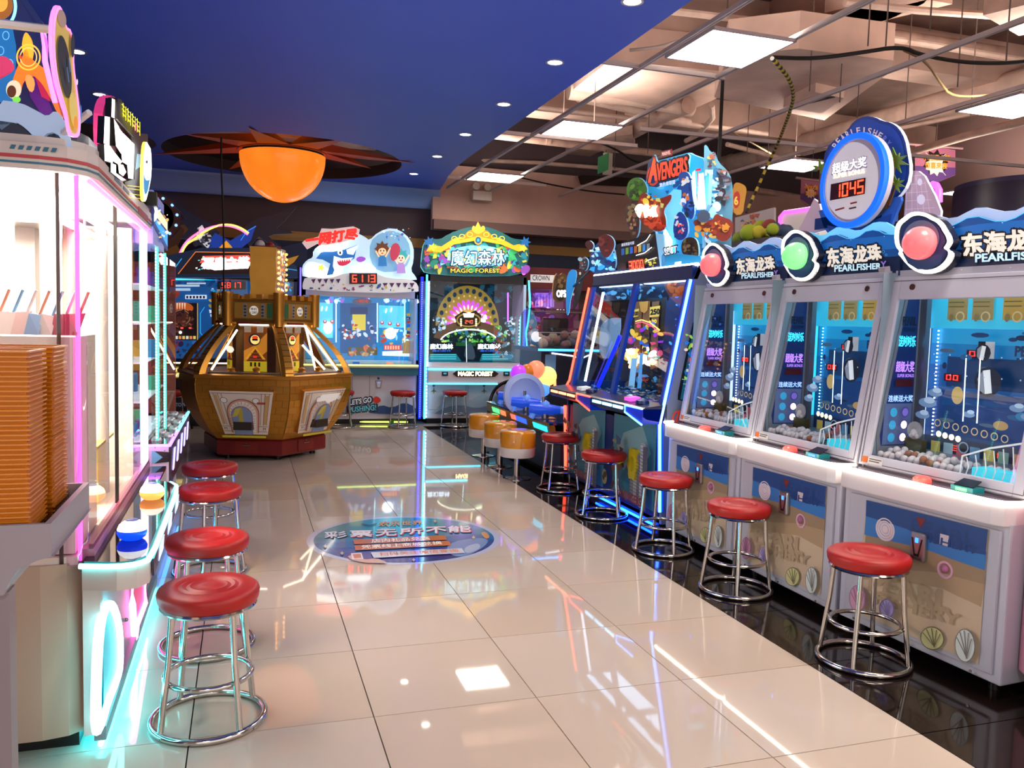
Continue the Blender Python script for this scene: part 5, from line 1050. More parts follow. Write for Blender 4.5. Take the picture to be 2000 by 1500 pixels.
# ================================================================== gold castle pusher
gc = V((-.226, 5.95, 0)); AZ = -76.7
G = thing('castle_pusher', 'large six-sided golden castle coin machine with glass windows and red base', 'arcade machine', tuple(gc))
gold = M('#dc9c3c', .32, .72, noise=.10, nscale=3.5, bump=.06); gold2 = M('#b07f2c', .33, .7, noise=.14, nscale=5); gdk = M('#5c4014', .4, .6)
def hexp(r, z, k): a = R_(AZ+60*k); return V((r*math.cos(a), r*math.sin(a), z))
def fp(k, u, r, z, off=0):          # point on face k (between vertex k and k+1), u 0..1
    p = hexp(r, z, k).lerp(hexp(r, z, k+1), u); m = R_(AZ+60*k+30); return p+V((math.cos(m), math.sin(m), 0))*off
PR = [(.60, .20), (.685, .28), (.755, .38), (.81, .48), (.845, .58), (.865, .68), (.868, .76), (.855, .80)]
def pr_(z):
    for (r0, z0), (r1, z1) in zip(PR, PR[1:]):
        if z <= z1: return r0+(r1-r0)*(z-z0)/(z1-z0)
    return PR[-1][0]
def hexshell(prof, m, mb=None):
    mb = mb or MB(); vs = [hexp(r, z, k) for r, z in prof for k in range(6)]
    mb.add(vs, [[i*6+k, i*6+(k+1) % 6, (i+1)*6+(k+1) % 6, (i+1)*6+k] for i in range(len(prof)-1) for k in range(6)]+[list(range(6)), [(len(prof)-1)*6+k for k in range(6)]], m); return mb
rb = M('#7a1614', .3, coat=.4)
hexshell([(.60, .045), (.615, .06), (.615, .185), (.60, .20)], rb).build('red_base', G, 'dark red base')
for k in range(6):
    c = hexp(.48, 0, k); MB().lathe([(.03, 0), (.03, .045)], BLACK, 12, c).build('castor', G)
hexshell(PR, M('#6a4a18', .4, .6)).build('bowl', G)
bm_ = []
for k in (5, 0, 3, 4):               # faces in view get their own bricks
    kk = {5: -1, 0: 0, 3: -3, 4: -2}[k]
    rows = 9
    for r_i in range(rows):
        z0 = .205+r_i*.066; z1 = z0+.0645; n_ = 7
        for b_ in range(n_+1):
            u0 = (b_-(.5 if r_i % 2 else 0))/n_; u1 = u0+1/n_
            u0, u1 = max(0.0, u0)+.002, min(1.0, u1)-.002
            if u1-u0 < .02: continue
            q = [fp(kk, u, pr_(z), z, .006) for u, z in ((u0, z0), (u1, z0), (u1, z1), (u0, z1))]
            m_ = R_(AZ+60*kk+30); MB().prism(q, V((-math.cos(m_), -math.sin(m_), 0))*.012, gold).build('brick', G)
# belt, ribs and windows
hexshell([(.875, .79), (.885, .80), (.885, .825), (.85, .835)], gold).build('belt', G)
hexshell([(.83, .80), (.83, .83)], M('#a89a80', .25, .4)).build('play_deck', G)
def ribp(t): z = .83+.47*t; return .86-.385*t**1.15+.035*math.sin(math.pi*t), z
for k in range(6):
    a = R_(AZ+60*k); d = V((math.cos(a), math.sin(a), 0)); s_ = V((-d.y, d.x, 0)); vs = []; N = 8
    for i in range(N+1):
        r, z = ribp(i/N); w_ = .062-.01*i/N; p = V((0, 0, z))+d*r
        vs += [p+s_*w_-d*.05, p+s_*w_*.6+d*.0, p-s_*w_*.6+d*.0, p-s_*w_-d*.05]
    fs = [[4*i+j, 4*i+j+1, 4*i+j+5, 4*i+j+4] for i in range(N) for j in range(3)]+[[4*i+3, 4*i, 4*i+4, 4*i+7] for i in range(N)]
    MB().add(vs, fs, gold).build('rib', G)
    for i in range(9):
        r, z = ribp((i+.5)/9); 
        for q_ in (0,): MB().tube([V((0, 0, z))+d*(r+.001)+s_*.036, V((0, 0, z))+d*(r+.001)-s_*.036], .003, gdk, 4).build('rib_joint', G)
for k in range(6):
    q = [fp(k, .08, .80, .835), fp(k, .92, .80, .835), fp(k, .90, .45, 1.30), fp(k, .10, .45, 1.30)]
    MB().poly(q, glass('#fff6e4', .05)).build('pane', G)
    if k in (5, 0, 4):
        for e_ in ((q[0], q[3]), (q[1], q[2])): MB().tube(e_, .009, gold2, 6).build('window_edge', G)
        MB().tube([fp(k, .08, .81, .845), fp(k, .92, .81, .845)], .008, STEEL, 6).build('sill', G)
# printed boards round the core, lit
for k in (-1, 0, -2, 1):
    o_ = fp(k, .22, .40, .84); e_ = fp(k, .78, .40, .84); ux = (e_-o_); L_ = ux.length; ux.normalize(); m_ = R_(AZ+60*k+30); nn = V((math.cos(m_), math.sin(m_), 0))
    a = Art(lambda u, v, o_=o_, ux=ux: gcL(o_+ux*u+V((0, 0, v))), nn, e=.35) if False else Art((lambda o_, ux: (lambda u, v: o_+ux*u+V((0, 0, v))))(o_, ux), nn, e=.35)
    fl = (k in (-1, 0, -2, 1)); Lx = L_
    a.mb.box(0, 0, 0, 0, 0, 0, gdk) if False else None
    a.rect('#8a4a16', 0, 0, Lx, .44, .35); a.poly('#c9862a', [(0, .2), (Lx*.5, .26), (Lx, .38), (Lx, .2), (Lx*.6, .12), (0, .1)], .6); a.rect('#c9b82a', 0, 0, Lx, .10, .5)
    a.poly('#d9a42a', [(Lx*.05, .12), (Lx*.5, .24), (Lx*.95, .12)], .6); a.poly('#6e3416', [(Lx*.12, .10), (Lx*.5, .22), (Lx*.88, .10)], .3)
    for j in range(3): a.line('#a86a3a', [(Lx*(.2+.06*j), .12+.03*j), (Lx*(.8-.06*j), .12+.03*j)], .006, .3); a.rect('#2a1208', Lx*(.28+.18*j), .05, Lx*(.36+.18*j), .09, .1)
    a.rect('#d02a1a', Lx*.42, .135, Lx*.58, .155, 1.0)
    a.ell('#1a2a4a', Lx*.48, .31, .058, .058, .1); a.ell('#f0e08a', Lx*.5, .31, .045, .045, .9); a.ell('#e04a2a', Lx*.5, .33, .03, .018, .8, n=12); a.rect('#1a1208', Lx*.38, .30, Lx*.62, .318, .1); a.rect('#3a0d08', Lx*.7, .385, Lx*.86, .405, .5)
    a.build('core_board', G, 'orange printed board with pyramid and round emblem')
hexshell([(.385, .83), (.385, 1.32)], gdk).build('core', G)
lt = M('#fff6e0', .4, e=5)
for k, pts in ((0, ((.60, .70, .86), (.80, .47, 1.28))), (0, ((.86, .80, .86), (.80, .46, 1.29))), (-1, ((.10, .78, .87), (.16, .47, 1.24))), (0, ((.95, .62, .86), (.90, .40, 1.1)))):
    (u0, r0, z0), (u1, r1, z1) = pts; MB().tube([fp(k, u0, r0, z0), fp(k, u1, r1, z1)], .010, lt, 6).build('tube_light', G, 'white light tube inside the window')
for k in range(6): MB().tube([fp(k, .2, .47, 1.295), fp(k, .8, .47, 1.295)], .008, lt, 6).build('tube_light', G)
for k in (-1, 0, -2):
    for u in (.35, .62):
        p = fp(k, u, .44, 1.25); MB().box(p.x-.03, p.x+.03, p.y-.03, p.y+.03, p.z-.03, p.z+.03, STEEL).build('coin_chute', G)
    for u in (.3, .62): p = fp(k, u, .72, .835); MB().lathe([(.05, 0), (.03, .03), (.035, .05), (0, .07)], gold, 12, p).build('gold_pile', G)
# castle drum with battlements, signs and knobs
hexshell([(.50, 1.30), (.515, 1.315), (.50, 1.33), (.49, 1.34), (.49, 1.53), (.50, 1.54)], gold2).build('castle_ring', G)
for k in range(6):
    a = R_(AZ+60*k); p = hexp(.49, 1.28, k); MB().lathe([(.048, 0), (.05, .30), (.054, .31), (.054, .325), (0, .325)], gold, 12, p).build('turret', G)
    for j in range(4):
        u = .16+.68*j/3; q = [fp(k, u-.055, .50, 1.54), fp(k, u+.055, .50, 1.54), fp(k, u+.055, .50, 1.585), fp(k, u-.055, .50, 1.585)]; m_ = R_(a+30*0)
        mm = R_(AZ+60*k+30); MB().prism(q, V((-math.cos(mm), -math.sin(mm), 0))*.06, gold).build('merlon', G)
for k in (-2, -1, 0):
    o_ = fp(k, .12, .492, 1.345); e_ = fp(k, .88, .492, 1.345); ux = (e_-o_); L_ = ux.length; ux.normalize(); mm = R_(AZ+60*k+30); nn = V((math.cos(mm), math.sin(mm), 0))
    a = Art((lambda o_, ux: (lambda u, v: o_+ux*u+V((0, 0, v))))(o_, ux), nn, e=.1, lift=.006)
    a.rect('#6e4c18', 0, .0, L_, .17); a.rect('#9c7026', .012, .012, L_-.012, .158)
    g0 = (L_-.06) if k == -1 else .0; a.rect('#2c5a36', g0+.004, .015, g0+.056, .155, .12)
    for u in (.30, .75) if k == -1 else (.32, .76): a.rect('#8d8a88', L_*u-.02, .02, L_*u+.02, .15, .05); [a.ell('#3a3634', L_*u, .035+.03*j, .014, .010, 0, n=8) for j in range(4)]
    a.ell('#efe9dc', L_*.53, .085, .042, .045, .4); a.text('MEGA', '#2a1c14', [(L_*.53-.032, .09), (L_*.53+.032, .09), (L_*.53+.032, .11), (L_*.53-.032, .11)], 0, .02) if False else a.text('单机', '#2a1c14', [(L_*.53-.03, .088), (L_*.53+.03, .088), (L_*.53+.03, .112), (L_*.53-.03, .112)], 0, .02)
    a.text('1280', '#2a1c14', [(L_*.53-.03, .055), (L_*.53+.03, .055), (L_*.53+.03, .078), (L_*.53-.03, .078)], 0, .02)
    a.build('ring_sign', G, 'small sign panel with silver pieces and white disc')
    MB().prism([fp(k, .2, .51, 1.30), fp(k, .62, .51, 1.30), fp(k, .62, .51, 1.322), fp(k, .2, .51, 1.322)], nn*.012, M('#7c2012', .5)).build('red_strip', G)
# central tower with bulbs
tw = MB(); TX, TY = -.15, -.05; w0 = .155
pr2 = [(.15, 1.54), (.15, 1.62), (.158, 1.75), (.158, 1.95), (.15, 2.03), (.14, 2.06)]
for sx in (0,):
    L0 = W(487, 560, 1, 5.80)-gc; L1 = W(540, 560, 1, 5.80)-gc
    fx = [(0, 0, 1.55), (-.012, 0, 1.66), (.0, 0, 1.80), (-.008, 0, 1.95), (.0, 0, 2.06)]
    vs = []
    for dx, _, z in fx: vs += [(L0.x-dx, L0.y, z), (L1.x+dx, L1.y, z), (L1.x+dx+.10, L1.y+.33, z), (L0.x-dx+.06, L0.y+.33, z)]
    tw.add(vs, [[4*i+j, 4*i+(j+1) % 4, 4*i+4+(j+1) % 4, 4*i+4+j] for i in range(4) for j in range(4)]+[[0, 1, 2, 3], [16, 17, 18, 19]], gold2)
tw.build('tower', G)
oa = V((L1.x+.004, L1.y, 1.60)); ub = V((.10, .33, 0)).normalized(); nb_ = V((ub.y, -ub.x, 0))
a = Art(lambda u, v: oa+ub*u+V((0, 0, v)), nb_, e=.6, lift=.012); rblobs(a, .05, .03, .28, .42, ['#e8eef0', '#c03a2a', '#3a7ad0', '#f0d26a', '#ffffff', '#8a5a2a'], 44, .01, .035, 81, .9); a.build('tower_sign', G, 'colourful lit sign face of the tower')
bb = MB(); 
for i in range(9):
    for u in (.02, .32): bb.ball(tuple(oa+ub*u+V((0, 0, .0+.052*i))+nb_*.012), .013, M('#ffb24a', .4, e=6), 8)
bb.build('bulbs', G, 'rows of small amber bulbs')
MB().ball((L0.x+.1, L0.y+.1, 2.085), .05, M('#d9d0c8', .5), 12).ball((L0.x+.2, L0.y+.12, 2.08), .04, M('#a8281c', .4), 12).box(L0.x+.05, L0.x+.3, L0.y+.05, L0.y+.2, 2.05, 2.075, M('#7a2a1c', .5)).build('top_ornament', G)
# door boards on the bowl
for k, sh in ((-1, 0), (0, 1)):
    z0, z1 = .265, .685; o0 = fp(k, .2, pr_(z0), z0, .052); o1 = fp(k, .8, pr_(z0), z0, .052); t0 = fp(k, .16, pr_(z1), z1, .052); t1 = fp(k, .84, pr_(z1), z1, .052)
    mm = R_(AZ+60*k+30); nn = V((math.cos(mm), math.sin(mm), -.35)).normalized()
    a = Art((lambda o0, o1, t0, t1: (lambda u, v: (o0*(1-u)+o1*u)*(1-v)+(t0*(1-u)+t1*u)*v))(o0, o1, t0, t1), nn, e=.08)
    a.plate('#e3d6c6', [(0, 0), (1, 0), (1, 1), (0, 1)], .06, ms=gold)
    br = '#8a4a34'
    for x in (.05, .12, .18, .82, .88, .95): a.line(br, [(x, .22), (x, .95)], .008)
    for y in (.08, .2, .96): a.line(br, [(.02, y), (.98, y)], .01)
    for x in (.08, .92): a.rect('#c9a06a', x-.03, .25, x+.03, .93); a.text('M', br, [(x-.03, .12), (x+.03, .12), (x+.03, .18), (x-.03, .18)])
    a.ell(br, .5, .48, .30, .36); a.rect(br, .2, .06, .8, .48); a.ell('#d9a48a', .5, .48, .285, .345); a.rect('#d9a48a', .215, .06, .785, .48)
    a.ell('#efe6dc', .5, .48, .25, .31); a.rect('#efe6dc', .25, .06, .75, .48)
    for q in range(13): an = R_(180-q*15); a.line(br, [(.5+.20*math.cos(an), .48+.25*math.sin(an)), (.5+.25*math.cos(an), .48+.31*math.sin(an))], .006)
    for q in range(7): [a.line(br, [(x0, .1+q*.055), (x0+.05, .1+q*.055)], .006) for x0 in (.25, .70)]
    a.ell(br, .5, .47, .20, .25); a.rect(br, .3, .06, .7, .47); a.ell('#7d8fb0', .5, .47, .19, .24); a.rect('#7d8fb0', .31, .06, .69, .47); a.rect('#b8a43a', .44, .2, .52, .68); a.poly('#c9b84a', [(.31, .47), (.4, .66), (.5, .70), (.42, .5)])
    for x in (.24, .76): a.ell(br, x, .86, .06, .065, n=16); a.ell('#efe9e2', x, .86, .05, .055, n=16)
    if sh: a.poly('#f2eee8', [(.2, .8), (.3, .97), (.75, .97), (.7, .82), (.5, .74), (.42, .82)], .25)
    else: a.rect('#a84a3a', .78, .78, .92, .83); 
    a.rect('#cfc03a', 0, 0, 1, .05)
    a.build('arch_board', G, 'white board printed with a brown arch')
    p = fp(k, .5, pr_(.32), .32, .05); ux = (fp(k, 1, .7, .32)-fp(k, 0, .7, .32)).normalized(); n3 = V((math.cos(mm), math.sin(mm), 0))
    MB().prism([p-ux*.085+n3*.0, p+ux*.085, p+ux*.085+n3*.09, p-ux*.085+n3*.09], (0, 0, .075), M('#3c3228', .4)).build('coin_tray', G, 'dark coin tray')
    MB().prism([p-ux*.07+n3*.012+V((0, 0, .077)), p+ux*.07+n3*.012+V((0, 0, .077)), p+ux*.07+n3*.08+V((0, 0, .077)), p-ux*.07+n3*.08+V((0, 0, .077))], (0, 0, .001), BLACK if not sh else M('#8a7a1a', .5)).build('tray_inside', G)
    MB().tube([p+V((0, 0, .075))+n3*.01, p+V((0, 0, .14))+n3*.0], .012, M('#a8862a', .3, .7), 8).build('tray_pin', G)
for k in (-1, 0):
    for u in (.28, .60) if k == -1 else (.35,):
        q = [fp(k, u, .617, .07), fp(k, u+.34, .617, .07), fp(k, u+.34, .617, .18), fp(k, u, .617, .18)]; mm = R_(AZ+60*k+30); n3 = V((math.cos(mm), math.sin(mm), 0))
        if k == -1 and u > .5: continue
        d_ = MB().prism(q, n3*.006, M('#86201a', .3, coat=.4)).build('drawer', G)
        MB().tube([fp(k, u+.12, .63, .145), fp(k, u+.24, .63, .145)], .005, CHROME, 6).build('handle', d_); MB().ball(tuple(fp(k, u+.17, .628, .168)), .006, CHROME, 8).build('lock', d_)
# ================================================================== back row
YF = 8.0
def pb(x, y, Y=YF): return W(x, y, 1, Y)
def xb(x, y=640, Y=YF): return pb(x, y, Y).x
# ---- shark machine
t = thing('shark_cabinet', 'white and blue twin pusher cabinet with shark sign and red 6113 digits', 'arcade machine', (1.05, 8.0, 0))
xa, xc = .28, 1.74; wh = M('#d6d2de', .4)
MB().box(xa, xc, YF, YF+.75, .08, .72, wh).box(xa, xc, YF+.45, YF+.75, .72, 1.75, M('#2a6fa8', .4)).box(xa, xa+.03, YF+.05, YF+.5, .72, 1.75, wh).box(xc-.03, xc, YF+.05, YF+.5, .72, 1.75, wh).box(xa, xc, YF+.05, YF+.5, 1.66, 1.76, M('#cfc8d4', .4)).build('shell', t, world=True)
MB().box(xa+.05, xc-.05, YF+.1, YF+.7, 0, .08, BLACK).build('plinth', t, world=True)
MB().box(xa, xc, YF-.12, YF+.06, .755, .80, M('#c9c6b0', .3)).build('counter', t, world=True); MB().box(xa, xc, YF-.125, YF-.118, .78, .795, M('#d8ff8a', .4, e=2.5)).build('light_strip', t, world=True); MB().box(xa, xc, YF-.1, YF+.0, .66, .755, M('#1f6f8a', .4)).build('apron', t, world=True)
for x in (xa+.45, xa+.62, xa+1.05): MB().box(x, x+.08, YF-.1, YF-.02, .80, .825, M(['#3a9a4a', '#2a5fc0', '#ff9a8a'][[xa+.45, xa+.62, xa+1.05].index(x)], .4, e=.5)).build('control', t, world=True)
a = pxart(1, YF-.005, (0, -1, 0), e=.06)
for q in ([(645, 728), (688, 727), (688, 806), (645, 808)], [(722, 727), (812, 724), (812, 806), (722, 806)]): a.line('#8d8894', q+[q[0]], 1)
a.poly('#c3cbd8', smooth([(700, 800), (725, 785), (740, 760), (760, 770), (790, 765), (812, 778), (812, 808), (700, 808)], 1)); a.poly('#2a4a80', smooth([(715, 808), (730, 800), (745, 790), (765, 797), (790, 785), (812, 795), (812, 809)], 1))
for x, y in ((739, 739), (660, 741)): a.ell('#23407c', x, y, 2.5, 2.5, n=10)
a.poly('#8f8a94', [(733, 743), (746, 743), (744, 758), (735, 758)]); a.poly('#d9d6de', [(735, 745), (744, 745), (742, 756), (737, 756)]); a.rect('#3a6fe0', 738.5, 746, 741, 748.5, 2)
a.text("LET'S GO", '#141c3c', [(681, 792), (727, 786), (727, 774), (681, 780)], 0, .16); a.text("LET'S GO", '#dfe8ee', [(683, 791), (725, 785), (725, 775), (683, 781)], .2, .03)
a.text('PUSHING!', '#141c3c', [(679, 806), (736, 802), (736, 789), (679, 794)], 0, .16); a.text('PUSHING!', '#57b8c9', [(681, 805), (734, 801), (734, 790), (681, 795)], .2, .03)
a.poly('#c0281c', smooth([(728, 778), (734, 773), (742, 777), (744, 784), (736, 788), (729, 785)], 1), .15)
a.build('lower_print', t, 'white lower doors with round lettering', world=True)
b = pxart(1, YF+.44, (0, -1, 0), e=.9)
b.poly('#1c86c0', [(596, 572), (816, 576), (816, 704), (596, 700)], .7); b.poly('#5ad0f0', [(612, 590), (650, 592), (650, 660), (612, 660)], .9); b.poly('#5ad0f0', [(740, 596), (790, 598), (790, 640), (740, 640)], .9)
b.poly('#0f5f9c', [(664, 592), (735, 592), (735, 690), (664, 690)], .6); b.poly('#d8c04a', [(688, 614), (714, 614), (714, 645), (688, 645)], 1.0); b.poly('#1a3f7a', [(684, 600), (718, 600), (718, 614), (684, 614)], .5)
rblobs(b, 600, 575, 812, 590, ['#bfe8ff', '#e8f8ff', '#3aa0e0', '#b06ad0'], 40, 3, 8, 91, 1.0); rblobs(b, 660, 630, 735, 665, ['#dff0ff', '#c03a3a', '#2a5a9a', '#f0f0f0', '#16386a'], 40, 2, 6, 92, .8)
rblobs(b, 745, 640, 812, 672, ['#8fe0ff', '#ffffff', '#2a7ac0', '#c0483a', '#e0b84a'], 40, 2, 7, 93, .9)
b.ell('#ffffff', 762, 651, 11, 11, 4); b.ell('#ffffff', 640, 640, 9, 12, 3); b.ell('#6a7488', 706, 589, 19, 7, .4); b.text('一网打尽', '#e02a2a', [(695, 591), (718, 591), (718, 585), (695, 585)], 1, .04)
for x, y in ((628, 603), (637, 603), (753, 607), (763, 605)): b.ell('#f4f8ff', x, y, 1.6, 5, 2, n=10, rot=12)
for x, y in ((634, 628), (648, 628), (745, 630), (760, 632), (776, 634)): b.ell('#d84a4a', x, y, 4, 4, .8, n=10); b.ell('#dff0ff', x, y-1, 2, 2, 1, n=8)
b.poly('#6a5a3c', [(678, 678), (735, 677), (736, 693), (678, 694)], .5); rblobs(b, 680, 676, 736, 692, ['#3a7ab8', '#c8a06a', '#b8dcf0', '#d86a4a'], 24, 2, 6, 94, .6)
b.poly('#d84a3a', [(748, 673), (782, 674), (782, 684), (748, 683)], .8); [b.rect('#ffb08a', 750+k*5, 675, 753+k*5, 682, 1.2) for k in range(6)]
b.poly('#eef6ff', [(745, 686), (800, 684), (805, 696), (745, 694)], .9); b.poly('#c8a060', [(785, 665), (810, 666), (812, 690), (784, 690)], .5); [b.rect(['#c9a22a', '#2a2a4a', '#c03a3a', '#2a6ad0'][k % 4], 792, 612+k*7, 806, 617+k*7, .7) for k in range(7)]
for x in (655, 735, 788): b.line('#c8fff0', [(x, 592), (x, 668)], 2, 2)
b.build('play_scene', t, 'bright cyan sea scene behind glass', world=True)
MB().box(xa+.05, xc-.05, YF+.1, YF+.42, .80, .83, M('#a8d8ea', .25, e=.3)).build('coin_bed', t, world=True)
MB().poly([(xa+.03, YF+.06, .80), (xc-.03, YF+.06, .80), (xc-.03, YF+.10, 1.66), (xa+.03, YF+.10, 1.66)], glass('#f0f8ff', .06)).build('pane', t, world=True)
c = pxart(1, YF-.0, (0, -1, 0), e=.8)
c.plate('#bfe0f4', smooth([(592, 545), (590, 520), (600, 507), (612, 503), (612, 488), (628, 476), (660, 472), (668, 458), (690, 452), (712, 462), (722, 470), (740, 452), (766, 444), (792, 456), (808, 480), (808, 510), (802, 528), (812, 540), (815, 548), (700, 545)], 1), .05, e=.7, ms=M('#ffffff', .4, e=1.2))
c.poly('#eaf8ff', smooth([(594, 540), (594, 520), (604, 510), (625, 515), (650, 530), (690, 540), (700, 545), (620, 545)], 1), 1.8)
c.poly('#7fb8e0', smooth([(722, 472), (742, 455), (768, 449), (790, 460), (802, 482), (800, 515), (780, 530), (740, 532), (722, 510)], 1), .5)
c.poly('#1c6ab8', [(617, 505), (628, 492), (650, 492), (672, 488), (698, 478), (692, 505), (680, 512), (668, 505), (655, 520), (650, 536), (638, 538), (645, 515), (630, 507)], .6)
c.poly('#e8f2f8', [(652, 500), (668, 505), (690, 503), (672, 520), (668, 532), (656, 536), (650, 520)], .9); c.poly('#c02a4a', smooth([(658, 508), (672, 507), (684, 505), (686, 512), (672, 520), (660, 518)], 1), .8)
for k in range(6): c.poly('#ffffff', [(660+k*4.4, 507-k*.4), (664+k*4.4, 506.6-k*.4), (662+k*4.4, 512-k*.4)], 1.2)
c.poly('#d8e8f4', [(676, 488), (700, 478), (690, 498), (678, 496)], .9); c.ell('#ffffff', 664, 493, 5, 6, 1.2); c.ell('#101830', 664, 494, 2, 3, 0)
c.poly('#ffe04a', star(627, 523, 8, 4), 1.2); c.poly('#9a4ac0', smooth([(694, 505), (704, 500), (716, 505), (708, 512), (698, 512)], 1), .7)
for (hx, hy, hc, bc, sk) in ((746, 488, '#6a3a1c', '#2a7ac0', '#f0c8a0'), (782, 502, '#3ab0b8', '#b08ad8', '#f4d0b8')):
    c.ell(hc, hx, hy, 13, 12, .5); c.poly(hc, star(hx, hy-2, 16, 10, 8), .5); c.ell(sk, hx, hy+4, 8, 7.5, .8); c.ell('#201018', hx-3, hy+2, 1.2, 2, 0); c.ell('#201018', hx+3, hy+2, 1.2, 2, 0); c.poly('#c03a3a', [(hx-3, hy+6), (hx+3, hy+6), (hx, hy+9)], .6)
    c.poly(bc, [(hx-7, hy+12), (hx+7, hy+12), (hx+9, hy+32), (hx-8, hy+32)], .6); c.line(sk, [(hx+6, hy+14), (hx+16, hy-4)], 3, .8); c.line(sk, [(hx-6, hy+14), (hx-13, hy+2)], 3, .8)
c.poly('#c03a5a', smooth([(764, 478), (775, 474), (782, 486), (776, 505), (764, 512), (760, 495)], 1), .5)
rblobs(c, 735, 446, 800, 470, ['#e08a2a', '#3a6ac0', '#9ad0f0', '#ffffff'], 22, 1, 3, 95, .9)
c.plate('#e8ecf6', smooth([(590, 556), (596, 540), (640, 545), (678, 532), (725, 532), (760, 545), (800, 545), (816, 556), (816, 574), (592, 568)], 1), .03, e=.25); 
for k in range(5): c.poly('#4a1c5a', [(607+k*12, 546), (616+k*12, 545), (612+k*12, 554)], .15); c.poly('#4a1c5a', [(746+k*13, 553), (756+k*13, 553), (751+k*13, 562)], .15)
rblobs(c, 605, 556, 810, 568, ['#2a5a9a', '#c9b06a', '#1c3a6a', '#8a3a6a'], 34, 2, 4, 96, .3)
c.poly('#1c0a0e', [(681, 534), (735, 534), (735, 555), (681, 555)], .1); c.digits('6113', '#ff3322', [(685, 552), (733, 552), (733, 537), (685, 537)], 5, .25)
c.poly('#f4fbff', smooth([(684, 523), (700, 519), (732, 521), (732, 532), (686, 532)], 1), 2.5)
c.build('cloud_sign', t, 'cloud shaped glowing sign with a shark and two swimmers', world=True)
d = pxart(1, YF-.06, (0, -1, 0)); d.plate('#e8d0d0', [(590, 474), (594, 470), (622, 462), (628, 446), (650, 447), (690, 442), (703, 448), (700, 462), (672, 472), (640, 480), (620, 476), (600, 487)], .02, e=.5)
d.text('一网打尽', '#ff2a24', [(596, 482), (698, 466), (698, 446), (600, 458)], 1.2, .07); d.poly('#fff6f0', [(620, 482), (680, 472), (680, 478), (624, 494)], 2.2); d.build('red_lettering', t, 'red brush lettering over the shark', world=True)
l_ = MB(); 
for k in range(64): z = .1+k*.028; l_.box(1.775, 1.79, YF-.06, YF-.05, z, z+.018, M('#5a6aff' if z < 1.0 else '#7a8cff', .4, e=5, ecol='#3a4cff'))
l_.box(1.765, 1.80, YF-.05, YF-.03, .08, 1.95, M('#0a1cff', .5, e=1.6)); l_.build('led_column', None, 'vertical deep blue LED column between the shark and forest machines', cat='led light')
MB().box(xa-.05, xa-.03, YF-.03, YF-.02, 1.0, 2.0, M('#5a4cff', .4, e=3)).build('side_led', t, 'violet blue light line', world=True)
MB().tube([(xa+.1, YF+.2, .03), (xc-.1, YF+.02, .03)], .01, M('#c8e85a', .4, e=3), 6).build('floor_light', t, world=True)
for x in (xa+.25, xc-.3): MB().cyl((x, YF+.06, 0), .03, .06, M('#5a8a2a', .5), 12).build('castor', t, world=True)
# ---- forest machine
t = thing('forest_cabinet', 'dark twin cabinet with golden crown header and jungle picture sign', 'arcade machine', (2.5, 8.0, 0))
xa, xc = 1.86, 3.24
MB().box(xa, xc, YF, YF+.75, .08, .72, M('#c9c5d0', .4)).box(xa, xc, YF+.5, YF+.75, .72, 2.0, M('#0d1a2c', .4)).box(xa, xa+.04, YF, YF+.5, .72, 2.0, wh).box(xc-.04, xc, YF, YF+.5, .72, 2.0, wh).box(xa, xc, YF, YF+.5, 1.90, 2.03, M('#14101c', .4)).box(xa, xc, YF-.03, YF+.02, .78, .83, wh).build('shell', t, world=True)
MB().box(xa+.05, xc-.05, YF+.1, YF+.7, 0, .08, BLACK).build('plinth', t, world=True)
MB().box(xa, xc, YF-.14, YF, .55, .78, wh).build('console', t, world=True, bevel=.01)
cy = M('#8af4ff', .4, e=4.5, ecol='#40e0ff')
MB().box(xa, xc, YF-.15, YF-.14, .735, .755, cy).box(xa, xc, YF-.15, YF-.14, .545, .56, cy).build('light_strip', t, 'cyan light strips', world=True)
def wavy(x0, sgn): return [(x0+sgn*.012*math.sin(i*.9)+(.02*sgn if i > 12 else 0), YF-.04, .10+i*.098) for i in range(20)]
for x0, s_ in ((xa-.012, -1), (xc+.012, 1)):
    pts = smooth(wavy(x0, s_), 1, False) if s_ > 0 else [(x0, YF-.04, .08+i*.1) for i in range(20)]
    MB().tube(pts, .013, M('#6af0ff', .4, e=4, ecol='#38d4ff'), 6).build('wavy_tube', t, 'cyan glowing side tube', world=True)
lb_ = MB(); 
for k in range(40): lb_.box(xa+.0, xa+.012, YF-.065, YF-.055, .1+k*.045, .12+k*.045, M('#e8ffff', .4, e=8))
lb_.build('led_dots', t, world=True)
a = pxart(1, YF-.145, (0, -1, 0), e=.3); a.poly('#2a120a', [(884, 730), (892, 724), (966, 724), (974, 730), (966, 736), (892, 736)], .2); a.text('MAGIC FOREST', '#ffe2a8', [(895, 734), (962, 734), (962, 726), (895, 726)], 3.5, .08)
for x in (863, 983): a.rect('#16202c', x, 726, x+12, 734, .1); a.rect('#3aa0c0', x+3, 728, x+9, 731, .8)
a.build('name_plate', t, 'glowing name plate', world=True)
a = pxart(1, YF-.005, (0, -1, 0), e=.06)
for q in ([(836, 747), (910, 747), (910, 800), (836, 800)], [(914, 747), (1020, 747), (1020, 800), (914, 800)]): a.line('#8d8894', q+[q[0]], 1)
a.poly('#9fb0c0', smooth([(850, 800), (870, 780), (895, 770), (915, 785), (940, 768), (965, 778), (990, 795), (1000, 806), (840, 810)], 1)); a.poly('#6f7f98', smooth([(840, 812), (870, 795), (900, 790), (930, 798), (960, 790), (1010, 805), (1015, 812)], 1))
for x in (847, 945): a.ell('#23407c', x, 753, 2.6, 2.6, n=10); a.poly('#8a7a4a', [(x-6, 765), (x+6, 765), (x, 760)]); a.line('#4a4650', [(x, 757), (x, 768)], 1.5)
a.build('lower_print', t, world=True)
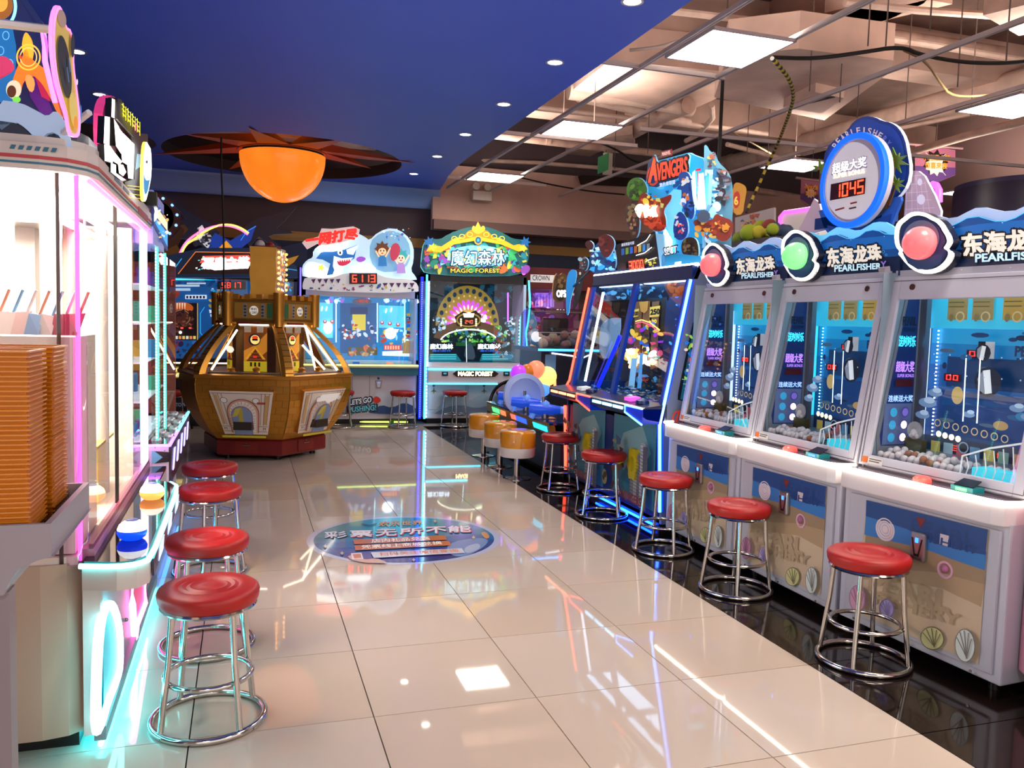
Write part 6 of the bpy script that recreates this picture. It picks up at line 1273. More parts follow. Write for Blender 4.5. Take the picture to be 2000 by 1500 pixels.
b = pxart(1, YF+.49, (0, -1, 0), e=.8)
b.poly('#0e2232', [(836, 548), (1020, 550), (1020, 708), (836, 708)], .3); rblobs(b, 838, 552, 1016, 600, ['#0f3a4a', '#14506a', '#0a1c28', '#1c6a7a', '#102838'], 60, 6, 14, 101, .5)
cx, cy_ = 912, 636
b.ell('#b8943a', cx, cy_, 62, 78, .55, a0=180, a1=360, n=30)
for k in range(13): an = R_(188+k*13.6); b.ell('#1c3a5a', cx+54*math.cos(an), cy_+68*math.sin(an), 4, 5, .4, n=12); b.ell('#d8c06a', cx+46*math.cos(an+.1), cy_+58*math.sin(an+.1), 2, 2.5, .9, n=8)
for k in range(13): an = R_(186+k*14); b.ell('#c84ae8', cx+34*math.cos(an), cy_+42*math.sin(an), 3.4, 9, 1.5, rot=math.degrees(an)+90, n=12); b.ell('#ffb0f8', cx+30*math.cos(an), cy_+36*math.sin(an), 1.6, 5, 2.5, rot=math.degrees(an)+90, n=10)
rblobs(b, 856, 640, 985, 672, ['#3a8a2a', '#6ac04a', '#1c5a2a', '#c8e06a', '#2a6a8a', '#a8d8c0'], 110, 2, 6, 103, .8)
b.ring('#fff2d8', cx, cy_+2, 30, 28, 6, 4, a0=180, a1=360); rblobs(b, 880, 618, 945, 630, ['#fff6e0', '#ffffff', '#ffe8b0'], 30, 2, 6, 102, 3)
b.ring('#7a5438', cx, cy_+30, 70, 40, 14, .45, a0=190, a1=350); b.ring('#fff0d0', cx, cy_+34, 58, 28, 2.5, 3.5, a0=195, a1=345)
b.poly('#3a2614', [(884, 618), (900, 608), (912, 612), (924, 606), (936, 616), (934, 636), (912, 642), (888, 636)], .4); b.ring('#b88a3a', 911, 625, 24, 14, 3, .7); b.poly('#ffe8b8', [(900, 612), (922, 612), (920, 620), (902, 620)], 2.5); b.poly('#1a0808', [(900, 623), (922, 623), (922, 634), (900, 634)], .1); b.digits('240', '#ff5a3a', [(903, 632), (920, 632), (920, 625), (903, 625)], 3)
for x in (896, 925): [b.rect('#ffe0a0', x-1.5, 622+k*4, x+1.5, 625+k*4, 3) for k in range(4)]
b.poly('#1c5a24', [(850, 668), (990, 668), (990, 675), (850, 675)], .5)
for x0 in (834, 926): b.poly('#15101c', [(x0-2, 668), (x0+52, 668), (x0+52, 687), (x0-2, 687)], .1); b.text('魔幻森林', '#e8f6ff', [(x0+2, 681), (x0+46, 681), (x0+46, 671), (x0+2, 671)], 2.5, .05); b.text('魔幻森林', '#2a6ae0', [(x0+6, 686), (x0+42, 686), (x0+42, 683), (x0+6, 683)], 1.2, .03)
for x0 in (836, 936): b.poly('#1c7a8a', [(x0, 690), (x0+50, 690), (x0+60, 704), (x0-5, 704)], .6); [b.line('#6af0f0', [(x0, 692+k*4), (x0+50, 692+k*4)], .8, 1.2) for k in range(3)]
b.poly('#4a5a6a', smooth([(900, 700), (904, 675), (912, 668), (920, 678), (924, 702)], 1), .3); b.line('#e8ffff', [(905, 660), (906, 706)], 1.2, 2)
for x in (848, 856, 986, 996): rblobs(b, x-8, 620, x+10, 650, ['#e8f4f8', '#8fb0c8', '#40586a'], 14, 2, 5, 104+x, .8)
b.line('#b05aff', [(985, 572), (985, 628)], 3, 3); rblobs(b, 960, 640, 1012, 700, ['#a83a2a', '#3a2a2a', '#6a8a9a', '#2a9ac0', '#d8e8f0'], 50, 3, 7, 105, .5)
for k in range(8): b.line('#30708a', [(970+k*4, 685), (995+k*4, 706)], 1, .8)
b.build('play_scene', t, 'lit peacock fan scene with little signs', world=True)
MB().box(xa+.05, xc-.05, YF+.05, YF+.45, .80, .83, M('#1c5a6a', .25, e=.2)).build('coin_bed', t, world=True)
MB().poly([(xa+.04, YF-.005, .83), (xc-.04, YF-.005, .83), (xc-.04, YF-.005, 1.90), (xa+.04, YF-.005, 1.90)], glass('#e8f6ff', .05)).build('pane', t, world=True)
c = pxart(1, YF-.06, (0, -1, 0), e=.5)
o_ = smooth([(822, 530), (824, 495), (828, 475), (838, 465), (860, 468), (880, 455), (905, 446), (935, 440), (962, 446), (985, 456), (1000, 466), (1020, 468), (1032, 480), (1034, 500), (1028, 520), (1022, 538), (930, 540), (850, 536)], 1)
c.plate('#1c6a72', o_, .05, e=.35, ms=M('#8ae0e8', .4, e=.6))
rblobs(c, 830, 478, 1026, 528, ['#1c7a6a', '#2a9ab0', '#6a3a9a', '#0f3a5a', '#c8c84a', '#3ab06a', '#8a4ab0', '#7ad0e0', '#d86a3a'], 170, 4, 12, 111, .7)
c.poly('#7ac8e0', smooth([(868, 500), (885, 485), (930, 478), (975, 485), (990, 505), (975, 518), (930, 522), (885, 518)], 1), .9); rblobs(c, 870, 485, 985, 518, ['#8ad8e8', '#d8e87a', '#e06a4a', '#4ab0d0', '#a8e0c0'], 50, 3, 8, 112, .9)
c.text('魔幻森林', '#14406a', [(878, 520), (984, 519), (984, 488), (878, 489)], .2, .06); c.text('魔幻森林', '#a8f0ff', [(879, 519), (983, 518), (983, 489), (879, 490)], 1.8, .012)
c.text('MAGIC FOREST', '#3a2408', [(877, 534), (975, 534), (975, 524), (877, 524)], 0, .10); c.text('MAGIC FOREST', '#e8c84a', [(878, 533), (974, 533), (974, 525), (878, 525)], 1, .02)
gd = [(830, 492), (838, 478), (860, 482), (885, 466), (930, 458), (975, 466), (1000, 480), (1020, 476), (1028, 488), (1010, 492), (975, 478), (930, 470), (885, 478), (858, 494), (845, 492)]
c.poly('#e0b428', gd, .8); c.poly('#b88a1c', [(895, 470), (912, 452), (930, 446), (950, 452), (968, 470), (930, 462)], .6)
c.poly('#f0c83a', [(931, 434), (937, 446), (931, 458), (925, 446)], .9); c.poly('#e8bc30', smooth([(918, 450), (922, 440), (928, 448), (934, 448), (942, 440), (946, 450), (934, 458), (928, 458)], 1), .9)
for s_ in (-1, 1):
    for k in range(3): c.ring('#f0cc4a', 931+s_*(16+k*15), 459+k*4, 6, 5, 1.6, .9, n=14)
c.ell('#d8ac30', 931, 470, 8, 9, .8); c.ell('#1c5a8a', 931, 470, 5.5, 6.5, .6); c.ell('#3aa0e0', 931, 470, 2.5, 3, 1, n=12)
for x in (836, 1022): c.poly('#1a6ab0', star(x, 474, 12, 6, 7), .6)
c.poly('#f0d040', star(842, 484, 9, 4), 1); c.poly('#f0d040', star(1018, 486, 8, 4), 1)
c.rect('#c8d0d8', 1008, 530, 1020, 538, .3) if False else None
c.build('crown_sign', t, 'jungle picture sign with golden crown', world=True)
# ---- tower machine at left
t = thing('tower_cabinet', 'dark blue cabinet with black wings, lit red marquee and gold name plate', 'arcade machine', (-.6, 8.0, 0))
xa, xc = -1.75, .2
MB().box(xa, xc, YF, YF+.75, .08, .60, M('#101830', .4)).box(xa, xc, YF+.45, YF+.75, .6, 1.85, M('#0d2a4c', .4)).box(xa, xc, YF, YF+.5, 1.82, 1.92, M('#0c0a12', .4)).box(xc-.04, xc, YF, YF+.5, .6, 1.85, M('#12305c', .4)).build('shell', t, world=True)
MB().box(xa+.05, xc-.05, YF+.1, YF+.7, 0, .08, BLACK).build('plinth', t, world=True)
MB().box(xa, xc, YF-.12, YF, .62, .80, M('#2a2010', .4)).build('console', t, world=True)
MB().box(xa, xc, YF-.13, YF-.12, .785, .80, M('#fff2c8', .4, e=4)).build('light_strip', t, world=True)
a = pxart(1, YF-.125, (0, -1, 0), e=.3); a.poly('#b89a1c', [(308, 716), (365, 716), (365, 738), (308, 738)], .5); a.poly('#e8d04a', [(312, 733), (319, 719), (327, 733)], 1); a.text('DEMON', '#fff0a8', [(322, 726), (352, 726), (352, 719), (322, 719)], 1.5, .04); a.text('TOWER', '#fff0a8', [(326, 736), (356, 736), (356, 729), (326, 729)], 1.5, .04); a.build('name_plate', t, 'gold name plate', world=True)
a = pxart(1, YF-.005, (0, -1, 0), e=.12); a.text('DEMON TOWER', '#7a86a8', [(312, 794), (372, 794), (372, 787), (312, 787)], .25, .04); a.line('#3a5a9a', [(305, 782), (330, 782), (336, 775), (360, 775)], 1.5, .3); a.build('lower_print', t, world=True)
b = pxart(1, YF+.44, (0, -1, 0), e=.7)
b.poly('#1266a8', [(300, 545), (580, 545), (580, 700), (300, 700)], .45); b.poly('#30c8f0', [(300, 542), (440, 542), (440, 547), (300, 547)], 2.2)
for k in range(10): b.poly('#0f4a86', [(300+k*16, 549), (308+k*16, 549), (300+k*16, 560), (292+k*16, 560)], .5)
b.ell('#b03a1c', 327, 573, 24, 13, .6); b.ell('#d8703a', 327, 566, 15, 7, .7); b.ell('#e0b040', 327, 561, 8, 4, .8)
for q in ((340, 556, 390, 560), (340, 563, 372, 568), (365, 552, 402, 555)): b.rect('#cfe0ea', *q, .8)
b.rect('#e8eef0', 362, 576, 404, 584, .9); [b.rect('#1c2a4a', 364+k*6.5, 578, 368+k*6.5, 583, .2) for k in range(6)]
b.poly('#1c0f0c', [(322, 592), (386, 592), (386, 664), (322, 664)], .1); b.line('#e8c060', [(322, 592), (322, 664)], 2, 1.2); b.line('#e8c060', [(386, 592), (386, 664)], 1.5, .8)
b.ell('#c85a1c', 354, 602, 24, 12, .9); [b.poly('#f0e0c0', [(345+k*5, 592), (348+k*5, 592), (346.5+k*5, 606)], 1) for k in range(4)]
b.ell('#5a2a1c', 354, 622, 24, 18, .5); b.ring('#b88a5a', 354, 620, 18, 15, 1.2, .7); rblobs(b, 330, 608, 380, 650, ['#7a3a24', '#2a1410', '#a8603a', '#46201a'], 40, 2, 6, 121, .4)
for x in (340, 356, 372): b.rect('#5a0a08', x-4, 638, x+4, 643, .5); b.rect('#ff3a2a', x-2.5, 639, x+2.5, 642, 3)
b.ell('#ff3a2a', 338, 606, 2, 2, 3, n=8); b.ell('#ff3a2a', 338, 614, 2, 2, 3, n=8); b.ell('#fff4d8', 353, 649, 3, 3, 4, n=10)
[b.rect(['#f0c86a', '#f0e0c0', '#e88a4a'][k % 3], 336+k*7, 656, 341+k*7, 662, 1) for k in range(7)]
for q in ([(305, 600), (316, 612), (316, 650), (306, 662)], [(400, 600), (392, 612), (392, 650), (402, 662)]): b.line('#2ab0f0', q, 1.5, 1)
rblobs(b, 305, 668, 390, 700, ['#1c3a6a', '#c8d8e8', '#0f2044', '#8a2a3a', '#3a6aa8'], 50, 2, 7, 122, .6); b.ell('#f4f8ff', 335, 676, 8, 4, 2); b.ell('#f4f8ff', 328, 698, 8, 4, 2)
b.poly('#16080a', [(425, 550), (480, 550), (480, 566), (425, 566)], .1); b.digits('5817', '#ff2a22', [(432, 563), (472, 563), (472, 552), (432, 552)], 4, .3)
rblobs(b, 410, 566, 440, 640, ['#2ac0f0', '#c8a84a', '#1c4a8a', '#e8f0f8'], 40, 2, 6, 123, .7); rblobs(b, 548, 548, 576, 570, ['#2ac0f0', '#c8e8f8', '#c87a3a'], 20, 2, 5, 124, .8)
b.build('play_scene', t, 'orange and blue space tower scene', world=True)
MB().poly([(xa+.03, YF+.02, .80), (xc-.03, YF+.02, .80), (xc-.03, YF+.02, 1.82), (xa+.03, YF+.02, 1.82)], glass('#e8f0ff', .05)).build('pane', t, world=True)
c = pxart(1, YF-.05, (0, -1, 0), e=.25)
c.plate('#12305c', [(300, 530), (300, 500), (330, 498), (378, 488), (392, 484), (500, 484), (530, 490), (580, 520), (582, 542), (300, 542)], .05, e=.2, ms=M('#2a8ad0', .4, e=.5))
c.poly('#2a0f0c', [(348, 535), (382, 492), (510, 494), (520, 535)], .25); c.line('#d8702a', [(348, 535), (382, 492), (510, 494)], 1.5, 1.2)
c.poly('#fff2ea', [(392, 520), (400, 504), (425, 502), (450, 500), (482, 503), (492, 512), (484, 524), (450, 526), (420, 528)], 3.5); c.poly('#ff5a4a', [(390, 514), (396, 500), (486, 498), (494, 512)], .8); c.text('恶魔之塔', '#fff6f0', [(398, 525), (486, 523), (486, 502), (398, 504)], 4, .08)
rblobs(c, 384, 496, 400, 530, ['#7ae0f0', '#ffffff'], 6, 2, 4, 125, 1.5)
c.line('#2aa0e0', [(302, 528), (340, 526), (355, 505)], 1.6, 1); c.line('#2aa0e0', [(520, 500), (560, 525), (580, 528)], 1.6, .8); c.rect('#3a3038', 305, 518, 335, 525, .3)
for q in ([(535, 520), (540, 500), (558, 488), (560, 505), (545, 525)], [(560, 505), (585, 498), (575, 512), (556, 526)]): c.poly('#c8902a', q, .3); c.line('#2a1c10', q, 1, 0)
c.build('marquee', t, 'red lit marquee board with white glowing letters', world=True)
w_ = pxart(1, YF+.02, (0, -1, 0), e=.1); wm_ = M('#7a8ac0', .4, e=.4)
w_.plate('#1a2148', [(332, 393), (380, 420), (410, 436), (430, 455), (420, 475), (395, 480), (372, 468), (352, 466), (368, 448), (352, 430), (365, 428)], .02, e=.08, ms=wm_)
w_.plate('#151a38', [(580, 403), (556, 432), (540, 446), (566, 450), (572, 456), (535, 458), (525, 462), (548, 482), (528, 478), (505, 462), (488, 482), (478, 466), (480, 440), (505, 425), (540, 418)], .02, e=.08, ms=wm_)
w_.poly('#0f3fa8', [(400, 480), (420, 455), (450, 470), (480, 452), (500, 440), (490, 470), (470, 486), (410, 486)], .5)
w_.poly('#e8edf4', wob([(385, 445), (395, 440), (402, 452), (398, 466), (410, 478), (405, 486), (392, 472), (384, 460)], 1.5), .5); rblobs(w_, 378, 440, 412, 482, ['#1c2038', '#dfe4ea', '#5a6480', '#2a2c44'], 26, 2, 6, 126, .25)
w_.poly('#f0a028', [(426, 486), (442, 470), (456, 486)], .7); w_.line('#3a8af0', [(470, 470), (482, 452), (500, 442)], 1.5, .9)
w_.build('wing_cutout', t, 'black and blue winged cutout', world=True)
for r_, c_ in ((0, '#ff5a8a'), (5, '#ffc24a')):
    pts = [(346+r_*.6, 512), (352, 492+r_*.3), (362, 474), (378, 460+r_), (400, 448), (425, 440-r_*.6), (450, 441-r_), (470, 448-r_), (484, 458-r_)]
    MB().tube(smooth([tuple(W(x+r_*.3, y+r_*.5, 1, YF+.01)) for x, y in pts], 2, False), .012, M(c_, .4, e=3.2), 6).build('neon_arc', t, 'pink and amber neon arc', world=True)
# ring with bulbs on the wall, wall paint shapes
t = thing('bulb_ring', 'brown wall ring with blue bulbs behind the left machines', 'decoration', tuple(W(305, 420, 1, 8.75)))
r0 = W(305, 425, 1, 8.78); MB().lathe([(.30, 0), (.30, .05), (.21, .05), (.21, 0)], M('#6e3f1c', .5), 40, r0, (V((1, 0, 0)), V((0, 0, 1)), V((0, -1, 0))), cap=False).build('ring', t, world=True)
MB().lathe([(.21, .005), (0, .005)], M('#1a0c0c', .6), 40, r0, (V((1, 0, 0)), V((0, 0, 1)), V((0, -1, 0)))).build('ring_back', t, world=True)
for k in range(12): an = R_(k*30+10); MB().ball(tuple(r0+V((.255*math.cos(an), -.055, .255*math.sin(an)))), .018, M('#8fb8ff', .4, e=7, ecol='#4a7aff'), 10).build('bulb', t, world=True)
a = pxart(1, 8.84, (0, -1, 0), e=0)
a.poly('#7a4f1c', smooth([(300, 490), (330, 462), (352, 440), (362, 452), (345, 485), (318, 520), (300, 525)], 1)); a.poly('#b8862a', [(300, 500), (345, 478), (360, 500), (330, 520), (300, 530)])
a.poly('#a87c2e', [(525, 452), (560, 455), (600, 458), (600, 466), (545, 464), (530, 458)]); a.poly('#1a2750', [(480, 500), (600, 470), (600, 520), (480, 530)])
a.build('trim_3', None, None, kind='structure')
# ================================================================== left row: bright crane cabinet
L = thing('crane_cabinet', 'long brightly lit white crane cabinet with pink neon corners at left', 'arcade machine', (-1.4, .8, 0))
XA, YA, YB_ = -.90, -.02, 1.62; cream = M('#d6cbc6', .38); white2 = M('#efe8e6', .4)
pk = M('#ff8ae8', .4, e=5.5, ecol='#ff4ad8'); cyn = M('#c8ffff', .4, e=7, ecol='#5af0f4'); inwh = M('#fff2e4', .5, e=.9)
# lower body: rounded near corner
pts = [(-2.2, YA), (-1.02, YA), (-.95, YA+.015), (-.905, YA+.05), (-.885, YA+.11), (-.88, YB_), (-2.2, YB_)]
MB().prism([(x, y, .06) for x, y in pts], (0, 0, .545), M('#b59c8a', .4)).build('lower_body', L, world=True)
MB().prism([(-2.1, .05, 0), (-.93, .05, 0), (-.93, YB_-.05, 0), (-2.1, YB_-.05, 0)], (0, 0, .06), BLACK).build('plinth', L, world=True)
MB().box(-.885, -.865, .02, YB_, .05, .53, M('#9fb6bf', .3)).build('front_panel', L, world=True)
MB().box(-.88, -.845, -.0, YB_, .03, .075, M('#7f8a94', .4)).build('kick_rail', L, world=True)
MB().box(-.905, -.856, -.02, .03, .06, .6, cream).build('corner_post', L, world=True)
MB().tube([(-.862, -.0, .018), (-.862, YB_, .018)], .009, M('#8afcff', .4, e=45, ecol='#30e8f8'), 8).build('floor_light', L, 'cyan light strip along the foot', world=True)
pp = lambda q, X=-.852: [W(x, y, 0, X) for x, y in q]
ov = smooth([(187, 1432), (188, 1330), (192, 1240), (201, 1192), (213, 1178), (224, 1192), (232, 1235), (233, 1300), (226, 1330), (207, 1375), (197, 1412)], 1)
MB().prism([p for p in pp([(210+(x-210)*.97, 1300+(y-1300)*.97) for x, y in ov], -.860)], (.004, 0, 0), M('#17b8c9', .3, e=.5)).build('oval_panel', L, 'cyan backed oval panel', world=True)
MB().tube([tuple(p) for p in pp(ov)], .015, M('#e8ffff', .4, e=7, ecol='#8af6ff'), 8, True).build('neon_oval', L, 'white cyan neon oval', world=True)
pkq = [(258, 1128), (259, 1180), (263, 1246), (266, 1222), (283, 1178), (283, 1128)]
MB().prism(pp(pkq, -.860), (.004, 0, 0), M('#e83a7a', .3, e=.5)).build('pink_panel', L, world=True); MB().tube([tuple(p) for p in pp(pkq)], .013, M('#ffd0ec', .4, e=6, ecol='#ff6ac0'), 8, True).build('neon_loop', L, 'pink neon loop', world=True)
for (y, z) in ((.62, .45), (.62, .40), (.62, .20)): MB().ball((-.862, y, z), .008, STEEL, 8).build('screw', L, world=True)
# counter
cp = [(-.90, -.055), (-.80, -.085), (-.745, -.07), (-.715, -.02), (-.715, 1.12), (-.745, 1.2), (-.80, 1.25), (-.80, YB_), (-.90, YB_)]
MB().prism([(x, y, .535) for x, y in cp], (0, 0, .075), M('#c9c0bc', .35)).build('counter', L, world=True)
MB().prism([(x, y, .610) for x, y in [(-.9, -.045), (-.8, -.075), (-.75, -.06), (-.725, -.015), (-.725, 1.115), (-.75, 1.19), (-.80, 1.24), (-.8, YB_), (-.9, YB_)]], (0, 0, .012), M('#120a1e', .04)).build('counter_top', L, 'glossy black violet counter top', world=True)
MB().tube(smooth([(-.905, -.062, .612), (-.80, -.092, .612), (-.74, -.075, .612), (-.71, -.02, .612), (-.709, .5, .612), (-.709, 1.12, .612), (-.75, 1.22, .612)], 1, False), .009, cyn, 8).build('light_strip', L, 'cyan light strip round the counter', world=True)
MB().box(-.712, -.705, .02, 1.1, .545, .60, M('#3a3044', .3)).build('apron_print', L, world=True)
for y in (.25, .6, .95): MB().prism([(-.704, y-.1, .555), (-.704, y+.06, .555), (-.704, y+.1, .595), (-.704, y-.06, .595)], (.002, 0, 0), M('#b8c8ff', .4, e=1.5)).build('apron_light', L, world=True)
BS = .6
for (y, c1, c2, lb) in ((.20, '#f4f8ff', '#0a3cff', 'white glowing button with blue rim'), (.84, '#fff0dc', '#ff9a4a', 'white glowing button with orange rim')):
    b = MB().lathe([(r*BS, .622+(z-.622)*.75) for r, z in ((.075, .655), (.078, .668), (.068, .688), (.045, .703), (.02, .71), (0, .711))], M(c1, .3, e=2.2), 28, (-.79, y, 0)); bo = b.build('dome_button', L, lb, world=True)
    MB().lathe([(r*BS, .622+(z-.622)*.75) for r, z in ((.05, .622), (.07, .635), (.08, .652), (.077, .668))], M(c2, .3, e=1.8), 28, (-.79, y, 0), cap=False).build('button_rim', bo, world=True); MB().lathe([(r*BS, .6235+(z-.622)*.75) for r, z in ((.035, .7055), (.03, .709), (.012, .7125), (0, .7125))], M('#6a7ac0', .4), 16, (-.79, y, 0)).build('button_mark', bo, world=True)
MB().box(-.91, -.875, YA+.03, YB_, .606, .645, M('#c98aa8', .3)).build('glass_rail', L, 'pink lit bottom rail of the glass', world=True)
MB().box(-.89, -.878, YA+.03, YB_, .645, .66, M('#8a3a5a', .3)).build('glass_rail', L, world=True)
# glass, posts
gl = glass('#fffaf6', .06)
MB().poly([(-.90, .06, .64), (-.90, YB_-.04, .64), (-.90, YB_-.04, 1.78), (-.90, .06, 1.78)], gl).build('front_pane', L, world=True)
MB().poly([(-.95, YA, .62), (-2.2, YA, .62), (-2.2, YA, 1.78), (-.95, YA, 1.78)], gl).build('near_pane', L, world=True)
MB().box(-.905, -.893, .675, .69, .64, 1.78, BLACK).build('pane_joint', L, world=True)
MB().tube([(-.925, .02, .6), (-.925, .02, 1.79)], .034, glass('#ffe8f4', .12), 16).build('corner_tube', L, 'clear corner tube', world=True)
MB().tube([(-.918, .03, .6), (-.918, .03, 1.79)], .007, M('#ff8ae8', .4, e=2.2, ecol='#ff4ad8'), 8).build('neon_tube', L, 'pink neon in the near corner', world=True)
MB().tube([(-.965, .0, .6), (-.965, .0, 1.79)], .006, M('#3a2a2c', .4), 6).build('glass_seal', L, world=True)
MB().tube([(-.90, YB_, .64), (-.90, YB_, 1.78)], .017, M('#fff0ff', .4, e=9, ecol='#ffa8f0'), 10).build('neon_tube', L, 'bright white pink neon at the far corner', world=True)
MB().tube([(-.885, .05, 1.775), (-.885, YB_, 1.775)], .008, M('#ff7ab8', .4, e=2.2), 8).build('neon_tube', L, 'pink line under the cornice', world=True)
# interior
MB().box(-2.2, -.92, 1.35, 1.38, .62, 1.76, M('#fff4ea', .5)).box(-2.2, -2.17, 0, 1.35, .62, 1.76, M('#fff0e4', .5)).box(-2.2, -.92, 0, 1.6, .60, .625, M('#f4e9e0', .5)).build('inner_walls', L, world=True)
MB().box(-2.1, -.98, .06, .10, 1.70, 1.73, M('#fff4e4', .5, e=42)).box(-2.1, -.98, .5, .6, 1.72, 1.75, M('#fff4e4', .5, e=36)).box(-1.0, -.97, .15, 1.3, 1.72, 1.75, M('#fff0dc', .5, e=36)).build('lamp_board', L, 'glaring white inner lamps', world=True)
MB().lathe([(.028, .625), (.028, 1.72)], M('#e0c8a4', .5), 18, (-1.02, .50, 0)).build('chute_column', L, 'beige inner column', world=True)
MB().lathe([(.03, .625), (.03, 1.72)], white2, 18, (-1.0, 1.0, 0)).build('chute_column', L, 'white inner column', world=True)
MB().box(-1.35, -.98, .75, .78, .63, .85, M('#f0d86a', .4, e=.5)).box(-1.35, -.98, .75, 1.2, .84, .85, M('#c9a86a', .4)).tube([(-1.0, .745, .84), (-1.35, .745, .84)], .006, M('#ffd84a', .4, e=4), 6).tube([(-1.0, .745, .70), (-1.35, .745, .70)], .006, M('#ffd84a', .4, e=4), 6).build('prize_bin', L, 'yellow lit inner bin', world=True)
MB().box(-1.3, -1.0, .25, .9, 1.66, 1.70, STEEL).box(-1.18, -1.12, .45, .52, 1.3, 1.66, M('#bfb8b4', .4)).ball((-1.15, .48, 1.28), .07, white2, 14).build('crane_head', L, 'white crane head on its rail', world=True)
MB().box(-1.25, -1.21, .05, .07, 1.0, 1.62, M('#cfc6c4', .4)).build('inner_mast', L, world=True)
MB().ball((-1.32, .16, 1.18), .13, white2, 18).build('round_lamp', L, world=True)
MB().box(-1.35, -.93, .02, .42, .63, 1.30, M('#f6ece4', .5)).build('prize_stage', L, world=True)
rr = random.Random(6)
for k in range(11):
    x = -1.30+k*.034; c_ = rr.choice(['#e8a0b0', '#c84a6a', '#8ab0d8', '#f0d0c8', '#5a8ac8', '#f4e6e0'])
    q = [(x, .0+.04*rr.random(), 1.305), (x+.04, .02, 1.305), (x+.055+rr.uniform(-.01, .01), .05, 1.36+rr.uniform(0, .02)), (x+.01, .04, 1.37)]
    o = MB().prism(q, (0, .02, 0), M(c_, .4)).build('candy_bag', None); tag(o, 'small pastel candy bag behind the near glass of the crane cabinet', 'candy', 'pastel candy bags in the crane cabinet')
for k in range(12):
    x = -1.32+k*.036; o = MB().tube([(x, .07, 1.36), (x+.03, .07, 1.44)], .005, M(['#5a9ac8', '#f0f0f0', '#e8906a'][k % 3], .4), 6).build('straw', None); tag(o, 'slanting coloured straw above the candy bags in the crane cabinet', 'straw', 'slanting straws in the crane cabinet')
area('crane_cabinet_lamp', (-1.45, .7, 1.69), (0, 0, 0), 1.0, 1.2, (1, .93, .84), 70)
# cornice
co = [(-2.2, YA-.03), (-1.0, YA-.03), (-.93, YA-.015), (-.885, YA+.03), (-.865, YA+.10), (-.865, YB_+.02), (-2.2, YB_+.02)]
MB().prism([(x, y, 1.785) for x, y in co], (0, 0, .075), cream).prism([(x+.01 if x > -2 else x, y, 1.86) for x, y in co[:1]+[(a_-.02, b_+.02) for a_, b_ in co[1:-1]]+co[-1:]], (0, 0, .025), cream).build('cornice', L, world=True)
for z0, c_, w_ in ((1.815, '#b8303c', .010), (1.80, '#1f6a86', .006)):
    q = [(x+(.001 if x > -2 else 0), y-.001) for x, y in co[:-1]]; vs = [(x, y, z) for x, y in q for z in (z0, z0+w_)]; 
    vs = [(x+(.0015 if x > -.95 else 0), y-(.0015 if y < .0 else 0), z) for x, y, z in vs]
    MB().add(vs, [[2*i, 2*i+2, 2*i+3, 2*i+1] for i in range(len(q)-1)], M(c_, .4)).build('stripe', L, world=True)
for k in range(6): x = -1.075+k*.021; MB().prism([(x, YA-.032, 1.838), (x+.012, YA-.032, 1.838), (x+.017, YA-.032, 1.850), (x+.005, YA-.032, 1.850)], (0, .003, 0), M('#1f6a86', .4)).build('dash_mark', L, world=True)
for k in range(2): MB().box(-.866, -.863, .42+k*.22, .58+k*.22, 1.838, 1.85, M('#3a6a9a', .4)).build('dash_mark', L, world=True)
MB().box(-.866, -.862, 1.1, 1.45, 1.80, 1.83, M('#a8404a', .4)).build('small_print', L, world=True)
# header bubble and cartoon boards
hd = thing('cartoon_header', 'curved clear header with clouds and orange cartoon boards, top left corner', 'sign', (-1.4, .3, 1.885))
cl = [(-2.2, YA+.02), (-1.05, YA+.02), (-.97, YA+.035), (-.92, YA+.08), (-.90, YA+.16), (-.90, .55), (-2.2, .55)]
MB().prism([(x, y, 1.885) for x, y in cl], (0, 0, .04), M('#10284c', .4)).build('blue_band', hd, world=True)
a = pxart(1, YA+.01, (0, -1, 0), e=.35)
a.plate('#a8c0e0', smooth([(-5, 260), (-5, 195), (40, 200), (75, 218), (92, 228), (108, 215), (122, 228), (135, 262), (142, 300), (128, 296), (118, 265), (98, 256), (74, 276), (50, 250), (28, 236)], 1), .02, e=.3)
a.plate('#12203c', [(0, 236), (28, 240), (50, 254), (74, 280), (98, 262), (116, 270), (126, 296), (60, 286), (0, 278)], .02, e=.05); a.build('cloud_band', hd, world=True)
b = pxart(1, .30, (0, -1, 0), e=.5); 
b.plate('#1c2c6a', smooth([(-20, -30), (45, -10), (75, 30), (100, 70), (118, 150), (128, 230), (120, 260), (-20, 240)], 1), .03, e=.25, ms=M('#c07a9a', .4, e=.6))
b.poly('#1c78c0', [(-20, 30), (22, 40), (32, 90), (30, 200), (-20, 200)], .6); [b.ring('#7ac8f0', x, y, 7, 9, 1.6, .8, n=16) for x, y in ((12, 70), (2, 100), (20, 125))]
b.poly('#5a1c8a', [(50, 140), (80, 160), (105, 220), (85, 230), (60, 190)], .5); b.poly('#c82a5a', [(60, 120), (85, 150), (100, 200), (82, 190)], .6)
b.build('night_board', hd, 'blue and violet back board', world=True)
b = pxart(1, .16, (0, -1, 0), e=.9)
b.plate('#ff7a1c', smooth([(16, 190), (24, 160), (34, 130), (44, 112), (50, 90), (58, 112), (78, 128), (96, 140), (106, 165), (116, 205), (124, 232), (112, 222), (98, 190), (80, 160), (60, 142), (44, 152), (34, 190)], 1), .02, e=.8)
b.plate('#ffb02a', smooth([(46, 68), (52, 62), (60, 74), (64, 96), (60, 118), (48, 116), (42, 92)], 1), .02, e=.9); b.ring('#ffc23a', 56, 112, 24, 26, 3, 1.0); b.ring('#ffd06a', 56, 112, 17, 19, 2, 1.0); b.ell('#e8501c', 40, 112, 3, 4, .8)
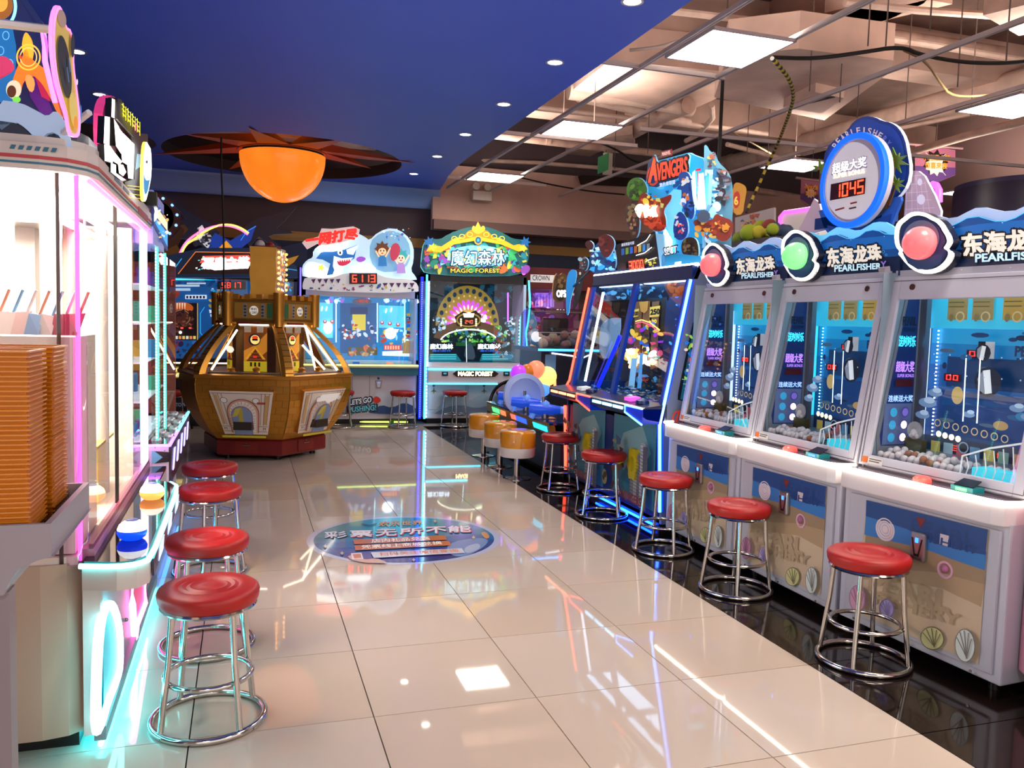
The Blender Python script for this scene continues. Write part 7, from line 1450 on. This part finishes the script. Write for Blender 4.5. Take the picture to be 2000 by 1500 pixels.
b.poly('#ff9a4a', smooth([(48, 150), (60, 145), (70, 160), (66, 182), (56, 178)], 1), .9); b.ell('#e8e0b8', 28, 176, 15, 18, .7); b.ell('#6a3418', 24, 180, 9, 12, .3); b.ell('#7ae04a', 34, 196, 8, 6, .8)
b.plate('#d83a6a', smooth([(-10, 115), (10, 110), (26, 122), (28, 138), (8, 150), (-10, 160)], 1), .01, e=.6)
b.build('flame_board', hd, 'orange flame shaped board', world=True)
b = pxart(1, .06, (0, -1, 0), e=.9); b.ell('#b8702a', 4, 12, 22, 26, .35); b.ell('#f0b84a', 2, 6, 14, 18, .6); b.ring('#7af0ff', 4, 14, 30, 42, 6, 2.2, n=40); b.build('round_board', hd, 'cyan rimmed round board', world=True)
MB().tube([tuple(W(x, y, 1, .08)) for x, y in ((84, 60), (88, 90), (88, 120), (98, 160), (108, 200))], .008, M('#ff9af0', .4, e=4, ecol='#ff5ae0'), 8).build('neon_tube', hd, 'pink neon strand', world=True)
bub = MB(); q = [W(x, y, 1, YA+.03) for x, y in ((36, -5), (62, 30), (84, 62), (92, 110), (104, 170), (120, 225))]; vs = []
for p in q: vs += [p, p+V((-.02, .45, 0))]
bub.add(vs, [[2*i, 2*i+1, 2*i+3, 2*i+2] for i in range(5)], glass('#e8e0f8', .10)); bub.build('clear_shield', hd, world=True)
# blade sign facing the aisle, pink edged
s1 = thing('blade_sign', 'narrow pink-edged blade sign with dark oval at the top left', 'sign', (-.88, -.1, 1.86))
XS = -.84
a = pxart(0, XS, (1, 0, 0), e=.3)
o_ = smooth([(101, 62), (104, 28), (113, 8), (121, 20), (127, 52), (138, 58), (143, 90), (143, 130), (150, 180), (156, 230), (155, 262), (148, 270), (137, 264), (132, 230), (122, 200), (108, 150), (102, 100)], 1)
a.plate('#e0c05a', o_, .008, e=.2, ms=M('#ff8ae0', .4, e=1.2)); so = o_; cx, cy_ = 128, 140
si = [(cx+(x-cx)*.86, cy_+(y-cy_)*.95) for x, y in so]; n = len(so); m = M('#ff7ad8', .4, e=1.8); a.up()
a.mb.add([a.P(*p) for p in so]+[a.P(*p) for p in si], [[i, (i+1) % n, n+(i+1) % n, n+i] for i in range(n)], m)
a.ell('#b89a8a', 118, 36, 8, 18, .2, rot=-10); a.ell('#171014', 122, 130, 12, 62, .03, rot=-7, n=30); a.ell('#1a1a20', 137, 88, 4, 24, .03); a.ell('#e8d06a', 138, 215, 8, 36, .25, rot=-6); a.ell('#e8962a', 141, 240, 4, 14, .4); a.line('#3a6a9a', [(126, 112), (129, 140)], 2, .4); a.line('#3a6a9a', [(121, 130), (125, 160)], 2, .4)
a.build('sign_plate', s1, world=True)
MB().tube([(XS-.02, W(120, 60, 0, XS).y, W(120, 60, 0, XS).z), (-1.0, W(120, 60, 0, XS).y+.0, W(120, 60, 0, XS).z)], .01, WHITE, 6).build('bracket', s1, world=True)
MB().tube([(XS-.02, -.1, 1.95), (-.95, -.0, 1.90)], .01, WHITE, 6).build('bracket', s1, world=True)
b = pxart(0, XS-.03, (1, 0, 0), e=.2); b.plate('#1a1c24', smooth([(145, 130), (152, 170), (158, 215), (157, 255), (150, 240), (146, 190)], 1), .01, e=.1); b.ell('#e8e8ec', 149, 160, 1.6, 6, .6); b.ell('#2a6ac0', 155, 220, 2, 16, .5); b.build('rear_plate', s1, world=True)
# white glowing block-letter sign
s2 = thing('block_letter_sign', 'bulky glowing white block-letter sign with yellow outlined top line', 'sign', (-.86, 1.0, 1.88))
XL = -.86
a = pxart(0, XL-.05, (1, 0, 0), e=.3); a.plate('#8a1c4a', smooth([(199, 230), (204, 200), (216, 186), (226, 190), (232, 215), (262, 260), (272, 235), (268, 300), (262, 345), (240, 378), (216, 360), (202, 320)], 1), .03, e=.25, ms=M('#d83a7a', .4, e=.8)); a.poly('#1c5ac0', [(204, 215), (212, 212), (212, 330), (203, 300)], .6); a.build('back_plate', s2, 'magenta back plate', world=True)
a = pxart(0, XL, (1, 0, 0), e=3.5); bk2 = M('#0c0a0c', .3); Tt = .02
for q in ([(218, 192), (226, 196), (225, 232), (217, 228)], [(204, 227), (214, 229), (213, 284), (202, 280)], [(203, 282), (213, 284), (220, 318), (204, 314)], [(222, 232), (232, 248), (236, 300), (226, 285)], [(232, 250), (241, 262), (236, 300), (230, 290)], [(240, 260), (262, 282), (260, 350), (250, 348), (248, 322), (238, 316), (236, 290)],
          [(214, 284), (222, 296), (238, 316), (232, 322), (216, 312)], [(216, 318), (226, 322), (226, 338), (246, 352), (236, 352), (216, 336)], [(230, 320), (240, 322), (246, 336), (240, 344), (232, 338)]):
    a.k = .001; a.plate('#fff4e8', q, Tt, e=3.4, ms=bk2)
a.build('block_letters', s2, 'thick glowing white letters with black sides', world=True)
a = pxart(0, XL+.008, (1, 0, 0), e=2); a.plate('#0e0c0c', [(229, 192), (236, 194), (262, 240), (261, 268), (228, 232)], .03, e=.02); yl = '#e8e02a'
a.text('老奶奶', yl, [(237, 233), (261, 264), (261, 240), (237, 200)], 1.6, .0) if False else None
for k in range(4):
    x0 = 237+k*6.0; y0 = 201+k*9.6
    for j in range(3): a.line(yl, [(x0, y0+j*9+2), (x0+5, y0+j*9+9)], 1.3, 1.8)
    a.line(yl, [(x0, y0), (x0, y0+27)], 1.1, 1.8); a.line(yl, [(x0+4.6, y0+7), (x0+4.6, y0+34)], 1.1, 1.8)
a.build('yellow_line', s2, 'black box with yellow outlined characters', world=True)
a = pxart(0, XL-.01, (1, 0, 0), e=.05); a.plate('#100c0e', [(250, 258), (288, 262), (290, 300), (286, 395), (245, 390), (243, 355), (262, 350), (262, 285)], .03, e=.02); a.poly('#6a8a90', [(266, 300), (276, 302), (274, 325), (263, 332)], .3)
for y in (362, 368, 378, 385): a.line('#e8c83a', [(247, y), (279, y+4)], 1, .9)
a.build('black_box', s2, world=True)
s3 = thing('round_lit_sign', 'round white and cyan lit sign face with yellow edge at left', 'sign', (-.84, 1.5, 1.9))
a = pxart(0, XL+.035, (1, 0, 0), e=2); a.plate('#f4fbff', smooth([(281, 290), (285, 275), (290, 284), (295, 292), (296, 340), (290, 372), (284, 395), (279, 390), (279, 340)], 1), .012, e=2.2, ms=M('#ffd84a', .4, e=2.0)); a.poly('#2a8ac0', smooth([(279, 335), (283, 352), (290, 352), (292, 348), (287, 378), (280, 380)], 1), .8); a.ell('#1a3a6a', 285, 316, 2, 3, .1); a.line('#1a3a6a', [(284, 345), (290, 348)], 1, .1)
a.build('face', s3, world=True); MB().box(-.95, -.83, 1.5, 1.56, 1.885, 1.95, BLACK).build('foot', s3, world=True)
# ---- second left machine: clear boxes with LED columns and a button counter
m = thing('prize_cabinet', 'tall clear prize cabinet with teal LED columns behind the crane cabinet', 'arcade machine', (-1.4, 2.6, 0))
X2, y2, y3 = -.88, 1.75, 3.35
MB().box(-1.9, X2, y2, y3, .05, .68, M('#c4bccb', .4)).build('lower_body', m, world=True); MB().box(-1.8, X2-.05, y2+.05, y3-.05, 0, .05, BLACK).build('plinth', m, world=True)
MB().box(-.96, -.80, 1.76, 3.30, .50, .70, M('#d8d0dc', .35)).build('counter_box', m, world=True, bevel=.005)
MB().box(-.955, -.805, 1.77, 3.29, .70, .712, M('#24303c', .08)).build('counter_top', m, world=True)
MB().tube([(-.97, 1.755, .705), (-.80, 1.755, .705), (-.795, 1.765, .705), (-.795, 3.3, .705)], .008, M('#d8a0ff', .4, e=5, ecol='#9a5aff'), 8).tube([(-.795, 2.3, .706), (-.795, 3.3, .706)], .0085, M('#8af4ff', .4, e=5, ecol='#4ae0ff'), 8).build('light_strip', m, 'violet and cyan counter light', world=True)
a = pxart(1, 1.754, (0, -1, 0), e=.05); a.poly('#5aa0b8', [(282, 880), (302, 881), (318, 893), (302, 905), (282, 898)], .25); a.poly('#1a1418', [(302, 881), (330, 883), (330, 893), (318, 893)], 0); a.poly('#1a1418', [(302, 905), (318, 893), (330, 893), (330, 902)], 0)
for x, y in ((303, 874), (322, 880), (322, 912), (304, 920)): a.ell('#5a5460', x, y, 1.2, 1.2, 0, n=8)
a.build('side_print', m, world=True)
for k in range(9):
    x, y = -.87+.05*(k % 2), 1.90+k*.15; t_ = MB().lathe([(.028, .712), (.028, .716), (.022, .728), (.008, .735), (0, .735)], M('#d8d4cc', .25, .5), 18, (x, y, 0)).build('round_button', m, world=True)
for k in range(5): MB().prism([(-.788, 1.85+k*.28, .56), (-.788, 1.92+k*.28, .56), (-.788, 2.02+k*.28, .66), (-.788, 1.95+k*.28, .66)], (.003, 0, 0), M('#b8a8ff', .4, e=3)).build('slash_light', m, world=True)
MB().box(-.802, -.79, 1.765, 3.29, .50, .695, M('#2a2434', .3)).build('counter_face', m, world=True)
MB().tube([(-.86, 1.78, .10), (-.86, 3.3, .10)], .012, M('#8ad0ff', .4, e=6, ecol='#3a9aff'), 8).build('floor_light', m, world=True)
g_ = MB()
for k in range(60):
    z = .73+k*.0165
    g_.box(-.868, -.861, 1.84, 1.845, z, z+.010, M('#d8fff4', .4, e=6, ecol='#8affe0')); g_.box(-.868, -.862, 2.30, 2.306, z, z+.010, M('#d8fff4', .4, e=5, ecol='#8affe0'))
g_.tube([(-.862, 1.85, .72), (-.862, 1.85, 1.72)], .008, M('#5ad8b8', .4, e=1.4), 6).tube([(-.862, 2.31, .72), (-.862, 2.31, 1.72)], .008, M('#5ad8b8', .4, e=1.4), 6); g_.build('led_column', m, 'teal white LED columns', world=True)
MB().box(-1.9, -1.86, 1.75, 3.3, .7, 1.72, M('#c9b8b4', .5, e=.15)).box(-1.9, X2, 3.30, 3.34, .7, 1.72, M('#8a3a34', .5, e=.2)).build('inner_back', m, world=True)
rr = random.Random(12)
for k in range(5): MB().box(-1.5, -.92, 1.78, 2.9, .72+.2*k, .728+.2*k, M('#dfe8f0', .3, e=.5)).build('shelf', m, world=True)
for k in range(26): z = .728+.2*rr.randrange(5); x, y = rr.uniform(-1.15, -.94), rr.uniform(1.8, 2.9); s_ = rr.uniform(.03, .05); MB().box(x-s_, x+s_, y-s_, y+s_, z, z+rr.uniform(.06, .12), M(rr.choice(['#c83a4a', '#3a8ac0', '#e8b04a', '#8a4ab0', '#e8e4e0', '#4ab08a']), .5, e=.15)).build('prize_box', m, world=True)
MB().poly([(X2, y2, .70), (X2, y3, .70), (X2, y3, 1.72), (X2, y2, 1.72)], glass('#f0fffa', .06)).build('pane', m, world=True)
MB().box(-1.9, -.86, 1.66, 2.25, 1.72, 1.98, M('#8a96d8', .35, e=.25)).build('top_box', m, 'pale blue top box', world=True)
c = W(283, 412, 1, 1.655); MB().lathe([(.045, 0), (.045, .012), (0, .012)], M('#9a7a90', .4), 24, (c.x, c.y, c.z), (V((1, 0, 0)), V((0, 0, 1)), V((0, -1, 0)))).lathe([(.052, 0), (.052, .004), (0, .004)], M('#f0f4ff', .4, e=2), 24, (c.x+.006, c.y, c.z-.012), (V((1, 0, 0)), V((0, 0, 1)), V((0, -1, 0)))).build('round_mark', m, world=True)
a = pxart(0, -.855, (1, 0, 0), e=.7); a.plate('#3a4a8a', [(300, 392), (328, 430), (327, 490), (300, 440)], .01, e=.3); a.poly('#ffe8a0', [(302, 400), (326, 434), (326, 450), (302, 420)], 1.4); a.poly('#2a9ad8', [(302, 425), (326, 456), (326, 482), (302, 436)], 1.0); rblobs(a, 303, 405, 325, 470, ['#c87a3a', '#ffffff', '#1c4a9a', '#f0d06a'], 24, 1, 4, 131, 1.0); a.build('side_picture', m, 'lit picture side of the top box', world=True)
# ---- tray stand at the left edge
st_ = thing('tray_stand', 'grey angled bin stand holding orange trays at the left edge', 'stand', (-.95, -.9, 0))
YN, YFR, gr_ = -.955, -.52, M('#948c96', .4)
bot = [W(x, y, 1, YN) for x, y in ((106, 1086), (73, 1095), (37, 1111), (18, 1137), (7, 1163))]
XB = W(99, 1023, 1, YN).x; ZB = W(99, 1023, 1, YN).z
MB().prism([V((-1.3, YN, bot[0].z)), V((bot[0].x, YN, bot[0].z))]+bot[1:]+[V((-1.3, YN, bot[-1].z))], (0, YFR-YN, 0), gr_).build('shoulder', st_, world=True)
bs = MB()
bs.prism([(-1.3, YN, bot[0].z), (XB, YN, bot[0].z), (XB, YN, ZB), (-1.3, YN, ZB)], (0, .012, 0), gr_)
bs.prism([(-1.3, YFR, bot[0].z), (XB, YFR, bot[0].z), (XB, YFR, ZB), (-1.3, YFR, ZB)], (0, -.012, 0), gr_)
bs.prism([(XB, YN+.0122, bot[0].z), (XB, YFR-.0122, bot[0].z), (XB, YFR-.0122, ZB), (XB, YN+.0122, ZB)], (-.012, 0, 0), gr_)
bs.build('bin', st_, world=True)
XP = W(20, 1300, 1, YN+.02).x; MB().box(-1.3, XP, YN+.02, YN+.07, 0, bot[-1].z, M('#857a80', .45)).build('pedestal', st_, world=True)
tm_ = M('#d07c10', .32, coat=.3); tl_ = M('#e08a18', .3)
def tray_me():
    mb = MB(); w_, d_, h_ = .115, .075, .022; o = [(-w_, -d_), (w_, -d_), (w_, d_), (-w_, d_)]
    rim = [(x*1.0, y*1.0) for x, y in o]; low = [(x*.95, y*.93) for x, y in o]; inn = [(x*.93, y*.90) for x, y in o]
    vs = [(x, y, h_) for x, y in rim]+[(x, y, h_-.0035) for x, y in rim]+[(x, y, h_-.0035) for x, y in low]+[(x*.96, y*.95, 0) for x, y in low]+[(x, y, h_) for x, y in inn]+[(x*.95, y*.95, .002) for x, y in inn]
    fs = []
    for i, j in ((0, 1), (1, 2), (2, 3)): fs += [[i*4+k, i*4+(k+1) % 4, j*4+(k+1) % 4, j*4+k] for k in range(4)]
    fs += [[0+k, (k+1) % 4, 16+(k+1) % 4, 16+k] for k in range(4)]+[[16+k, 16+(k+1) % 4, 20+(k+1) % 4, 20+k] for k in range(4)]+[[12, 13, 14, 15], [20, 21, 22, 23]]
    mb.add(vs, fs, tm_); me = bpy.data.meshes.new('tray'); me.from_pydata([tuple(v) for v in mb.v], [], mb.f); me.materials.append(tm_)
    bm = bmesh.new(); bm.from_mesh(me); bmesh.ops.recalc_face_normals(bm, faces=bm.faces); bm.to_mesh(me); bm.free(); return me
TM = tray_me(); rr = random.Random(2)
for s_i, (x, y, zt, zb) in enumerate(((-.957, -.852, 1.30, ZB-.06), (-.957, -.625, 1.305, ZB-.06))):
    n = int((zt-zb-.022)/.0098)
    for k in range(n+1):
        o = bpy.data.objects.new('tray', TM); COL.objects.link(o); o.location = (x+rr.uniform(-.0015, .0015)-.003*(n-k)/n, y+rr.uniform(-.001, .001), zb+k*.0098); top = k == n
        nm_ = ('near', 'rear')[s_i]
        tag(o, ('topmost orange plastic tray of the %s stack at the left edge' if top else 'orange plastic tray within the %s stack in the grey stand') % nm_, 'tray', 'orange plastic trays, %s stack' % nm_)
# ================================================================== round floor sticker
d = thing('floor_sticker', 'large round blue promotional floor sticker with orange bands of lettering', 'sticker', (.545, 2.37, 0))
f = Art(lambda x, y: V((x, y, 0)), (0, 0, 1), step=.0002, lift=.0003, e=0); gl_ = lambda c: M(c, .12, coat=.5)
cx, cy = .545, 2.335; rx, ry = .61, .585
def fe(col, x, y, a, b, a0=0, a1=360, n=48): f.ell(col, x, y, a, b, m=gl_(col), a0=a0, a1=a1, n=n)
fe('#c8cde8', cx, cy, rx, ry); fe('#2f9ab4', cx, cy, rx*.93, ry*.93)
for k, c_ in enumerate(('#2a88b4', '#2b70b0', '#3058a4', '#383f92', '#3a2f80')):
    t0 = R_(12-k*14); yy = math.sin(t0)
    aa = math.degrees(t0); f.poly(c_, [(cx+rx*.93*math.cos(R_(a)), cy+ry*.93*math.sin(R_(a))) for a in [180-aa+j*(180+2*aa)/28 for j in range(29)]], m=gl_(c_))
F = pxart(2, 0, (0, 0, 1), step=.0002, lift=.0026, e=0); F.mb = f.mb
def P_(c_, q): F.poly(c_, q, m=gl_(c_))
P_('#7f9cd0', smooth([(880, 1060), (920, 1052), (955, 1052), (950, 1066), (920, 1084), (890, 1090), (870, 1075)], 2)); P_('#b9c8e8', smooth([(905, 1070), (935, 1060), (940, 1072), (910, 1084)], 2)); P_('#e0a070', smooth([(938, 1042), (948, 1038), (958, 1050), (948, 1054)], 1))
def T_(s_, c_, q, off=.03): F.text(s_, c_, q, 0, off)
for ch, x0, x1, yb in (('彩', 634, 678, 1052), ('票', 684, 727, 1050), ('无', 734, 775, 1048), ('所', 781, 826, 1045), ('不', 832, 872, 1043), ('能', 876, 920, 1041)):
    T_(ch, '#c03a4a' if x0 > 640 else '#20204a', [(x0+2, yb+1), (x1+2, yb), (x1, yb-13), (x0, yb-12)], .06); T_(ch, '#eef0f8', [(x0, yb), (x1, yb-1), (x1-1, yb-13), (x0-1, yb-12)], .05)
T_('欢乐世界', '#d8a060', [(738, 1030), (826, 1026), (824, 1018), (742, 1020)], .04); F.line('#1a3a5a', [(706, 1024), (722, 1028), (736, 1024)], 1.4)
P_('#d87a3c', [(689, 1056), (869, 1047), (873, 1056), (692, 1065)]); P_('#d87a3c', [(692, 1067), (877, 1058), (881, 1067), (694, 1077)])
T_('店内礼品兑换', '#fff2e4', [(726, 1062), (840, 1056), (838, 1050), (725, 1055)]); T_('凭票线上商城兑换', '#fff2e4', [(706, 1074), (864, 1065), (862, 1059), (705, 1067)])
P_('#e4e4f2', [(724, 1081), (902, 1073), (908, 1082), (730, 1092)]); T_('扫码关注微信查询', '#d8743a', [(742, 1088), (896, 1080), (893, 1074), (740, 1081)])
P_('#dcb0a0', smooth([(676, 1090), (690, 1085), (705, 1090), (712, 1096), (735, 1092), (755, 1100), (756, 1103), (700, 1101)], 1)); P_('#f0ecf4', [(685, 1083), (706, 1082), (710, 1094), (688, 1095)]); P_('#d87a3c', [(689, 1085), (704, 1084), (706, 1092), (692, 1093)])
for x, y in ((635, 1069), (925, 1052), (808, 1096), (850, 1020), (668, 1083)): P_('#e0c8a0', star(x, y, 4, 2, 4))
f.mb.build('print', d, 'round printed sheet with wide pale rim')
for o_ in kids(d):
    if o_.name.startswith('print'): o_.location = -d.location
# dark disc under the ceiling, painted as the shade of a second opening
MB().lathe([(.72, 3.119), (.72, 3.114), (0, 3.114)], M('#2c2022', .7), 40, (-2.02, 6.6, 0)).build('ceiling_shade_disc', None, 'dark disc standing in for a second shaded ceiling opening behind the white letter sign', cat='opening')
